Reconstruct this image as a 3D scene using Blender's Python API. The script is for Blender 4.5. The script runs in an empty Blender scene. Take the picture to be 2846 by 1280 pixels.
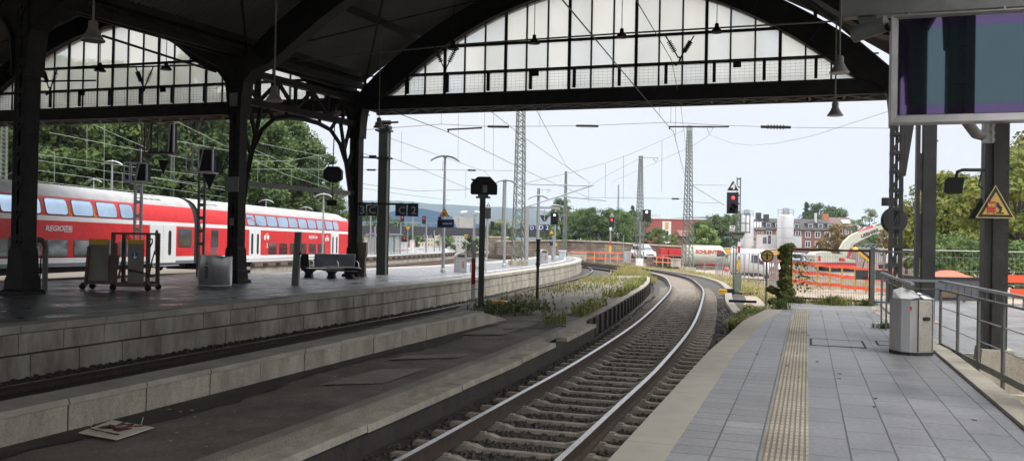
import bpy, math, random
from mathutils import Vector, Matrix
rnd = random.Random(11)
PI = math.pi
scene = bpy.context.scene
COL = scene.collection
rad = math.radians

# ------------------------------------------------------------------ camera
W0, H0, FPX = 2846.0, 1280.0, 2450.0
yaw, pitch, roll = rad(18.55), rad(0.5), rad(1.05)
EYE = Vector((0, 0, 1.7))
cF = Vector((-math.sin(yaw) * math.cos(pitch), math.cos(yaw) * math.cos(pitch), math.sin(pitch)))
cR0 = Vector((math.cos(yaw), math.sin(yaw), 0))
cU0 = cR0.cross(cF)
cR = math.cos(roll) * cR0 + math.sin(roll) * cU0
cU = -math.sin(roll) * cR0 + math.cos(roll) * cU0
cam = bpy.data.cameras.new('camera')
cam.sensor_width = 36; cam.lens = FPX / W0 * 36; cam.clip_start = .05; cam.clip_end = 9000
camo = bpy.data.objects.new('camera', cam); COL.objects.link(camo)
camo.matrix_world = Matrix(((cR.x, cU.x, -cF.x, EYE.x), (cR.y, cU.y, -cF.y, EYE.y), (cR.z, cU.z, -cF.z, EYE.z), (0, 0, 0, 1)))
scene.camera = camo

def P(x, y, z=None, X=None, Y=None, d=None):
    """survey helper: a sight line of the photograph cut with a plane of the place"""
    r = cF + cR * ((x - W0 / 2) / FPX) + cU * ((H0 / 2 - y) / FPX)
    if z is not None: t = (z - EYE.z) / r.z
    elif X is not None: t = X / r.x
    elif Y is not None: t = Y / r.y
    else: t = d
    return EYE + r * t

# ------------------------------------------------------------------ mesh builder
class MB:
    def __init__(s): s.v = []; s.f = []; s.m = []; s.s = []
    def add(s, vs, fs, mi=0, smooth=False):
        o = len(s.v); s.v += [tuple(p) for p in vs]
        s.f += [tuple(i + o for i in f) for f in fs]; s.m += [mi] * len(fs); s.s += [smooth] * len(fs); return s
    def b(s, x0, x1, y0, y1, z0, z1, mi=0):
        return s.add([(x0, y0, z0), (x1, y0, z0), (x1, y1, z0), (x0, y1, z0), (x0, y0, z1), (x1, y0, z1), (x1, y1, z1), (x0, y1, z1)],
                     [(0, 3, 2, 1), (4, 5, 6, 7), (0, 1, 5, 4), (1, 2, 6, 5), (2, 3, 7, 6), (3, 0, 4, 7)], mi)
    def box(s, c, d, rz=0, mi=0, M=None):
        hx, hy, hz = d[0] / 2, d[1] / 2, d[2] / 2
        M = M or Matrix.Rotation(rz, 3, 'Z'); c = Vector(c)
        vs = [c + M @ Vector(p) for p in ((-hx, -hy, -hz), (hx, -hy, -hz), (hx, hy, -hz), (-hx, hy, -hz), (-hx, -hy, hz), (hx, -hy, hz), (hx, hy, hz), (-hx, hy, hz))]
        return s.add(vs, [(0, 3, 2, 1), (4, 5, 6, 7), (0, 1, 5, 4), (1, 2, 6, 5), (2, 3, 7, 6), (3, 0, 4, 7)], mi)
    def bar(s, p, q, w, h, mi=0, up=(0, 0, 1)):
        p, q = Vector(p), Vector(q); t = (q - p).normalized(); u = Vector(up)
        if abs(t.dot(u)) > .98: u = Vector((0, 1, 0))
        a = t.cross(u).normalized() * (w / 2); b_ = a.cross(t).normalized() * (h / 2)
        vs = [p - a - b_, p + a - b_, p + a + b_, p - a + b_, q - a - b_, q + a - b_, q + a + b_, q - a + b_]
        return s.add(vs, [(0, 1, 2, 3), (4, 7, 6, 5), (0, 4, 5, 1), (1, 5, 6, 2), (2, 6, 7, 3), (3, 7, 4, 0)], mi)
    def tube(s, pts, r, n=8, mi=0, cap=True, smooth=True):
        pts = [Vector(p) for p in pts]; N = len(pts); rs = r if isinstance(r, (list, tuple)) else [r] * N
        vs = []; a = None
        for i, p in enumerate(pts):
            t = (pts[min(i + 1, N - 1)] - pts[max(i - 1, 0)]).normalized()
            if a is None:
                u = Vector((0, 0, 1)) if abs(t.z) < .9 else Vector((1, 0, 0)); a = t.cross(u).normalized()
            else: a = (a - t * a.dot(t)).normalized()
            b_ = t.cross(a)
            for k in range(n):
                g = 2 * PI * k / n; vs.append(p + (a * math.cos(g) + b_ * math.sin(g)) * rs[i])
        fs = [(i * n + k, i * n + (k + 1) % n, (i + 1) * n + (k + 1) % n, (i + 1) * n + k) for i in range(N - 1) for k in range(n)]
        s.add(vs, fs, mi, smooth)
        if cap:
            s.add(vs[:n], [tuple(range(n))[::-1]], mi); s.add(vs[-n:], [tuple(range(n))], mi)
        return s
    def lathe(s, prof, n=16, c=(0, 0, 0), mi=0, M=None, sx=1, sy=1, smooth=True):
        c = Vector(c); vs = []
        for r, z in prof:
            for k in range(n):
                g = 2 * PI * k / n; p = Vector((r * math.cos(g) * sx, r * math.sin(g) * sy, z)); vs.append(c + (M @ p if M else p))
        N = len(prof)
        fs = [(i * n + k, i * n + (k + 1) % n, (i + 1) * n + (k + 1) % n, (i + 1) * n + k) for i in range(N - 1) for k in range(n)]
        s.add(vs, fs, mi, smooth)
        if prof[0][0] > 1e-4: s.add(vs[:n], [tuple(range(n))[::-1]], mi)
        if prof[-1][0] > 1e-4: s.add(vs[-n:], [tuple(range(n))], mi)
        return s
    def prism(s, poly, ax, a, b, mi=0):
        """extrude a 2-D outline: ax 'y' -> (x,z), 'x' -> (y,z), 'z' -> (x,y)"""
        def pt(p, t): return (p[0], t, p[1]) if ax == 'y' else ((t, p[0], p[1]) if ax == 'x' else (p[0], p[1], t))
        n = len(poly); vs = [pt(p, a) for p in poly] + [pt(p, b) for p in poly]
        fs = [tuple(range(n))[::-1], tuple(range(n, 2 * n))] + [(i, (i + 1) % n, n + (i + 1) % n, n + i) for i in range(n)]
        return s.add(vs, fs, mi)
    def frame(s, poly, inner, ax, a, b, mi=0):
        n = len(poly)
        for i in range(n):
            j = (i + 1) % n; s.prism([poly[i], poly[j], inner[j], inner[i]], ax, a, b, mi)
        return s
    def sweep(s, path, prof, mi=0, mis=None, closed=True, smooth=False):
        """path: list of (point, side vector); prof: (side, up) outline"""
        n = len(prof); vs = []
        for p, t in path:
            for o, z in prof: vs.append((p[0] + t[0] * o, p[1] + t[1] * o, p[2] + z))
        m = n if closed else n - 1
        for k in range(m):
            fs = [(i * n + k, i * n + (k + 1) % n, (i + 1) * n + (k + 1) % n, (i + 1) * n + k) for i in range(len(path) - 1)]
            off = len(s.v)
            if k == 0: s.v += [tuple(p) for p in vs]; base = off
            s.f += [tuple(i + base for i in f) for f in fs]; s.m += [mis[k] if mis else mi] * len(fs); s.s += [smooth] * len(fs)
        return s
    def build(s, name, mats, parent=None, world=False):
        me = bpy.data.meshes.new(name)
        vs = s.v
        if world and parent is not None:
            inv = XF[root_of(parent).name].inverted(); vs = [inv @ Vector(p) for p in vs]
        me.from_pydata([tuple(p) for p in vs], [], s.f)
        for m in (mats if isinstance(mats, (list, tuple)) else [mats]): me.materials.append(m)
        me.polygons.foreach_set('material_index', s.m); me.polygons.foreach_set('use_smooth', s.s)
        me.update(); o = bpy.data.objects.new(name, me); COL.objects.link(o)
        if parent is not None: o.parent = parent
        return o
XF = {}
def root_of(o):
    while o.parent is not None: o = o.parent
    return o
def tag(o, label=None, cat=None, group=None, kind=None):
    if label: o['label'] = label
    if cat: o['category'] = cat
    if group: o['group'] = group
    if kind: o['kind'] = kind
    return o
def thing(name, label, cat, loc=(0, 0, 0), rz=0, group=None):
    o = bpy.data.objects.new(name, None); COL.objects.link(o); o.empty_display_size = .2
    o.location = loc; o.rotation_euler = (0, 0, rz); tag(o, label, cat, group)
    XF[o.name] = Matrix.Translation(Vector(loc)) @ Matrix.Rotation(rz, 4, 'Z')
    return o
def solo(name, mb, mats, label, cat, group=None, kind=None):
    return tag(mb.build(name, mats), label, cat, group, kind)
def struct(name, mb, mats): return tag(mb.build(name, mats), kind='structure')
def dup(root, loc, rz=0, label=None, group=None, scale=None):
    r = root.copy(); COL.objects.link(r); r.location = loc; r.rotation_euler = (0, 0, rz)
    if label: r['label'] = label
    if group: r['group'] = group
    if scale: r.scale = scale if isinstance(scale, (tuple, list)) else (scale,) * 3
    XF[r.name] = Matrix.Translation(Vector(loc)) @ Matrix.Rotation(rz, 4, 'Z')
    for ch in list(root.children):
        c = ch.copy(); COL.objects.link(c); c.parent = r
        for g in list(ch.children):
            d = g.copy(); COL.objects.link(d); d.parent = c
    return r
def text(body, size, mat, parent, loc, rot=(PI / 2, 0, 0), name='lettering', bold=0.0, align='CENTER', sx=1, shear=0):
    cu = bpy.data.curves.new('t', 'FONT'); cu.body = body; cu.size = size; cu.align_x = align; cu.align_y = 'CENTER'
    cu.extrude = .002; cu.offset = bold * size; cu.shear = shear; cu.resolution_u = 3
    t = bpy.data.objects.new('t', cu); COL.objects.link(t)
    bpy.context.view_layer.update()
    me = bpy.data.meshes.new_from_object(t.evaluated_get(bpy.context.evaluated_depsgraph_get()))
    bpy.data.objects.remove(t); bpy.data.curves.remove(cu)
    me.name = name; me.materials.clear(); me.materials.append(mat)
    o = bpy.data.objects.new(name, me); COL.objects.link(o); o.location = loc; o.rotation_euler = rot; o.scale = (sx, 1, 1)
    if parent is not None: o.parent = parent
    return o

# ------------------------------------------------------------------ materials
MATS = {}
def nt(m): m.use_nodes = True; t = m.node_tree; return t, t.nodes, t.links
def M(name, col, rough=.6, metal=0., col2=None, ns=1.5, bump=0., bs=30., spec=.5, rough2=None, streak=None, fine=0.0, emit=None, det=6.):
    m = bpy.data.materials.new(name); t, N, L = nt(m); B = N['Principled BSDF']
    B.inputs['Base Color'].default_value = (*col, 1); B.inputs['Roughness'].default_value = rough
    B.inputs['Metallic'].default_value = metal; B.inputs['Specular IOR Level'].default_value = spec
    geo = N.new('ShaderNodeNewGeometry')
    if col2 is None: col2 = tuple(c * .72 for c in col)
    nz = N.new('ShaderNodeTexNoise'); nz.inputs['Scale'].default_value = ns; nz.inputs['Detail'].default_value = det
    nz.inputs['Roughness'].default_value = .65
    src = geo.outputs['Position']
    if streak:
        mp = N.new('ShaderNodeMapping'); mp.inputs['Scale'].default_value = (1, 1, streak); L.new(src, mp.inputs[0]); src = mp.outputs[0]
    L.new(src, nz.inputs['Vector'])
    rp = N.new('ShaderNodeValToRGB'); rp.color_ramp.elements[0].position = .34; rp.color_ramp.elements[1].position = .66
    rp.color_ramp.elements[0].color = (*col2, 1); rp.color_ramp.elements[1].color = (*col, 1)
    L.new(nz.outputs['Fac'], rp.inputs[0]); out = rp.outputs[0]
    if fine:
        n2 = N.new('ShaderNodeTexNoise'); n2.inputs['Scale'].default_value = bs; n2.inputs['Detail'].default_value = 3
        L.new(geo.outputs['Position'], n2.inputs['Vector'])
        mr = N.new('ShaderNodeMapRange'); mr.inputs[1].default_value = .3; mr.inputs[2].default_value = .7
        mr.inputs[3].default_value = 1 - fine; mr.inputs[4].default_value = 1 + fine; L.new(n2.outputs['Fac'], mr.inputs[0])
        mx = N.new('ShaderNodeVectorMath'); mx.operation = 'SCALE'; L.new(out, mx.inputs[0]); L.new(mr.outputs[0], mx.inputs['Scale']); out = mx.outputs[0]
    L.new(out, B.inputs['Base Color'])
    if rough2 is not None:
        mr = N.new('ShaderNodeMapRange'); mr.inputs[1].default_value = .35; mr.inputs[2].default_value = .65
        mr.inputs[3].default_value = rough2; mr.inputs[4].default_value = rough; L.new(nz.outputs['Fac'], mr.inputs[0]); L.new(mr.outputs[0], B.inputs['Roughness'])
    if bump:
        nb = N.new('ShaderNodeTexNoise'); nb.inputs['Scale'].default_value = bs; nb.inputs['Detail'].default_value = 4
        L.new(geo.outputs['Position'], nb.inputs['Vector'])
        bp = N.new('ShaderNodeBump'); bp.inputs['Strength'].default_value = bump; bp.inputs['Distance'].default_value = .02
        L.new(nb.outputs['Fac'], bp.inputs['Height']); L.new(bp.outputs[0], B.inputs['Normal'])
    if emit:
        B.inputs['Emission Color'].default_value = (*emit[:3], 1); B.inputs['Emission Strength'].default_value = emit[3]
    MATS[name] = m; return m

m_iron = M('dark_iron', (.022, .019, .017), .6, col2=(.011, .010, .009), spec=.2, ns=3, bump=.3, bs=25)
m_ironb = M('rusty_iron', (.03, .024, .02), .65, col2=(.016, .013, .011), spec=.2, ns=2, bump=.3, bs=25)
m_irong = M('grey_painted_iron', (.034, .032, .030), .55, col2=(.017, .016, .015), ns=2.5, fine=.3, bump=.2, bs=30)
m_girder = M('grey_girder', (.16, .165, .16), .55, col2=(.11, .11, .105), ns=3)
m_roof = M('corrugated_sheet', (.11, .108, .102), .6, col2=(.07, .068, .064), ns=.5)
m_conc = M('concrete_block', (.52, .475, .39), .85, col2=(.22, .19, .15), ns=1.6, bump=.25, bs=45, fine=.12, streak=.35)
m_conc_d = M('concrete_dirty', (.54, .485, .395), .85, col2=(.31, .275, .22), ns=2.2, bump=.3, bs=40, fine=.15, streak=.4)
m_cope = M('coping_concrete', (.47, .43, .355), .8, col2=(.30, .27, .22), ns=1.2, bump=.2, bs=60, fine=.1)
m_joint = M('dark_joint', (.035, .033, .03), .9)
m_asph = M('old_asphalt', (.235, .20, .165), .85, col2=(.115, .098, .08), ns=1.1, bump=.5, bs=35, fine=.25)
m_asph2 = M('asphalt_patch', (.34, .30, .25), .85, col2=(.22, .195, .16), ns=1.2, bump=.4, bs=40, fine=.2)
m_mud = M('wet_dirt', (.072, .062, .052), .8, col2=(.042, .036, .03), ns=3, bump=.5, bs=20)
m_ballast = M('ballast_stone', (.062, .053, .046), .85, col2=(.028, .024, .021), ns=9, bump=1.0, bs=16, fine=.35)
m_ballast_b = M('ballast_brown', (.21, .17, .135), .9, col2=(.12, .098, .078), ns=5, bump=.9, bs=14, fine=.3)
m_stone = M('broken_stone', (.085, .073, .063), .8, col2=(.032, .028, .025), ns=14, fine=.3)
m_sleeper = M('sleeper_concrete', (.36, .32, .27), .85, col2=(.24, .205, .17), ns=5, bump=.3, bs=50, fine=.15)
m_railtop = M('polished_rail', (.54, .52, .50), .26, 1., col2=(.40, .375, .35), ns=8)
m_rail = M('rail_rust', (.075, .05, .038), .75, col2=(.04, .028, .022), ns=6)
m_railr = M('rail_red_rust', (.17, .085, .055), .8, col2=(.09, .045, .03), ns=3)
m_dirt = M('site_dirt', (.33, .275, .215), .95, col2=(.235, .19, .145), ns=.35, bump=.5, bs=6, fine=.12)
m_dirtd = M('excavated_earth', (.22, .165, .115), .95, col2=(.13, .095, .066), ns=.8, bump=.6, bs=5, fine=.2)
m_ground = M('ground_soil', (.17, .145, .115), .95, col2=(.11, .092, .07), ns=.2, bump=.4, bs=4, fine=.15)
m_white = M('white_paint', (.70, .70, .71), .45, col2=(.68, .68, .66), ns=2)
m_silo = M('silo_white', (.56, .56, .585), .45, col2=(.49, .49, .51), ns=.8)
m_wline = M('white_line', (.72, .72, .70), .7, col2=(.5, .5, .48), ns=3)
m_black = M('black_paint', (.016, .016, .018), .5)
m_blackm = M('matt_black', (.012, .012, .013), .75)
m_grey = M('grey_metal', (.33, .34, .35), .45, .3, col2=(.25, .26, .27), ns=3)
m_galv = M('galvanised', (.42, .43, .44), .42, .55, col2=(.32, .33, .34), ns=6)
m_steel = M('brushed_steel', (.60, .60, .59), .38, .55, col2=(.45, .44, .42), ns=4, streak=.15)
m_steelp = M('dirty_steel_panel', (.47, .43, .38), .5, .5, col2=(.36, .32, .27), ns=4, fine=.12, bs=60)
m_green = M('mast_green', (.155, .18, .145), .55, col2=(.10, .12, .095), ns=2)
m_greend = M('column_green', (.075, .088, .066), .5, col2=(.05, .058, .044), ns=2)
m_red = M('train_red', (.62, .018, .018), .38, col2=(.54, .015, .016), spec=.35, fine=.08, bs=3, ns=1.5)
m_tgrey = M('train_roof', (.40, .395, .40), .55, col2=(.30, .295, .295), ns=.9, fine=.08)
m_tsk = M('train_skirt', (.12, .125, .13), .6)
m_twin = M('train_glass', (.54, .68, .82), .05, .95, col2=(.42, .54, .68), ns=.6)
m_tdark = M('train_underside', (.012, .011, .01), .8)
m_twinl = M('train_glass_lower', (.22, .25, .26), .06, .85, col2=(.10, .11, .12), ns=1.2)
m_rubber = M('rubber', (.015, .015, .016), .8)
m_orange = M('barrier_orange', (.85, .11, .035), .5, col2=(.72, .085, .03), ns=2)
m_yellow = M('yellow_paint', (.72, .42, .02), .5, col2=(.58, .33, .02), ns=2)
m_ochre = M('ochre_post', (.62, .40, .10), .7, col2=(.48, .30, .08), ns=3)
m_sred = M('sign_red', (.55, .03, .03), .5, col2=(.42, .03, .03), ns=5)
m_blue = M('sign_blue', (.018, .022, .11), .35, col2=(.014, .017, .085), ns=2)
m_dblue = M('sign_dark_blue', (.010, .011, .028), .45)
m_letter = M('grey_letter', (.42, .42, .44), .6)
m_brick = None
m_wood = M('weathered_brown', (.17, .125, .085), .7, col2=(.12, .085, .058), ns=3)
m_plastic = M('clear_plastic', (.6, .64, .66), .25)
def brick_mat(name, c1, c2, mort, sc=1.0, spots=0, rot=None, bw=.5, rh=.25, ms=.02, off=.5, rough=.85, rough2=None, vary=.5, bump=.2):
    m = bpy.data.materials.new(name); t, N, L = nt(m); B = N['Principled BSDF']
    geo = N.new('ShaderNodeNewGeometry'); mp = N.new('ShaderNodeMapping')
    if rot: mp.inputs['Rotation'].default_value = rot
    L.new(geo.outputs['Position'], mp.inputs[0])
    br = N.new('ShaderNodeTexBrick'); br.inputs['Scale'].default_value = sc; br.inputs['Color1'].default_value = (*c1, 1); br.inputs['Color2'].default_value = (*c2, 1)
    br.inputs['Mortar'].default_value = (*mort, 1); br.inputs['Brick Width'].default_value = bw; br.inputs['Row Height'].default_value = rh
    br.inputs['Mortar Size'].default_value = ms; br.inputs['Mortar Smooth'].default_value = .3; br.offset = off
    L.new(mp.outputs[0], br.inputs['Vector'])
    nz = N.new('ShaderNodeTexNoise'); nz.inputs['Scale'].default_value = 1.1; nz.inputs['Detail'].default_value = 6; L.new(geo.outputs['Position'], nz.inputs['Vector'])
    n2 = N.new('ShaderNodeTexNoise'); n2.inputs['Scale'].default_value = 22; n2.inputs['Detail'].default_value = 5; L.new(geo.outputs['Position'], n2.inputs['Vector'])
    mr = N.new('ShaderNodeMapRange'); mr.inputs[1].default_value = .3; mr.inputs[2].default_value = .7; mr.inputs[3].default_value = 1 - vary / 2; mr.inputs[4].default_value = 1 + vary / 2
    L.new(nz.outputs['Fac'], mr.inputs[0])
    mr2 = N.new('ShaderNodeMapRange'); mr2.inputs[1].default_value = .3; mr2.inputs[2].default_value = .7; mr2.inputs[3].default_value = .86; mr2.inputs[4].default_value = 1.12
    L.new(n2.outputs['Fac'], mr2.inputs[0])
    mu = N.new('ShaderNodeMath'); mu.operation = 'MULTIPLY'; L.new(mr.outputs[0], mu.inputs[0]); L.new(mr2.outputs[0], mu.inputs[1])
    vm = N.new('ShaderNodeVectorMath'); vm.operation = 'SCALE'; L.new(br.outputs['Color'], vm.inputs[0]); L.new(mu.outputs[0], vm.inputs['Scale'])
    outc = vm.outputs[0]
    if spots:
        vo = N.new('ShaderNodeTexVoronoi'); vo.inputs['Scale'].default_value = 3.2; L.new(geo.outputs['Position'], vo.inputs['Vector'])
        m4 = N.new('ShaderNodeMapRange'); m4.inputs[1].default_value = .05; m4.inputs[2].default_value = .085; m4.inputs[3].default_value = 1 - spots; m4.inputs[4].default_value = 1; L.new(vo.outputs['Distance'], m4.inputs[0])
        n5 = N.new('ShaderNodeTexNoise'); n5.inputs['Scale'].default_value = .55; n5.inputs['Detail'].default_value = 8; n5.inputs['Roughness'].default_value = .75; L.new(geo.outputs['Position'], n5.inputs['Vector'])
        m5 = N.new('ShaderNodeMapRange'); m5.inputs[1].default_value = .35; m5.inputs[2].default_value = .62; m5.inputs[3].default_value = .80; m5.inputs[4].default_value = 1.05; L.new(n5.outputs['Fac'], m5.inputs[0])
        mm = N.new('ShaderNodeMath'); mm.operation = 'MULTIPLY'; L.new(m4.outputs[0], mm.inputs[0]); L.new(m5.outputs[0], mm.inputs[1])
        v2 = N.new('ShaderNodeVectorMath'); v2.operation = 'SCALE'; L.new(outc, v2.inputs[0]); L.new(mm.outputs[0], v2.inputs['Scale']); outc = v2.outputs[0]
    L.new(outc, B.inputs['Base Color']); B.inputs['Roughness'].default_value = rough
    if rough2 is not None:
        m3 = N.new('ShaderNodeMapRange'); m3.inputs[1].default_value = .38; m3.inputs[2].default_value = .62; m3.inputs[3].default_value = rough2; m3.inputs[4].default_value = rough
        L.new(nz.outputs['Fac'], m3.inputs[0]); L.new(m3.outputs[0], B.inputs['Roughness'])
    bp = N.new('ShaderNodeBump'); bp.inputs['Strength'].default_value = bump; bp.inputs['Distance'].default_value = .006
    inv = N.new('ShaderNodeMath'); inv.operation = 'SUBTRACT'; inv.inputs[0].default_value = 1; L.new(br.outputs['Fac'], inv.inputs[1]); L.new(inv.outputs[0], bp.inputs['Height'])
    L.new(bp.outputs[0], B.inputs['Normal'])
    MATS[name] = m; return m
m_tile = brick_mat('platform_paving', (.262, .262, .275), (.222, .224, .236), (.08, .078, .075), rot=(0, 0, PI / 2), bw=.72, rh=.355, ms=.009, rough=.52, rough2=.36, vary=.25, spots=.35)
m_tiles = brick_mat('platform_small_paving', (.285, .283, .29), (.235, .234, .242), (.09, .088, .083), rot=(0, 0, PI / 2), bw=.30, rh=.355, ms=.009, off=0., rough=.55, rough2=.40, vary=.25, spots=.35)
m_plat2 = brick_mat('wet_paving', (.155, .153, .157), (.13, .13, .133), (.06, .06, .06), rot=(0, 0, PI / 2), bw=.6, rh=.6, ms=.012, off=.5, rough=.52, rough2=.24, vary=.4, bump=.1)
m_plat2.node_tree.nodes['Principled BSDF'].inputs['Specular IOR Level'].default_value = .5
m_stonewall = brick_mat('rubble_wall', (.25, .20, .155), (.175, .14, .11), (.13, .112, .095), rot=(PI / 2, 0, 0), bw=.9, rh=.38, ms=.04, vary=.7)
m_brickr = brick_mat('red_brick', (.235, .085, .06), (.185, .066, .048), (.2, .16, .135), rot=(PI / 2, 0, 0), bw=.5, rh=.16, ms=.02, vary=.3)
m_brickm = M('brown_red_facade', (.33, .085, .07), .8, col2=(.28, .07, .06), ns=.6)
def ribmat(name, c1, c2, scale, axis):
    m = bpy.data.materials.new(name); t, N, L = nt(m); B = N['Principled BSDF']; geo = N.new('ShaderNodeNewGeometry')
    wv = N.new('ShaderNodeTexWave'); wv.bands_direction = axis; wv.inputs['Scale'].default_value = scale; wv.inputs['Distortion'].default_value = 0
    L.new(geo.outputs['Position'], wv.inputs['Vector'])
    nz = N.new('ShaderNodeTexNoise'); nz.inputs['Scale'].default_value = 3; nz.inputs['Detail'].default_value = 6; L.new(geo.outputs['Position'], nz.inputs['Vector'])
    ad = N.new('ShaderNodeMath'); ad.operation = 'MULTIPLY_ADD'; ad.inputs[1].default_value = .45; L.new(wv.outputs['Fac'], ad.inputs[0])
    ml = N.new('ShaderNodeMath'); ml.operation = 'MULTIPLY'; ml.inputs[1].default_value = .75; L.new(nz.outputs['Fac'], ml.inputs[0]); L.new(ml.outputs[0], ad.inputs[2])
    rp = N.new('ShaderNodeValToRGB'); rp.color_ramp.elements[0].color = (*c2, 1); rp.color_ramp.elements[1].color = (*c1, 1); rp.color_ramp.elements[0].position = .2; rp.color_ramp.elements[1].position = .75
    L.new(ad.outputs[0], rp.inputs[0]); L.new(rp.outputs[0], B.inputs['Base Color']); B.inputs['Roughness'].default_value = .8
    bp = N.new('ShaderNodeBump'); bp.inputs['Strength'].default_value = .6; bp.inputs['Distance'].default_value = .01; L.new(wv.outputs['Fac'], bp.inputs['Height']); L.new(bp.outputs[0], B.inputs['Normal'])
    MATS[name] = m; return m
m_tact = brick_mat('tactile_paving', (.43, .385, .305), (.37, .33, .26), (.20, .172, .13), bw=.045, rh=.15, ms=.011, off=0., rough=.75, vary=.45, bump=.8)
m_edge = ribmat('ribbed_edge_slab', (.44, .41, .35), (.30, .275, .23), 14., 'Y')

def leaf_mat(name, c1, c2, c3, sc=.6, trans=.35):
    m = bpy.data.materials.new(name); t, N, L = nt(m); B = N['Principled BSDF']; out = N['Material Output']
    geo = N.new('ShaderNodeNewGeometry'); nz = N.new('ShaderNodeTexNoise'); nz.inputs['Scale'].default_value = sc; nz.inputs['Detail'].default_value = 5
    nz.inputs['Roughness'].default_value = .75
    L.new(geo.outputs['Position'], nz.inputs['Vector'])
    rp = N.new('ShaderNodeValToRGB'); e = rp.color_ramp.elements; e[0].position = .33; e[0].color = (*c1, 1); e[1].position = .68; e[1].color = (*c3, 1)
    k = e.new(.5); k.color = (*c2, 1); L.new(nz.outputs['Fac'], rp.inputs[0])
    L.new(rp.outputs[0], B.inputs['Base Color']); B.inputs['Roughness'].default_value = .6; B.inputs['Specular IOR Level'].default_value = .3
    tr = N.new('ShaderNodeBsdfTranslucent'); L.new(rp.outputs[0], tr.inputs[0]); mx = N.new('ShaderNodeMixShader'); mx.inputs[0].default_value = trans
    L.new(B.outputs[0], mx.inputs[1]); L.new(tr.outputs[0], mx.inputs[2]); L.new(mx.outputs[0], out.inputs['Surface'])
    MATS[name] = m; return m
m_leafd = leaf_mat('dark_leaves', (.045, .075, .026), (.085, .13, .042), (.16, .20, .055), .45)
m_leafm = leaf_mat('green_leaves', (.062, .11, .036), (.11, .17, .05), (.19, .24, .065), .5)
m_leafy = leaf_mat('yellowing_leaves', (.10, .13, .03), (.18, .21, .045), (.33, .30, .06), .7)
m_leafo = leaf_mat('russet_leaves', (.12, .10, .035), (.2, .14, .045), (.28, .17, .05), .8)
m_leafl = leaf_mat('pale_leaves', (.13, .19, .06), (.19, .26, .08), (.25, .31, .10), .8)
m_weed = leaf_mat('weeds', (.13, .17, .045), (.24, .26, .075), (.40, .36, .13), .9, .3)
m_weedd = leaf_mat('weeds_dark', (.065, .095, .028), (.12, .155, .045), (.21, .20, .07), 1.5, .3)
m_dry = leaf_mat('dry_grass', (.34, .24, .10), (.45, .34, .15), (.30, .27, .10), .8, .3)
m_bark = M('bark', (.07, .055, .042), .9, col2=(.04, .03, .024), ns=5, streak=.2, bump=.5, bs=12)
def glass_mat(name, tint, trans, rough=.4, dcol=None, dirt=0):
    m = bpy.data.materials.new(name); t, N, L = nt(m); out = N['Material Output']; N.remove(N['Principled BSDF'])
    a = N.new('ShaderNodeBsdfTransparent'); a.inputs[0].default_value = (*tint, 1)
    b = N.new('ShaderNodeBsdfTranslucent'); b.inputs[0].default_value = (*(dcol or tint), 1)
    mx = N.new('ShaderNodeMixShader'); mx.inputs[0].default_value = 1 - trans
    if dirt:
        geo = N.new('ShaderNodeNewGeometry'); nz = N.new('ShaderNodeTexNoise'); nz.inputs['Scale'].default_value = .8; nz.inputs['Detail'].default_value = 6
        mp = N.new('ShaderNodeMapping'); mp.inputs['Scale'].default_value = (1, 1, .35); L.new(geo.outputs['Position'], mp.inputs[0]); L.new(mp.outputs[0], nz.inputs['Vector'])
        rp = N.new('ShaderNodeValToRGB'); rp.color_ramp.elements[0].position = .3; rp.color_ramp.elements[1].position = .7
        rp.color_ramp.elements[0].color = (tint[0] * (1 - dirt), tint[1] * (1 - dirt * 1.02), tint[2] * (1 - dirt * 1.25), 1); rp.color_ramp.elements[1].color = (*tint, 1)
        L.new(nz.outputs['Fac'], rp.inputs[0]); L.new(rp.outputs[0], a.inputs[0]); L.new(rp.outputs[0], b.inputs[0])
    L.new(a.outputs[0], mx.inputs[1]); L.new(b.outputs[0], mx.inputs[2]); L.new(mx.outputs[0], out.inputs['Surface'])
    MATS[name] = m; return m
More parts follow.
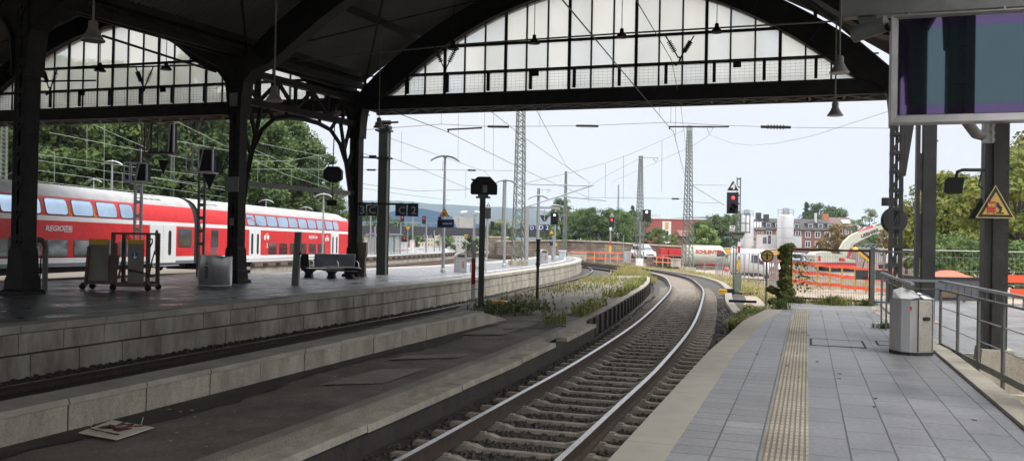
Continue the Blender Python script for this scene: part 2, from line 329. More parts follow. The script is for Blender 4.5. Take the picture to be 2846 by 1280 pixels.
def pane_mat(name, x0):
    m = glass_mat(name, (.975, .975, .96), .74, dirt=.10); t, N, L = m.node_tree, m.node_tree.nodes, m.node_tree.links
    rp = [n for n in N if n.type == 'VALTORGB'][0]; geo = [n for n in N if n.type == 'NEW_GEOMETRY'][0]
    sp = N.new('ShaderNodeSeparateXYZ'); L.new(geo.outputs['Position'], sp.inputs[0])
    def math_(op, a, b=None):
        k = N.new('ShaderNodeMath'); k.operation = op
        for i, v in enumerate((a, b)):
            if v is None: continue
            if isinstance(v, (int, float)): k.inputs[i].default_value = v
            else: L.new(v, k.inputs[i])
        return k.outputs[0]
    ix = math_('FLOOR', math_('DIVIDE', math_('SUBTRACT', sp.outputs['X'], x0), .857))
    iz = math_('ADD', math_('GREATER_THAN', sp.outputs['Z'], 8.22), math_('GREATER_THAN', sp.outputs['Z'], 9.30))
    cb = N.new('ShaderNodeCombineXYZ'); L.new(ix, cb.inputs[0]); L.new(iz, cb.inputs[1]); wn_ = N.new('ShaderNodeTexWhiteNoise'); L.new(cb.outputs[0], wn_.inputs['Vector'])
    r2 = N.new('ShaderNodeValToRGB'); e = r2.color_ramp.elements; e[0].color = (.945, .95, .95, 1); e[1].color = (1, 1, 1, 1); k = e.new(.45); k.color = (.96, .95, .925, 1); k = e.new(.75); k.color = (1, .985, .95, 1); L.new(wn_.outputs['Value'], r2.inputs[0])
    band = N.new('ShaderNodeMapRange'); band.inputs[1].default_value = 7.36; band.inputs[2].default_value = 7.75; band.inputs[3].default_value = .86; band.inputs[4].default_value = 1; L.new(sp.outputs['Z'], band.inputs[0])  # walkway and reflections coloured into the glass as a darker foot
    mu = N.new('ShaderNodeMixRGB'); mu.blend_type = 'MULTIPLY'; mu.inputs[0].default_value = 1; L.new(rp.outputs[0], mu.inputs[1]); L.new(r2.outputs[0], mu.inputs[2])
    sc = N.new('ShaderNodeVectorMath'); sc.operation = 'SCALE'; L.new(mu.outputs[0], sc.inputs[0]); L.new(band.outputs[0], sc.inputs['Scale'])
    for n in N:
        if n.type in ('BSDF_TRANSPARENT', 'BSDF_TRANSLUCENT'): L.new(sc.outputs[0], n.inputs[0])
    return m
m_bag = glass_mat('clear_sheet', (.85, .9, .9), .6, dcol=(.8, .82, .82))

# ------------------------------------------------------------------ world and sun
wd = bpy.data.worlds.new('World'); scene.world = wd; wd.use_nodes = True
N, L = wd.node_tree.nodes, wd.node_tree.links
bg = N['Background']; sky = N.new('ShaderNodeTexSky'); sky.sky_type = 'NISHITA'; sky.sun_disc = False
SUN_EL, SUN_AZ = rad(52), rad(120)
sky.sun_elevation = SUN_EL; sky.sun_rotation = SUN_AZ; sky.air_density = 1; sky.dust_density = 4
tc = N.new('ShaderNodeTexCoord'); sp = N.new('ShaderNodeSeparateXYZ'); L.new(tc.outputs['Generated'], sp.inputs[0])
rp = N.new('ShaderNodeValToRGB'); e = rp.color_ramp.elements
e[0].position = 0; e[0].color = (.87, .885, .915, 1); e[1].position = 1; e[1].color = (1, 1, 1, 1)
for p, c in ((.12, (.835, .85, .90)), (.26, (.85, .87, .92))):
    k = e.new(p); k.color = (*c, 1)
L.new(sp.outputs['Z'], rp.inputs[0])
gain = N.new('ShaderNodeMapRange'); gain.inputs[1].default_value = .28; gain.inputs[2].default_value = .9; gain.inputs[3].default_value = 7.45; gain.inputs[4].default_value = 30.0
gain.interpolation_type = 'SMOOTHSTEP'; L.new(sp.outputs['Z'], gain.inputs[0])
nz = N.new('ShaderNodeTexNoise'); nz.inputs['Scale'].default_value = 2.2; nz.inputs['Detail'].default_value = 5
mp = N.new('ShaderNodeMapping'); mp.inputs['Scale'].default_value = (1, 1, 3.5); L.new(tc.outputs['Generated'], mp.inputs[0]); L.new(mp.outputs[0], nz.inputs['Vector'])
cl = N.new('ShaderNodeMapRange'); cl.inputs[1].default_value = .3; cl.inputs[2].default_value = .7; cl.inputs[3].default_value = .95; cl.inputs[4].default_value = 1.05; L.new(nz.outputs['Fac'], cl.inputs[0])
mu = N.new('ShaderNodeMath'); mu.operation = 'MULTIPLY'; L.new(gain.outputs[0], mu.inputs[0]); L.new(cl.outputs[0], mu.inputs[1])
ov = N.new('ShaderNodeVectorMath'); ov.operation = 'SCALE'; L.new(rp.outputs[0], ov.inputs[0]); L.new(mu.outputs[0], ov.inputs['Scale'])
mxs = N.new('ShaderNodeMixRGB'); mxs.inputs[0].default_value = .93; L.new(sky.outputs[0], mxs.inputs[1]); L.new(ov.outputs[0], mxs.inputs[2])
L.new(mxs.outputs[0], bg.inputs['Color']); bg.inputs['Strength'].default_value = .1
sl = bpy.data.lights.new('sun', 'SUN'); sl.energy = 1.2; sl.angle = rad(25); sl.color = (1, .97, .92)
so = bpy.data.objects.new('sun', sl); COL.objects.link(so)
# nishita: rotation 0 is +Y, clockwise seen from above
sd = Vector((math.sin(SUN_AZ) * math.cos(SUN_EL), math.cos(SUN_AZ) * math.cos(SUN_EL), math.sin(SUN_EL)))
so.rotation_euler = (-sd).to_track_quat('-Z', 'Y').to_euler(); so.location = (30, -20, 60)
vs = scene.view_settings; vs.view_transform = 'Standard'; vs.look = 'None'; vs.gamma = 1; vs.exposure = 0.55
scene.cycles.use_denoising = True; scene.cycles.max_bounces = 8; scene.cycles.diffuse_bounces = 5; scene.cycles.transparent_max_bounces = 24
scene.cycles.sample_clamp_indirect = 6; scene.cycles.caustics_reflective = False; scene.cycles.caustics_refractive = False
# ------------------------------------------------------------------ paths
def catmull(pts, step=1.0):
    pts = [Vector((p[0], p[1])) for p in pts]; out = []
    for i in range(len(pts) - 1):
        p0 = pts[i - 1] if i else pts[0] * 2 - pts[1]; p1, p2 = pts[i], pts[i + 1]
        p3 = pts[i + 2] if i + 2 < len(pts) else p2 * 2 - p1
        n = max(1, int((p2 - p1).length / step))
        # centripetal-ish: scale tangents by segment length
        d1, d0, d2 = (p2 - p1).length, (p1 - p0).length, (p3 - p2).length
        m1 = (p2 - p0) / (d0 + d1) * d1; m2 = (p3 - p1) / (d1 + d2) * d1
        for k in range(n):
            t = k / n; t2, t3 = t * t, t * t * t
            out.append(p1 * (2 * t3 - 3 * t2 + 1) + m1 * (t3 - 2 * t2 + t) + p2 * (-2 * t3 + 3 * t2) + m2 * (t3 - t2))
    out.append(pts[-1]); return out
def path(pts, step=1.0, z=0.0, fz=None):
    c = catmull(pts, step); out = []
    for i, p in enumerate(c):
        t = (c[min(i + 1, len(c) - 1)] - c[max(i - 1, 0)]).normalized()
        out.append((Vector((p.x, p.y, fz(p) if fz else z)), (t.y, -t.x)))
    return out
def ribbon(mb, pa, o0, o1, z0=0., z1=None, mi=0):
    z1 = z0 if z1 is None else z1
    vs = []
    for p, s in pa: vs += [(p.x + s[0] * o0, p.y + s[1] * o0, p.z + z0), (p.x + s[0] * o1, p.y + s[1] * o1, p.z + z1)]
    mb.add(vs, [(2 * i, 2 * i + 1, 2 * i + 3, 2 * i + 2) for i in range(len(pa) - 1)], mi); return mb
def fan(mb, xy, z, mi=0):
    mb.add([(x, y, z) for x, y in xy], [tuple(range(len(xy)))], mi); return mb

T1 = [(-3.13, -45), (-3.13, -10), (-3.13, 8), (-3.17, 11.5), (-3.25, 16), (-3.63, 23.7), (-4.45, 33.3), (-5.3, 41.5), (-6.3, 48), (-7.75, 55.5), (-9.7, 62), (-13.3, 71), (-19, 81), (-27, 91), (-37, 100), (-50, 109)]
ER = [(-13.15, -45), (-13.15, 10), (-13.12, 20), (-13.12, 27), (-13.45, 35.3), (-14.15, 44), (-15.1, 55), (-16.5, 65), (-18.4, 73.6), (-20.6, 80.3), (-23.6, 86.5)]
EL = [(-24.2, -45), (-24.1, 10), (-24, 22.5), (-22.6, 31), (-21.9, 38), (-21, 47.8), (-21.1, 52), (-21.4, 58), (-22.3, 66), (-23.6, 76), (-25.2, 86.5)]
T2 = [(-11.3, -45), (-11.3, 10), (-11.3, 27), (-11.7, 35.3), (-12.4, 44), (-13.3, 55), (-14.75, 65), (-16.7, 73.6), (-19.2, 81), (-23.5, 90), (-31, 100), (-43, 111)]
T3 = [(-25.95, -45), (-25.9, 15), (-25.2, 26), (-24.2, 36), (-23.3, 46), (-23.1, 54), (-24.0, 64), (-25.5, 76), (-28.5, 90), (-36, 106), (-48, 120)]
T4 = [(-29.6, -45), (-30.0, 10), (-30.2, 22), (-30, 34), (-29.3, 46), (-29.5, 58), (-31.5, 72), (-35, 88), (-42, 106), (-54, 124)]
P3R = [(-32.2, 46), (-32.9, 54), (-34, 64.3), (-35.54, 76.6), (-39, 95.4), (-45, 110), (-53.3, 128)]
P3L = [(-36.6, 46), (-37.6, 54), (-39.2, 66), (-42, 82), (-47, 100), (-54, 116), (-62, 131)]
# ------------------------------------------------------------------ ground
g = MB(); fan(g, [(-3000, -600), (3000, -600), (3000, 5200), (-3000, 5200)], -2.1); struct('ground', g, m_ground)
g = MB(); fan(g, [(-400, -200), (1.9, -200), (1.9, 27)] + [(p.x + s[0] * 2.7, p.y + s[1] * 2.7) for p, s in path(T1, 3, 0) if p.y > 27] + [(-120, 180), (-260, 420), (-400, 420)], -1.0); struct('railway_ground', g, m_ground)
# track bed of the near curve: ballast between the old ledge and the platform
g = MB(); pa = path(T1, 1.5, -.80); ribbon(g, pa, -1.6, 1.35, 0); ribbon(g, pa, 1.35, 2.6, 0, .03); struct('track_bed', g, m_ballast)
g = MB(); pa2 = path(T1, 1.5, fz=lambda p: -.83 + .075 * min(1, max(0, (p.y - 36) / 14)))
pa2 = [q for q in pa2 if q[0].y > 36]; ribbon(g, pa2, -.68, .68, .02); struct('trodden_ballast', g, m_ballast_b)
g = MB(); pa = path(T2, 1.5, -.95); ribbon(g, pa, -1.9, 4.2, 0.015); struct('track_bed', g, m_ballast)
g = MB(); pa = path(T3, 1.5, -.75); ribbon(g, pa, -12, 1.9, 0); struct('track_bed', g, m_ballast)  # dark stone tone here also holds the shade under the train
# sandy construction site beyond the platform end, stepping down to the dig
def sitez(x, y):
    t = min(1, max(0, (y - 47) / 22)); return -.78 - 1.05 * t * t * (3 - 2 * t)
g = MB(); nx, ny = 30, 40; vs = []
for j in range(ny + 1):
    y = 27.3 + 85 * (j / ny) ** 1.3
    pc = min(pa2, key=lambda q: abs(q[0].y - y))[0].x if y > 38 else (-4.2 if y < 36 else -5.0)
    for i in range(nx + 1):
        x = pc + 2.6 + (48 - pc) * (i / nx) ** 1.4
        edge = min(1, max(0, (x - pc - 3) / 6))
        vs.append((x, y, -.76 * (1 - edge) + sitez(x, y) * edge + rnd.uniform(-.03, .03)))
g.add(vs, [(j * (nx + 1) + i, j * (nx + 1) + i + 1, (j + 1) * (nx + 1) + i + 1, (j + 1) * (nx + 1) + i) for j in range(ny) for i in range(nx)], 0, True)
struct('site_ground', g, m_dirt)

# ------------------------------------------------------------------ loose ballast stones near the camera
def stones(name, n, xy, z, s0, s1, mat, label):
    g = MB()
    base = [(-1, -.7, -.5), (.9, -.8, -.4), (1, .7, -.5), (-.8, .9, -.5), (-.6, -.5, .6), (.6, -.4, .7), (.5, .5, .5), (-.5, .6, .65)]
    fs = [(0, 3, 2, 1), (4, 5, 6, 7), (0, 1, 5, 4), (1, 2, 6, 5), (2, 3, 7, 6), (3, 0, 4, 7)]
    for _ in range(n):
        x, y = xy(); s = rnd.uniform(s0, s1); q = Matrix.Rotation(rnd.uniform(0, 6.3), 3, 'Z') @ Matrix.Rotation(rnd.uniform(-.8, .8), 3, 'X')
        c = Vector((x, y, z + s * rnd.uniform(-.1, .5)))
        g.add([c + q @ Vector((p[0] * s * rnd.uniform(.7, 1.2), p[1] * s * rnd.uniform(.6, 1.1), p[2] * s * rnd.uniform(.6, 1.1))) for p in base], fs)
    return tag(g.build(name, mat), label, 'gravel', kind='stuff')
t1p = path(T1, .25, -.74); t1n = [q for q in t1p if 4 < q[0].y < 40]
def xy1():
    w = rnd.random() ** 1.6; q = t1n[int(w * (len(t1n) - 1))]; o = rnd.uniform(-1.5, 1.75)
    if abs(abs(o) - .75) < .11: o += .25
    return q[0].x + q[1][0] * o, q[0].y + q[1][1] * o + rnd.uniform(-.2, .2)
stones('ballast_gravel', 15000, xy1, -.80, .02, .042, m_stone, 'dark crushed stone ballast round the sleepers of the near curved track')
t2n = [q for q in path(T2, .25, -.95) if 6 < q[0].y < 46]
def xy2():
    q = t2n[int(rnd.random() ** 1.3 * (len(t2n) - 1))]; o = rnd.uniform(-1.75, -.9); return q[0].x + q[1][0] * o, q[0].y + q[1][1] * o
stones('ballast_gravel', 4500, xy2, -.93, .03, .06, m_stone, 'dark crushed stone along the foot of the long platform wall')

# ------------------------------------------------------------------ railway tracks
RAILP = [(-.036, .172), (.036, .172), (.036, .135), (.01, .12), (.01, .03), (.07, .012), (.07, 0), (-.07, 0), (-.07, .012), (-.01, .03), (-.01, .12), (-.036, .135)]
def sleeper_mesh():
    g = MB(); xs = [-1.3, -1.28, -.98, -.9, -.52, -.42, .42, .52, .9, .98, 1.28, 1.3]; hs = [.10, .12, .12, .135, .135, .10, .10, .135, .135, .12, .12, .10]
    wt = [.055, .06, .07, .07, .07, .052, .052, .07, .07, .07, .06, .055]; vs = []
    for x, h, w in zip(xs, hs, wt): vs += [(x, -w - .02, -.06), (x, w + .02, -.06), (x, w, h), (x, -w, h)]
    n = len(xs); fs = [(0, 1, 2, 3), tuple(range(4 * n - 4, 4 * n))[::-1]]
    for i in range(n - 1):
        a = 4 * i
        for k in range(4): fs.append((a + k, a + 4 + k, a + 4 + (k + 1) % 4, a + (k + 1) % 4))
    g.add(vs, fs)
    for sx in (-1, 1):
        for s in (-1, 1): g.b(sx * .753 + s * .12 - .035, sx * .753 + s * .12 + .035, -.045, .045, .13, .155)
    return g
slp = sleeper_mesh()
def track(label, pts, ztop, y0, y1, rmat, sleepers=True, step=.5, ss=.6):
    base = [q for q in path(pts, 1, ztop - .172)]
    t = thing('railway_track', label, 'track', (base[0][0].x, base[0][0].y, ztop - .172))
    pa = [q for q in path(pts, step, ztop - .172) if q[0].y < y1 + 60]
    for s in (-.753, .753):
        g = MB(); g.sweep([(p + Vector((sd[0] * s, sd[1] * s, 0)), sd) for p, sd in pa], RAILP, mis=[1] + [0] * 11, smooth=False)
        g.build('rail', [rmat, m_railtop], t, world=True)
    if sleepers:
        pf = path(pts, .05, ztop - .30); acc = 0; last = pf[0][0]; k = 0; me = None; far = MB(); nsl = 0
        for p, sd in pf:
            acc += (p - last).length; last = p
            if acc >= ss:
                acc = 0
                if p.y < y0 or p.y > y1: continue
                a = math.atan2(sd[1], sd[0]); loc = p + Vector((0, 0, -.007))
                if nsl < 96:
                    if me is None: so_ = slp.build('sleeper', m_sleeper, t); me = so_.data
                    else:
                        so_ = bpy.data.objects.new('sleeper', me); COL.objects.link(so_); so_.parent = t
                    so_.location = XF[t.name].inverted() @ loc; so_.rotation_euler = (0, 0, a + rnd.uniform(-.01, .01)); nsl += 1
                else: far.box(loc, (2.5, .2, .26), rz=a)
        if far.v:
            o = far.build('far_sleepers', m_sleeper, t, world=True); o['kind'] = 'stuff'
    return t
track('brightly worn railway track curving past the near paved platform', T1, -.55, 3.5, 47, m_rail)
track('railway track in the trench below the long platform wall', T2, -.80, 6, 62, m_rail)
track('rusty track nearest the back edge of the bench platform', T3, -.55, 18, 75, m_railr)
track('rusty empty track between the bench platform and the red train', T4, -.57, 22, 78, m_railr)

# ------------------------------------------------------------------ near platform (camera stands on it)
edge = [(-1.44, -45), (-1.44, 14), (-1.36, 17), (-1.30, 20), (-.98, 23.6), (-.62, 27.1)]
inner = [(-1.03, -45), (-1.03, 14), (-.95, 17), (-.89, 20), (-.57, 23.7), (-.2, 27.1)]
g = MB()
for i in range(len(edge) - 1):
    a, b, c, d = edge[i], edge[i + 1], inner[i + 1], inner[i]
    n = max(1, int((b[1] - a[1]) / 1.0)) if i else 45
    for k in range(n):
        L_ = b[1] - a[1]; f0, f1 = k / n, (k + 1) / n - .010 / L_
        def lp(u, v, f): return (u[0] + (v[0] - u[0]) * f, u[1] + (v[1] - u[1]) * f)
        q = [lp(a, b, f0), lp(d, c, f0), lp(d, c, f1), lp(a, b, f1)]
        g.prism(q, 'z', -.16, 0.0)
struct('platform_edge', g, m_edge)
g = MB(); poly = [(x - .03 + .1, y) for x, y in edge]
g.prism(poly + [(2.0, 27.1), (2.0, -45)], 'z', -1.0, -.012, 0); struct('platform_base', g, m_conc_d)
g = MB(); fan(g, inner[:5] + [(-.47, 24.3), (-.27, 24.3), (-.33, 20.3), (-.33, -45)], -.004); struct('platform', g, m_tiles)
g = MB(); fan(g, [(.03, -45), (1.93, -45), (1.93, 20), (1.6, 24.3), (.06, 24.3), (.03, 20)], -.004); struct('platform', g, m_tile)
g = MB(); fan(g, [(-.47, 24.306), (1.6, 24.306), (1.72, 27.1), (-.2, 27.1)], -.004); struct('platform_end', g, M('plain_concrete', (.40, .395, .385), .7, col2=(.34, .335, .33), ns=.8, rough2=.35))
g = MB(); fan(g, [(-.33, -45), (.03, -45), (.03, 20), (-.33, 20)], 0.0)
fan(g, [(-.33, 20.006), (.03, 20.006), (.06, 21.5), (-.27, 21.5)], -.001); fan(g, [(-.27, 21.506), (.06, 21.506), (-.0, 24.3), (-.3, 24.3)], -.002)
struct('tactile_strip', g, m_tact)
g = MB()
for y in [k * .9 - 20 for k in range(52)]: g.b(1.945, 2.20, y, y + .89, -.25, .035)
struct('kerb', g, m_cope)
g = MB(); g.prism([(1.72, 20), (2.0, 20), (2.0, 27.1), (1.62, 24.4)], 'z', -.4, .003); struct('kerb', g, m_conc)
# service covers let into the paving
for (x0, x1, y0, y1, lb) in ((.06, .95, 15.65, 16.75, 'dark edged metal inspection cover let into grey paving'), (1.15, 1.75, 16.2, 16.9, 'smaller dark edged cover beside the steel bin')):
    c = thing('inspection_cover', lb, 'cover', ((x0 + x1) / 2, (y0 + y1) / 2, 0))
    f = MB(); f.frame([(x0, y0), (x1, y0), (x1, y1), (x0, y1)], [(x0 + .035, y0 + .035), (x1 - .035, y0 + .035), (x1 - .035, y1 - .035), (x0 + .035, y1 - .035)], 'z', -.002, .004); f.build('frame', m_joint, c, world=True)
    f = MB(); f.b(x0 + .037, x1 - .037, y0 + .037, y1 - .037, -.003, .002); f.build('lid', m_tile, c, world=True)
# street side: lower paving and the sunk stair well beside the railing
g = MB(); g.b(2.22, 30, 17.4, 34, -1.0, -.22); struct('forecourt', g, brick_mat('forecourt_paving', (.17, .17, .172), (.15, .15, .152), (.08, .08, .08), bw=.8, rh=.8, ms=.012, rough=.6, rough2=.3))
g = MB(); g.b(2.22, 9, -30, 17.38, -1.6, -1.5); struct('stairwell_floor', g, m_conc_d)
g = MB(); g.b(2.4, 9, 17.3, 17.395, -1.5, -.18); g.b(4.6, 4.9, 4, 17.29, -1.5, -.1)
solo('stairwell_wall', g, m_conc, 'grey concrete side wall of the sunk stairs beyond the railing', 'wall')
g = MB(); g.b(2.9, 6.5, 13.6, 13.95, -.42, -.25)
solo('concrete_beam', g, m_conc, 'pale concrete beam lying across behind the railing', 'beam')
g = MB(); g.b(9, 60, -60, 34, -1.0, -.3); struct('road', g, m_asph2)

# ------------------------------------------------------------------ long platform across the tracks
er = path(ER, 1.0, 0); el = path(EL, 1.0, 0)
g = MB(); fan(g, [(p.x - .42, p.y) for p, s in er] + [(p.x + .42, p.y) for p, s in reversed(el)], 0.0); struct('platform', g, m_plat2)
g = MB()
per = path(ER, .98, 0)
for i in range(len(per) - 1):
    (p, s), (q, u) = per[i], per[i + 1]; q = p + (q - p) * .985
    g.prism([(p.x - .45, p.y), (p.x + .03, p.y), (q.x + .03, q.y), (q.x - .45, q.y)], 'z', -.13, .006)
g_l = path(EL, .98, 0)
for i in range(len(g_l) - 1):
    (p, s), (q, u) = g_l[i], g_l[i + 1]; q = p + (q - p) * .985
    g.prism([(p.x - .03, p.y), (p.x + .45, p.y), (q.x + .45, q.y), (q.x - .03, q.y)], 'z', -.3, .006)
struct('platform_edge', g, m_cope)
pw = thing('platform_wall', 'long pale concrete block wall under the edge of the bench platform', 'wall', (-13.2, 20, -.9))
for z0, z1, o, jit in ((-.50, -.15, 0, .0), (-1.0, -.53, .045, .4)):
    g = MB(); pb = path(ER, .97 if not jit else 1.09, 0)
    for i in range(len(pb) - 1):
        (p, s), (q, u) = pb[i], pb[i + 1]; q = p + (q - p) * .978; r_ = rnd.uniform(0, .012) + o
        g.prism([(p.x - .35, p.y), (p.x - .02 + r_, p.y), (q.x - .02 + r_, q.y), (q.x - .35, q.y)], 'z', z0, z1)
    g.build('block_course', m_conc, pw, world=True)
g = MB(); ribbon(g, er, -.10, -.10, -1.0, -.1); g.build('joint', m_joint, pw, world=True)
g = MB(); ribbon(g, [q for q in el], .15, .15, -1.0, -.1); struct('platform_back', g, m_conc_d)
g = MB()
pl = [q for q in path(ER, 1, 0) if q[0].y > 26]; ribbon(g, pl, -1.42, -1.28, .004); ribbon(g, pl, -.95, -.92, .004)
ql = [q for q in path(EL, 1, 0) if q[0].y > 8]; ribbon(g, ql, .9, 1.06, .004)
struct('platform_marking', g, m_wline)
g = MB(); ribbon(g, [q for q in per if q[0].y < 40], -1.32, -1.27, .003); struct('platform_groove', g, m_joint)

# ------------------------------------------------------------------ low wall, old side platform and its ledge
lw = thing('low_wall', 'low wall of weathered concrete blocks between the two sunk tracks', 'wall', (-7.2, 8, -.38))
y = -30.0; g = MB(); gt = MB(); gj = MB()
while y < 18.6:
    n = 1.12 + rnd.uniform(-.03, .03); zt = -.03 + rnd.uniform(-.008, .008); f = rnd.uniform(0, .012)
    g.b(-7.60, -7.20 + f, y, y + n - .022, -.6, zt - .06); gt.prism([(-7.64, -.09), (-7.18 + f, -.09), (-7.20 + f, zt), (-7.62, zt + .01)], 'y', y, y + n - .018)
    y += n
gj.b(-7.55, -7.24, -30, y - .05, -.6, -.08)
g.build('block_course', m_conc_d, lw, world=True); gt.build('coping', m_cope, lw, world=True); gj.build('joint', m_joint, lw, world=True)
g = MB(); g.prism([(y - .02, -.5), (y - .02, -.06), (y + 1.6, -.34), (y + 2.2, -.5)], 'x', -7.6, -7.2); g.build('end_slope', m_conc_d, lw, world=True)
g = MB(); t1l = [q for q in path(T1, 1.0, 0) if q[0].y < 52]
vs = []
for p, s in t1l:
    x1 = p.x + s[0] * -1.98; xl = -7.3 if p.y < 16 else max(-10.45, -7.3 - (p.y - 16) * .3)
    for k in range(9):
        f = k / 8; vs.append((xl + (x1 - xl) * f, p.y, -.385 + .035 * f + rnd.uniform(-.008, .008)))
g.add(vs, [(i * 9 + k, i * 9 + k + 1, (i + 1) * 9 + k + 1, (i + 1) * 9 + k) for i in range(len(t1l) - 1) for k in range(8)], 0, True)
struct('old_platform_surface', g, m_asph)
g = MB(); vs = []
yy = -30
row = []
while yy < 20:
    w = .42 + .16 * math.sin(yy * .9) + rnd.uniform(-.07, .07); row.append((w, yy)); yy += .28
vs = [];
for w, yy in row: vs += [(-7.2, yy, -.362), (-7.2 + w, yy, -.366)]
g.add(vs, [(2 * i, 2 * i + 1, 2 * i + 3, 2 * i + 2) for i in range(len(row) - 1)]); struct('wet_dirt', g, m_mud)
g = MB()
for (x0, x1, y0, y1, sk) in ((-6.3, -5.55, 10.6, 12.2, .5), (-6.6, -5.6, 13.2, 13.8, .8), (-6.9, -6.1, 17.3, 20.2, .4), (-6.6, -6.0, 23, 25.5, .5), (-7.6, -6.9, 22.5, 24, .5)):
    fan(g, [(x0, y0), (x1, y0 + sk), (x1 - .05, y1 + sk), (x0 + .08, y1)], -.345)
struct('asphalt_patch', g, m_asph2)
# ledge along the near track
lg = thing('platform_ledge', 'old stepped concrete ledge with cable duct along the curved track', 'ledge', (-4.8, 16, -.8))
lp_ = [q for q in path(T1, .5, 0) if q[0].y < 50]
g = MB(); g.sweep([q for q in lp_], [(-2.02, -.40), (-2.02, -.325), (-1.83, -.325), (-1.80, -.34), (-1.80, -.46), (-1.9, -.46)], closed=True); g.build('kerb', m_asph2, lg, world=True)
near = [q for q in lp_ if q[0].y < 22.3]; gap = [q for q in near if not 17.6 < q[0].y < 18.3]
def runs(ps, ln):
    out = []; cur = []
    for q in ps:
        if cur and ((q[0] - cur[-1][0]).length > .9 or (q[0] - cur[0][0]).length > ln): out.append(cur); cur = [cur[-1]] if (q[0] - cur[-1][0]).length <= .9 else []
        cur.append(q)
    if len(cur) > 1: out.append(cur)
    return out
g = MB()
for r_ in runs(gap, 3.2):
    r2 = list(r_); l_ = r2[-1]; d_ = (r2[-1][0] - r2[-2][0]) * .06; r2[-1] = (l_[0] - d_, l_[1]); dz = rnd.uniform(-.012, .012)
    a = [(p + Vector((0, 0, dz)), s) for p, s in r2]
    g.sweep(a, [(-1.80, -.52), (-1.80, -.43), (-1.56, -.435), (-1.55, -.52)]); vs_ = []
    for e_ in (0, -1):
        p, s = a[e_]; g.add([(p.x + s[0] * o, p.y + s[1] * o, p.z + z) for o, z in ((-1.80, -.52), (-1.80, -.43), (-1.56, -.435), (-1.55, -.52))], [(0, 1, 2, 3)])
g.build('duct_cover', m_conc_d, lg, world=True)
g = MB(); g.sweep(gap, [(-1.78, -.9), (-1.78, -.52), (-1.60, -.52), (-1.60, -.9)]); g.build('face', m_mud, lg, world=True)
farl = [q for q in lp_ if q[0].y >= 22.0]
g = MB(); g.sweep(farl, [(-1.95, -.9), (-1.95, -.36), (-1.80, -.36), (-1.80, -.9)])
for p, s in farl[::2]:
    c = p + Vector((s[0] * -1.78, s[1] * -1.78, -.62)); g.box(c, (.1, .14, .5), rz=math.atan2(s[1], s[0]))
g.build('ribbed_face', m_mud, lg, world=True)
m_trough = M('trough_concrete', (.27, .245, .205), .85, col2=(.19, .17, .14), ns=2)
# cable troughs on the far side of the near track
for k, (pts, lb) in enumerate((([(-3.5, 42.5), (-2.9, 36), (-2.15, 30.2)], 'straight pale concrete cable trough beside the ballast'), ([(-1.95, 29), (-1.75, 26.5), (-1.72, 23.6)], 'pale concrete cable trough running up to the platform corner'),
                              ([(-3.5, 44), (-5.0, 54), (-7.3, 62.5), (-12, 74)], 'long pale trough edging the far end of the curve'))):
    pt = path(pts, .6, -.70); g = MB()
    for r_ in runs(pt, 1.1):
        g.sweep(r_, [(-.15, -.1), (-.15, .05), (.15, .05), (.15, -.1)])
    solo('cable_trough', g, m_trough, lb, 'cable trough', 'concrete cable troughs')
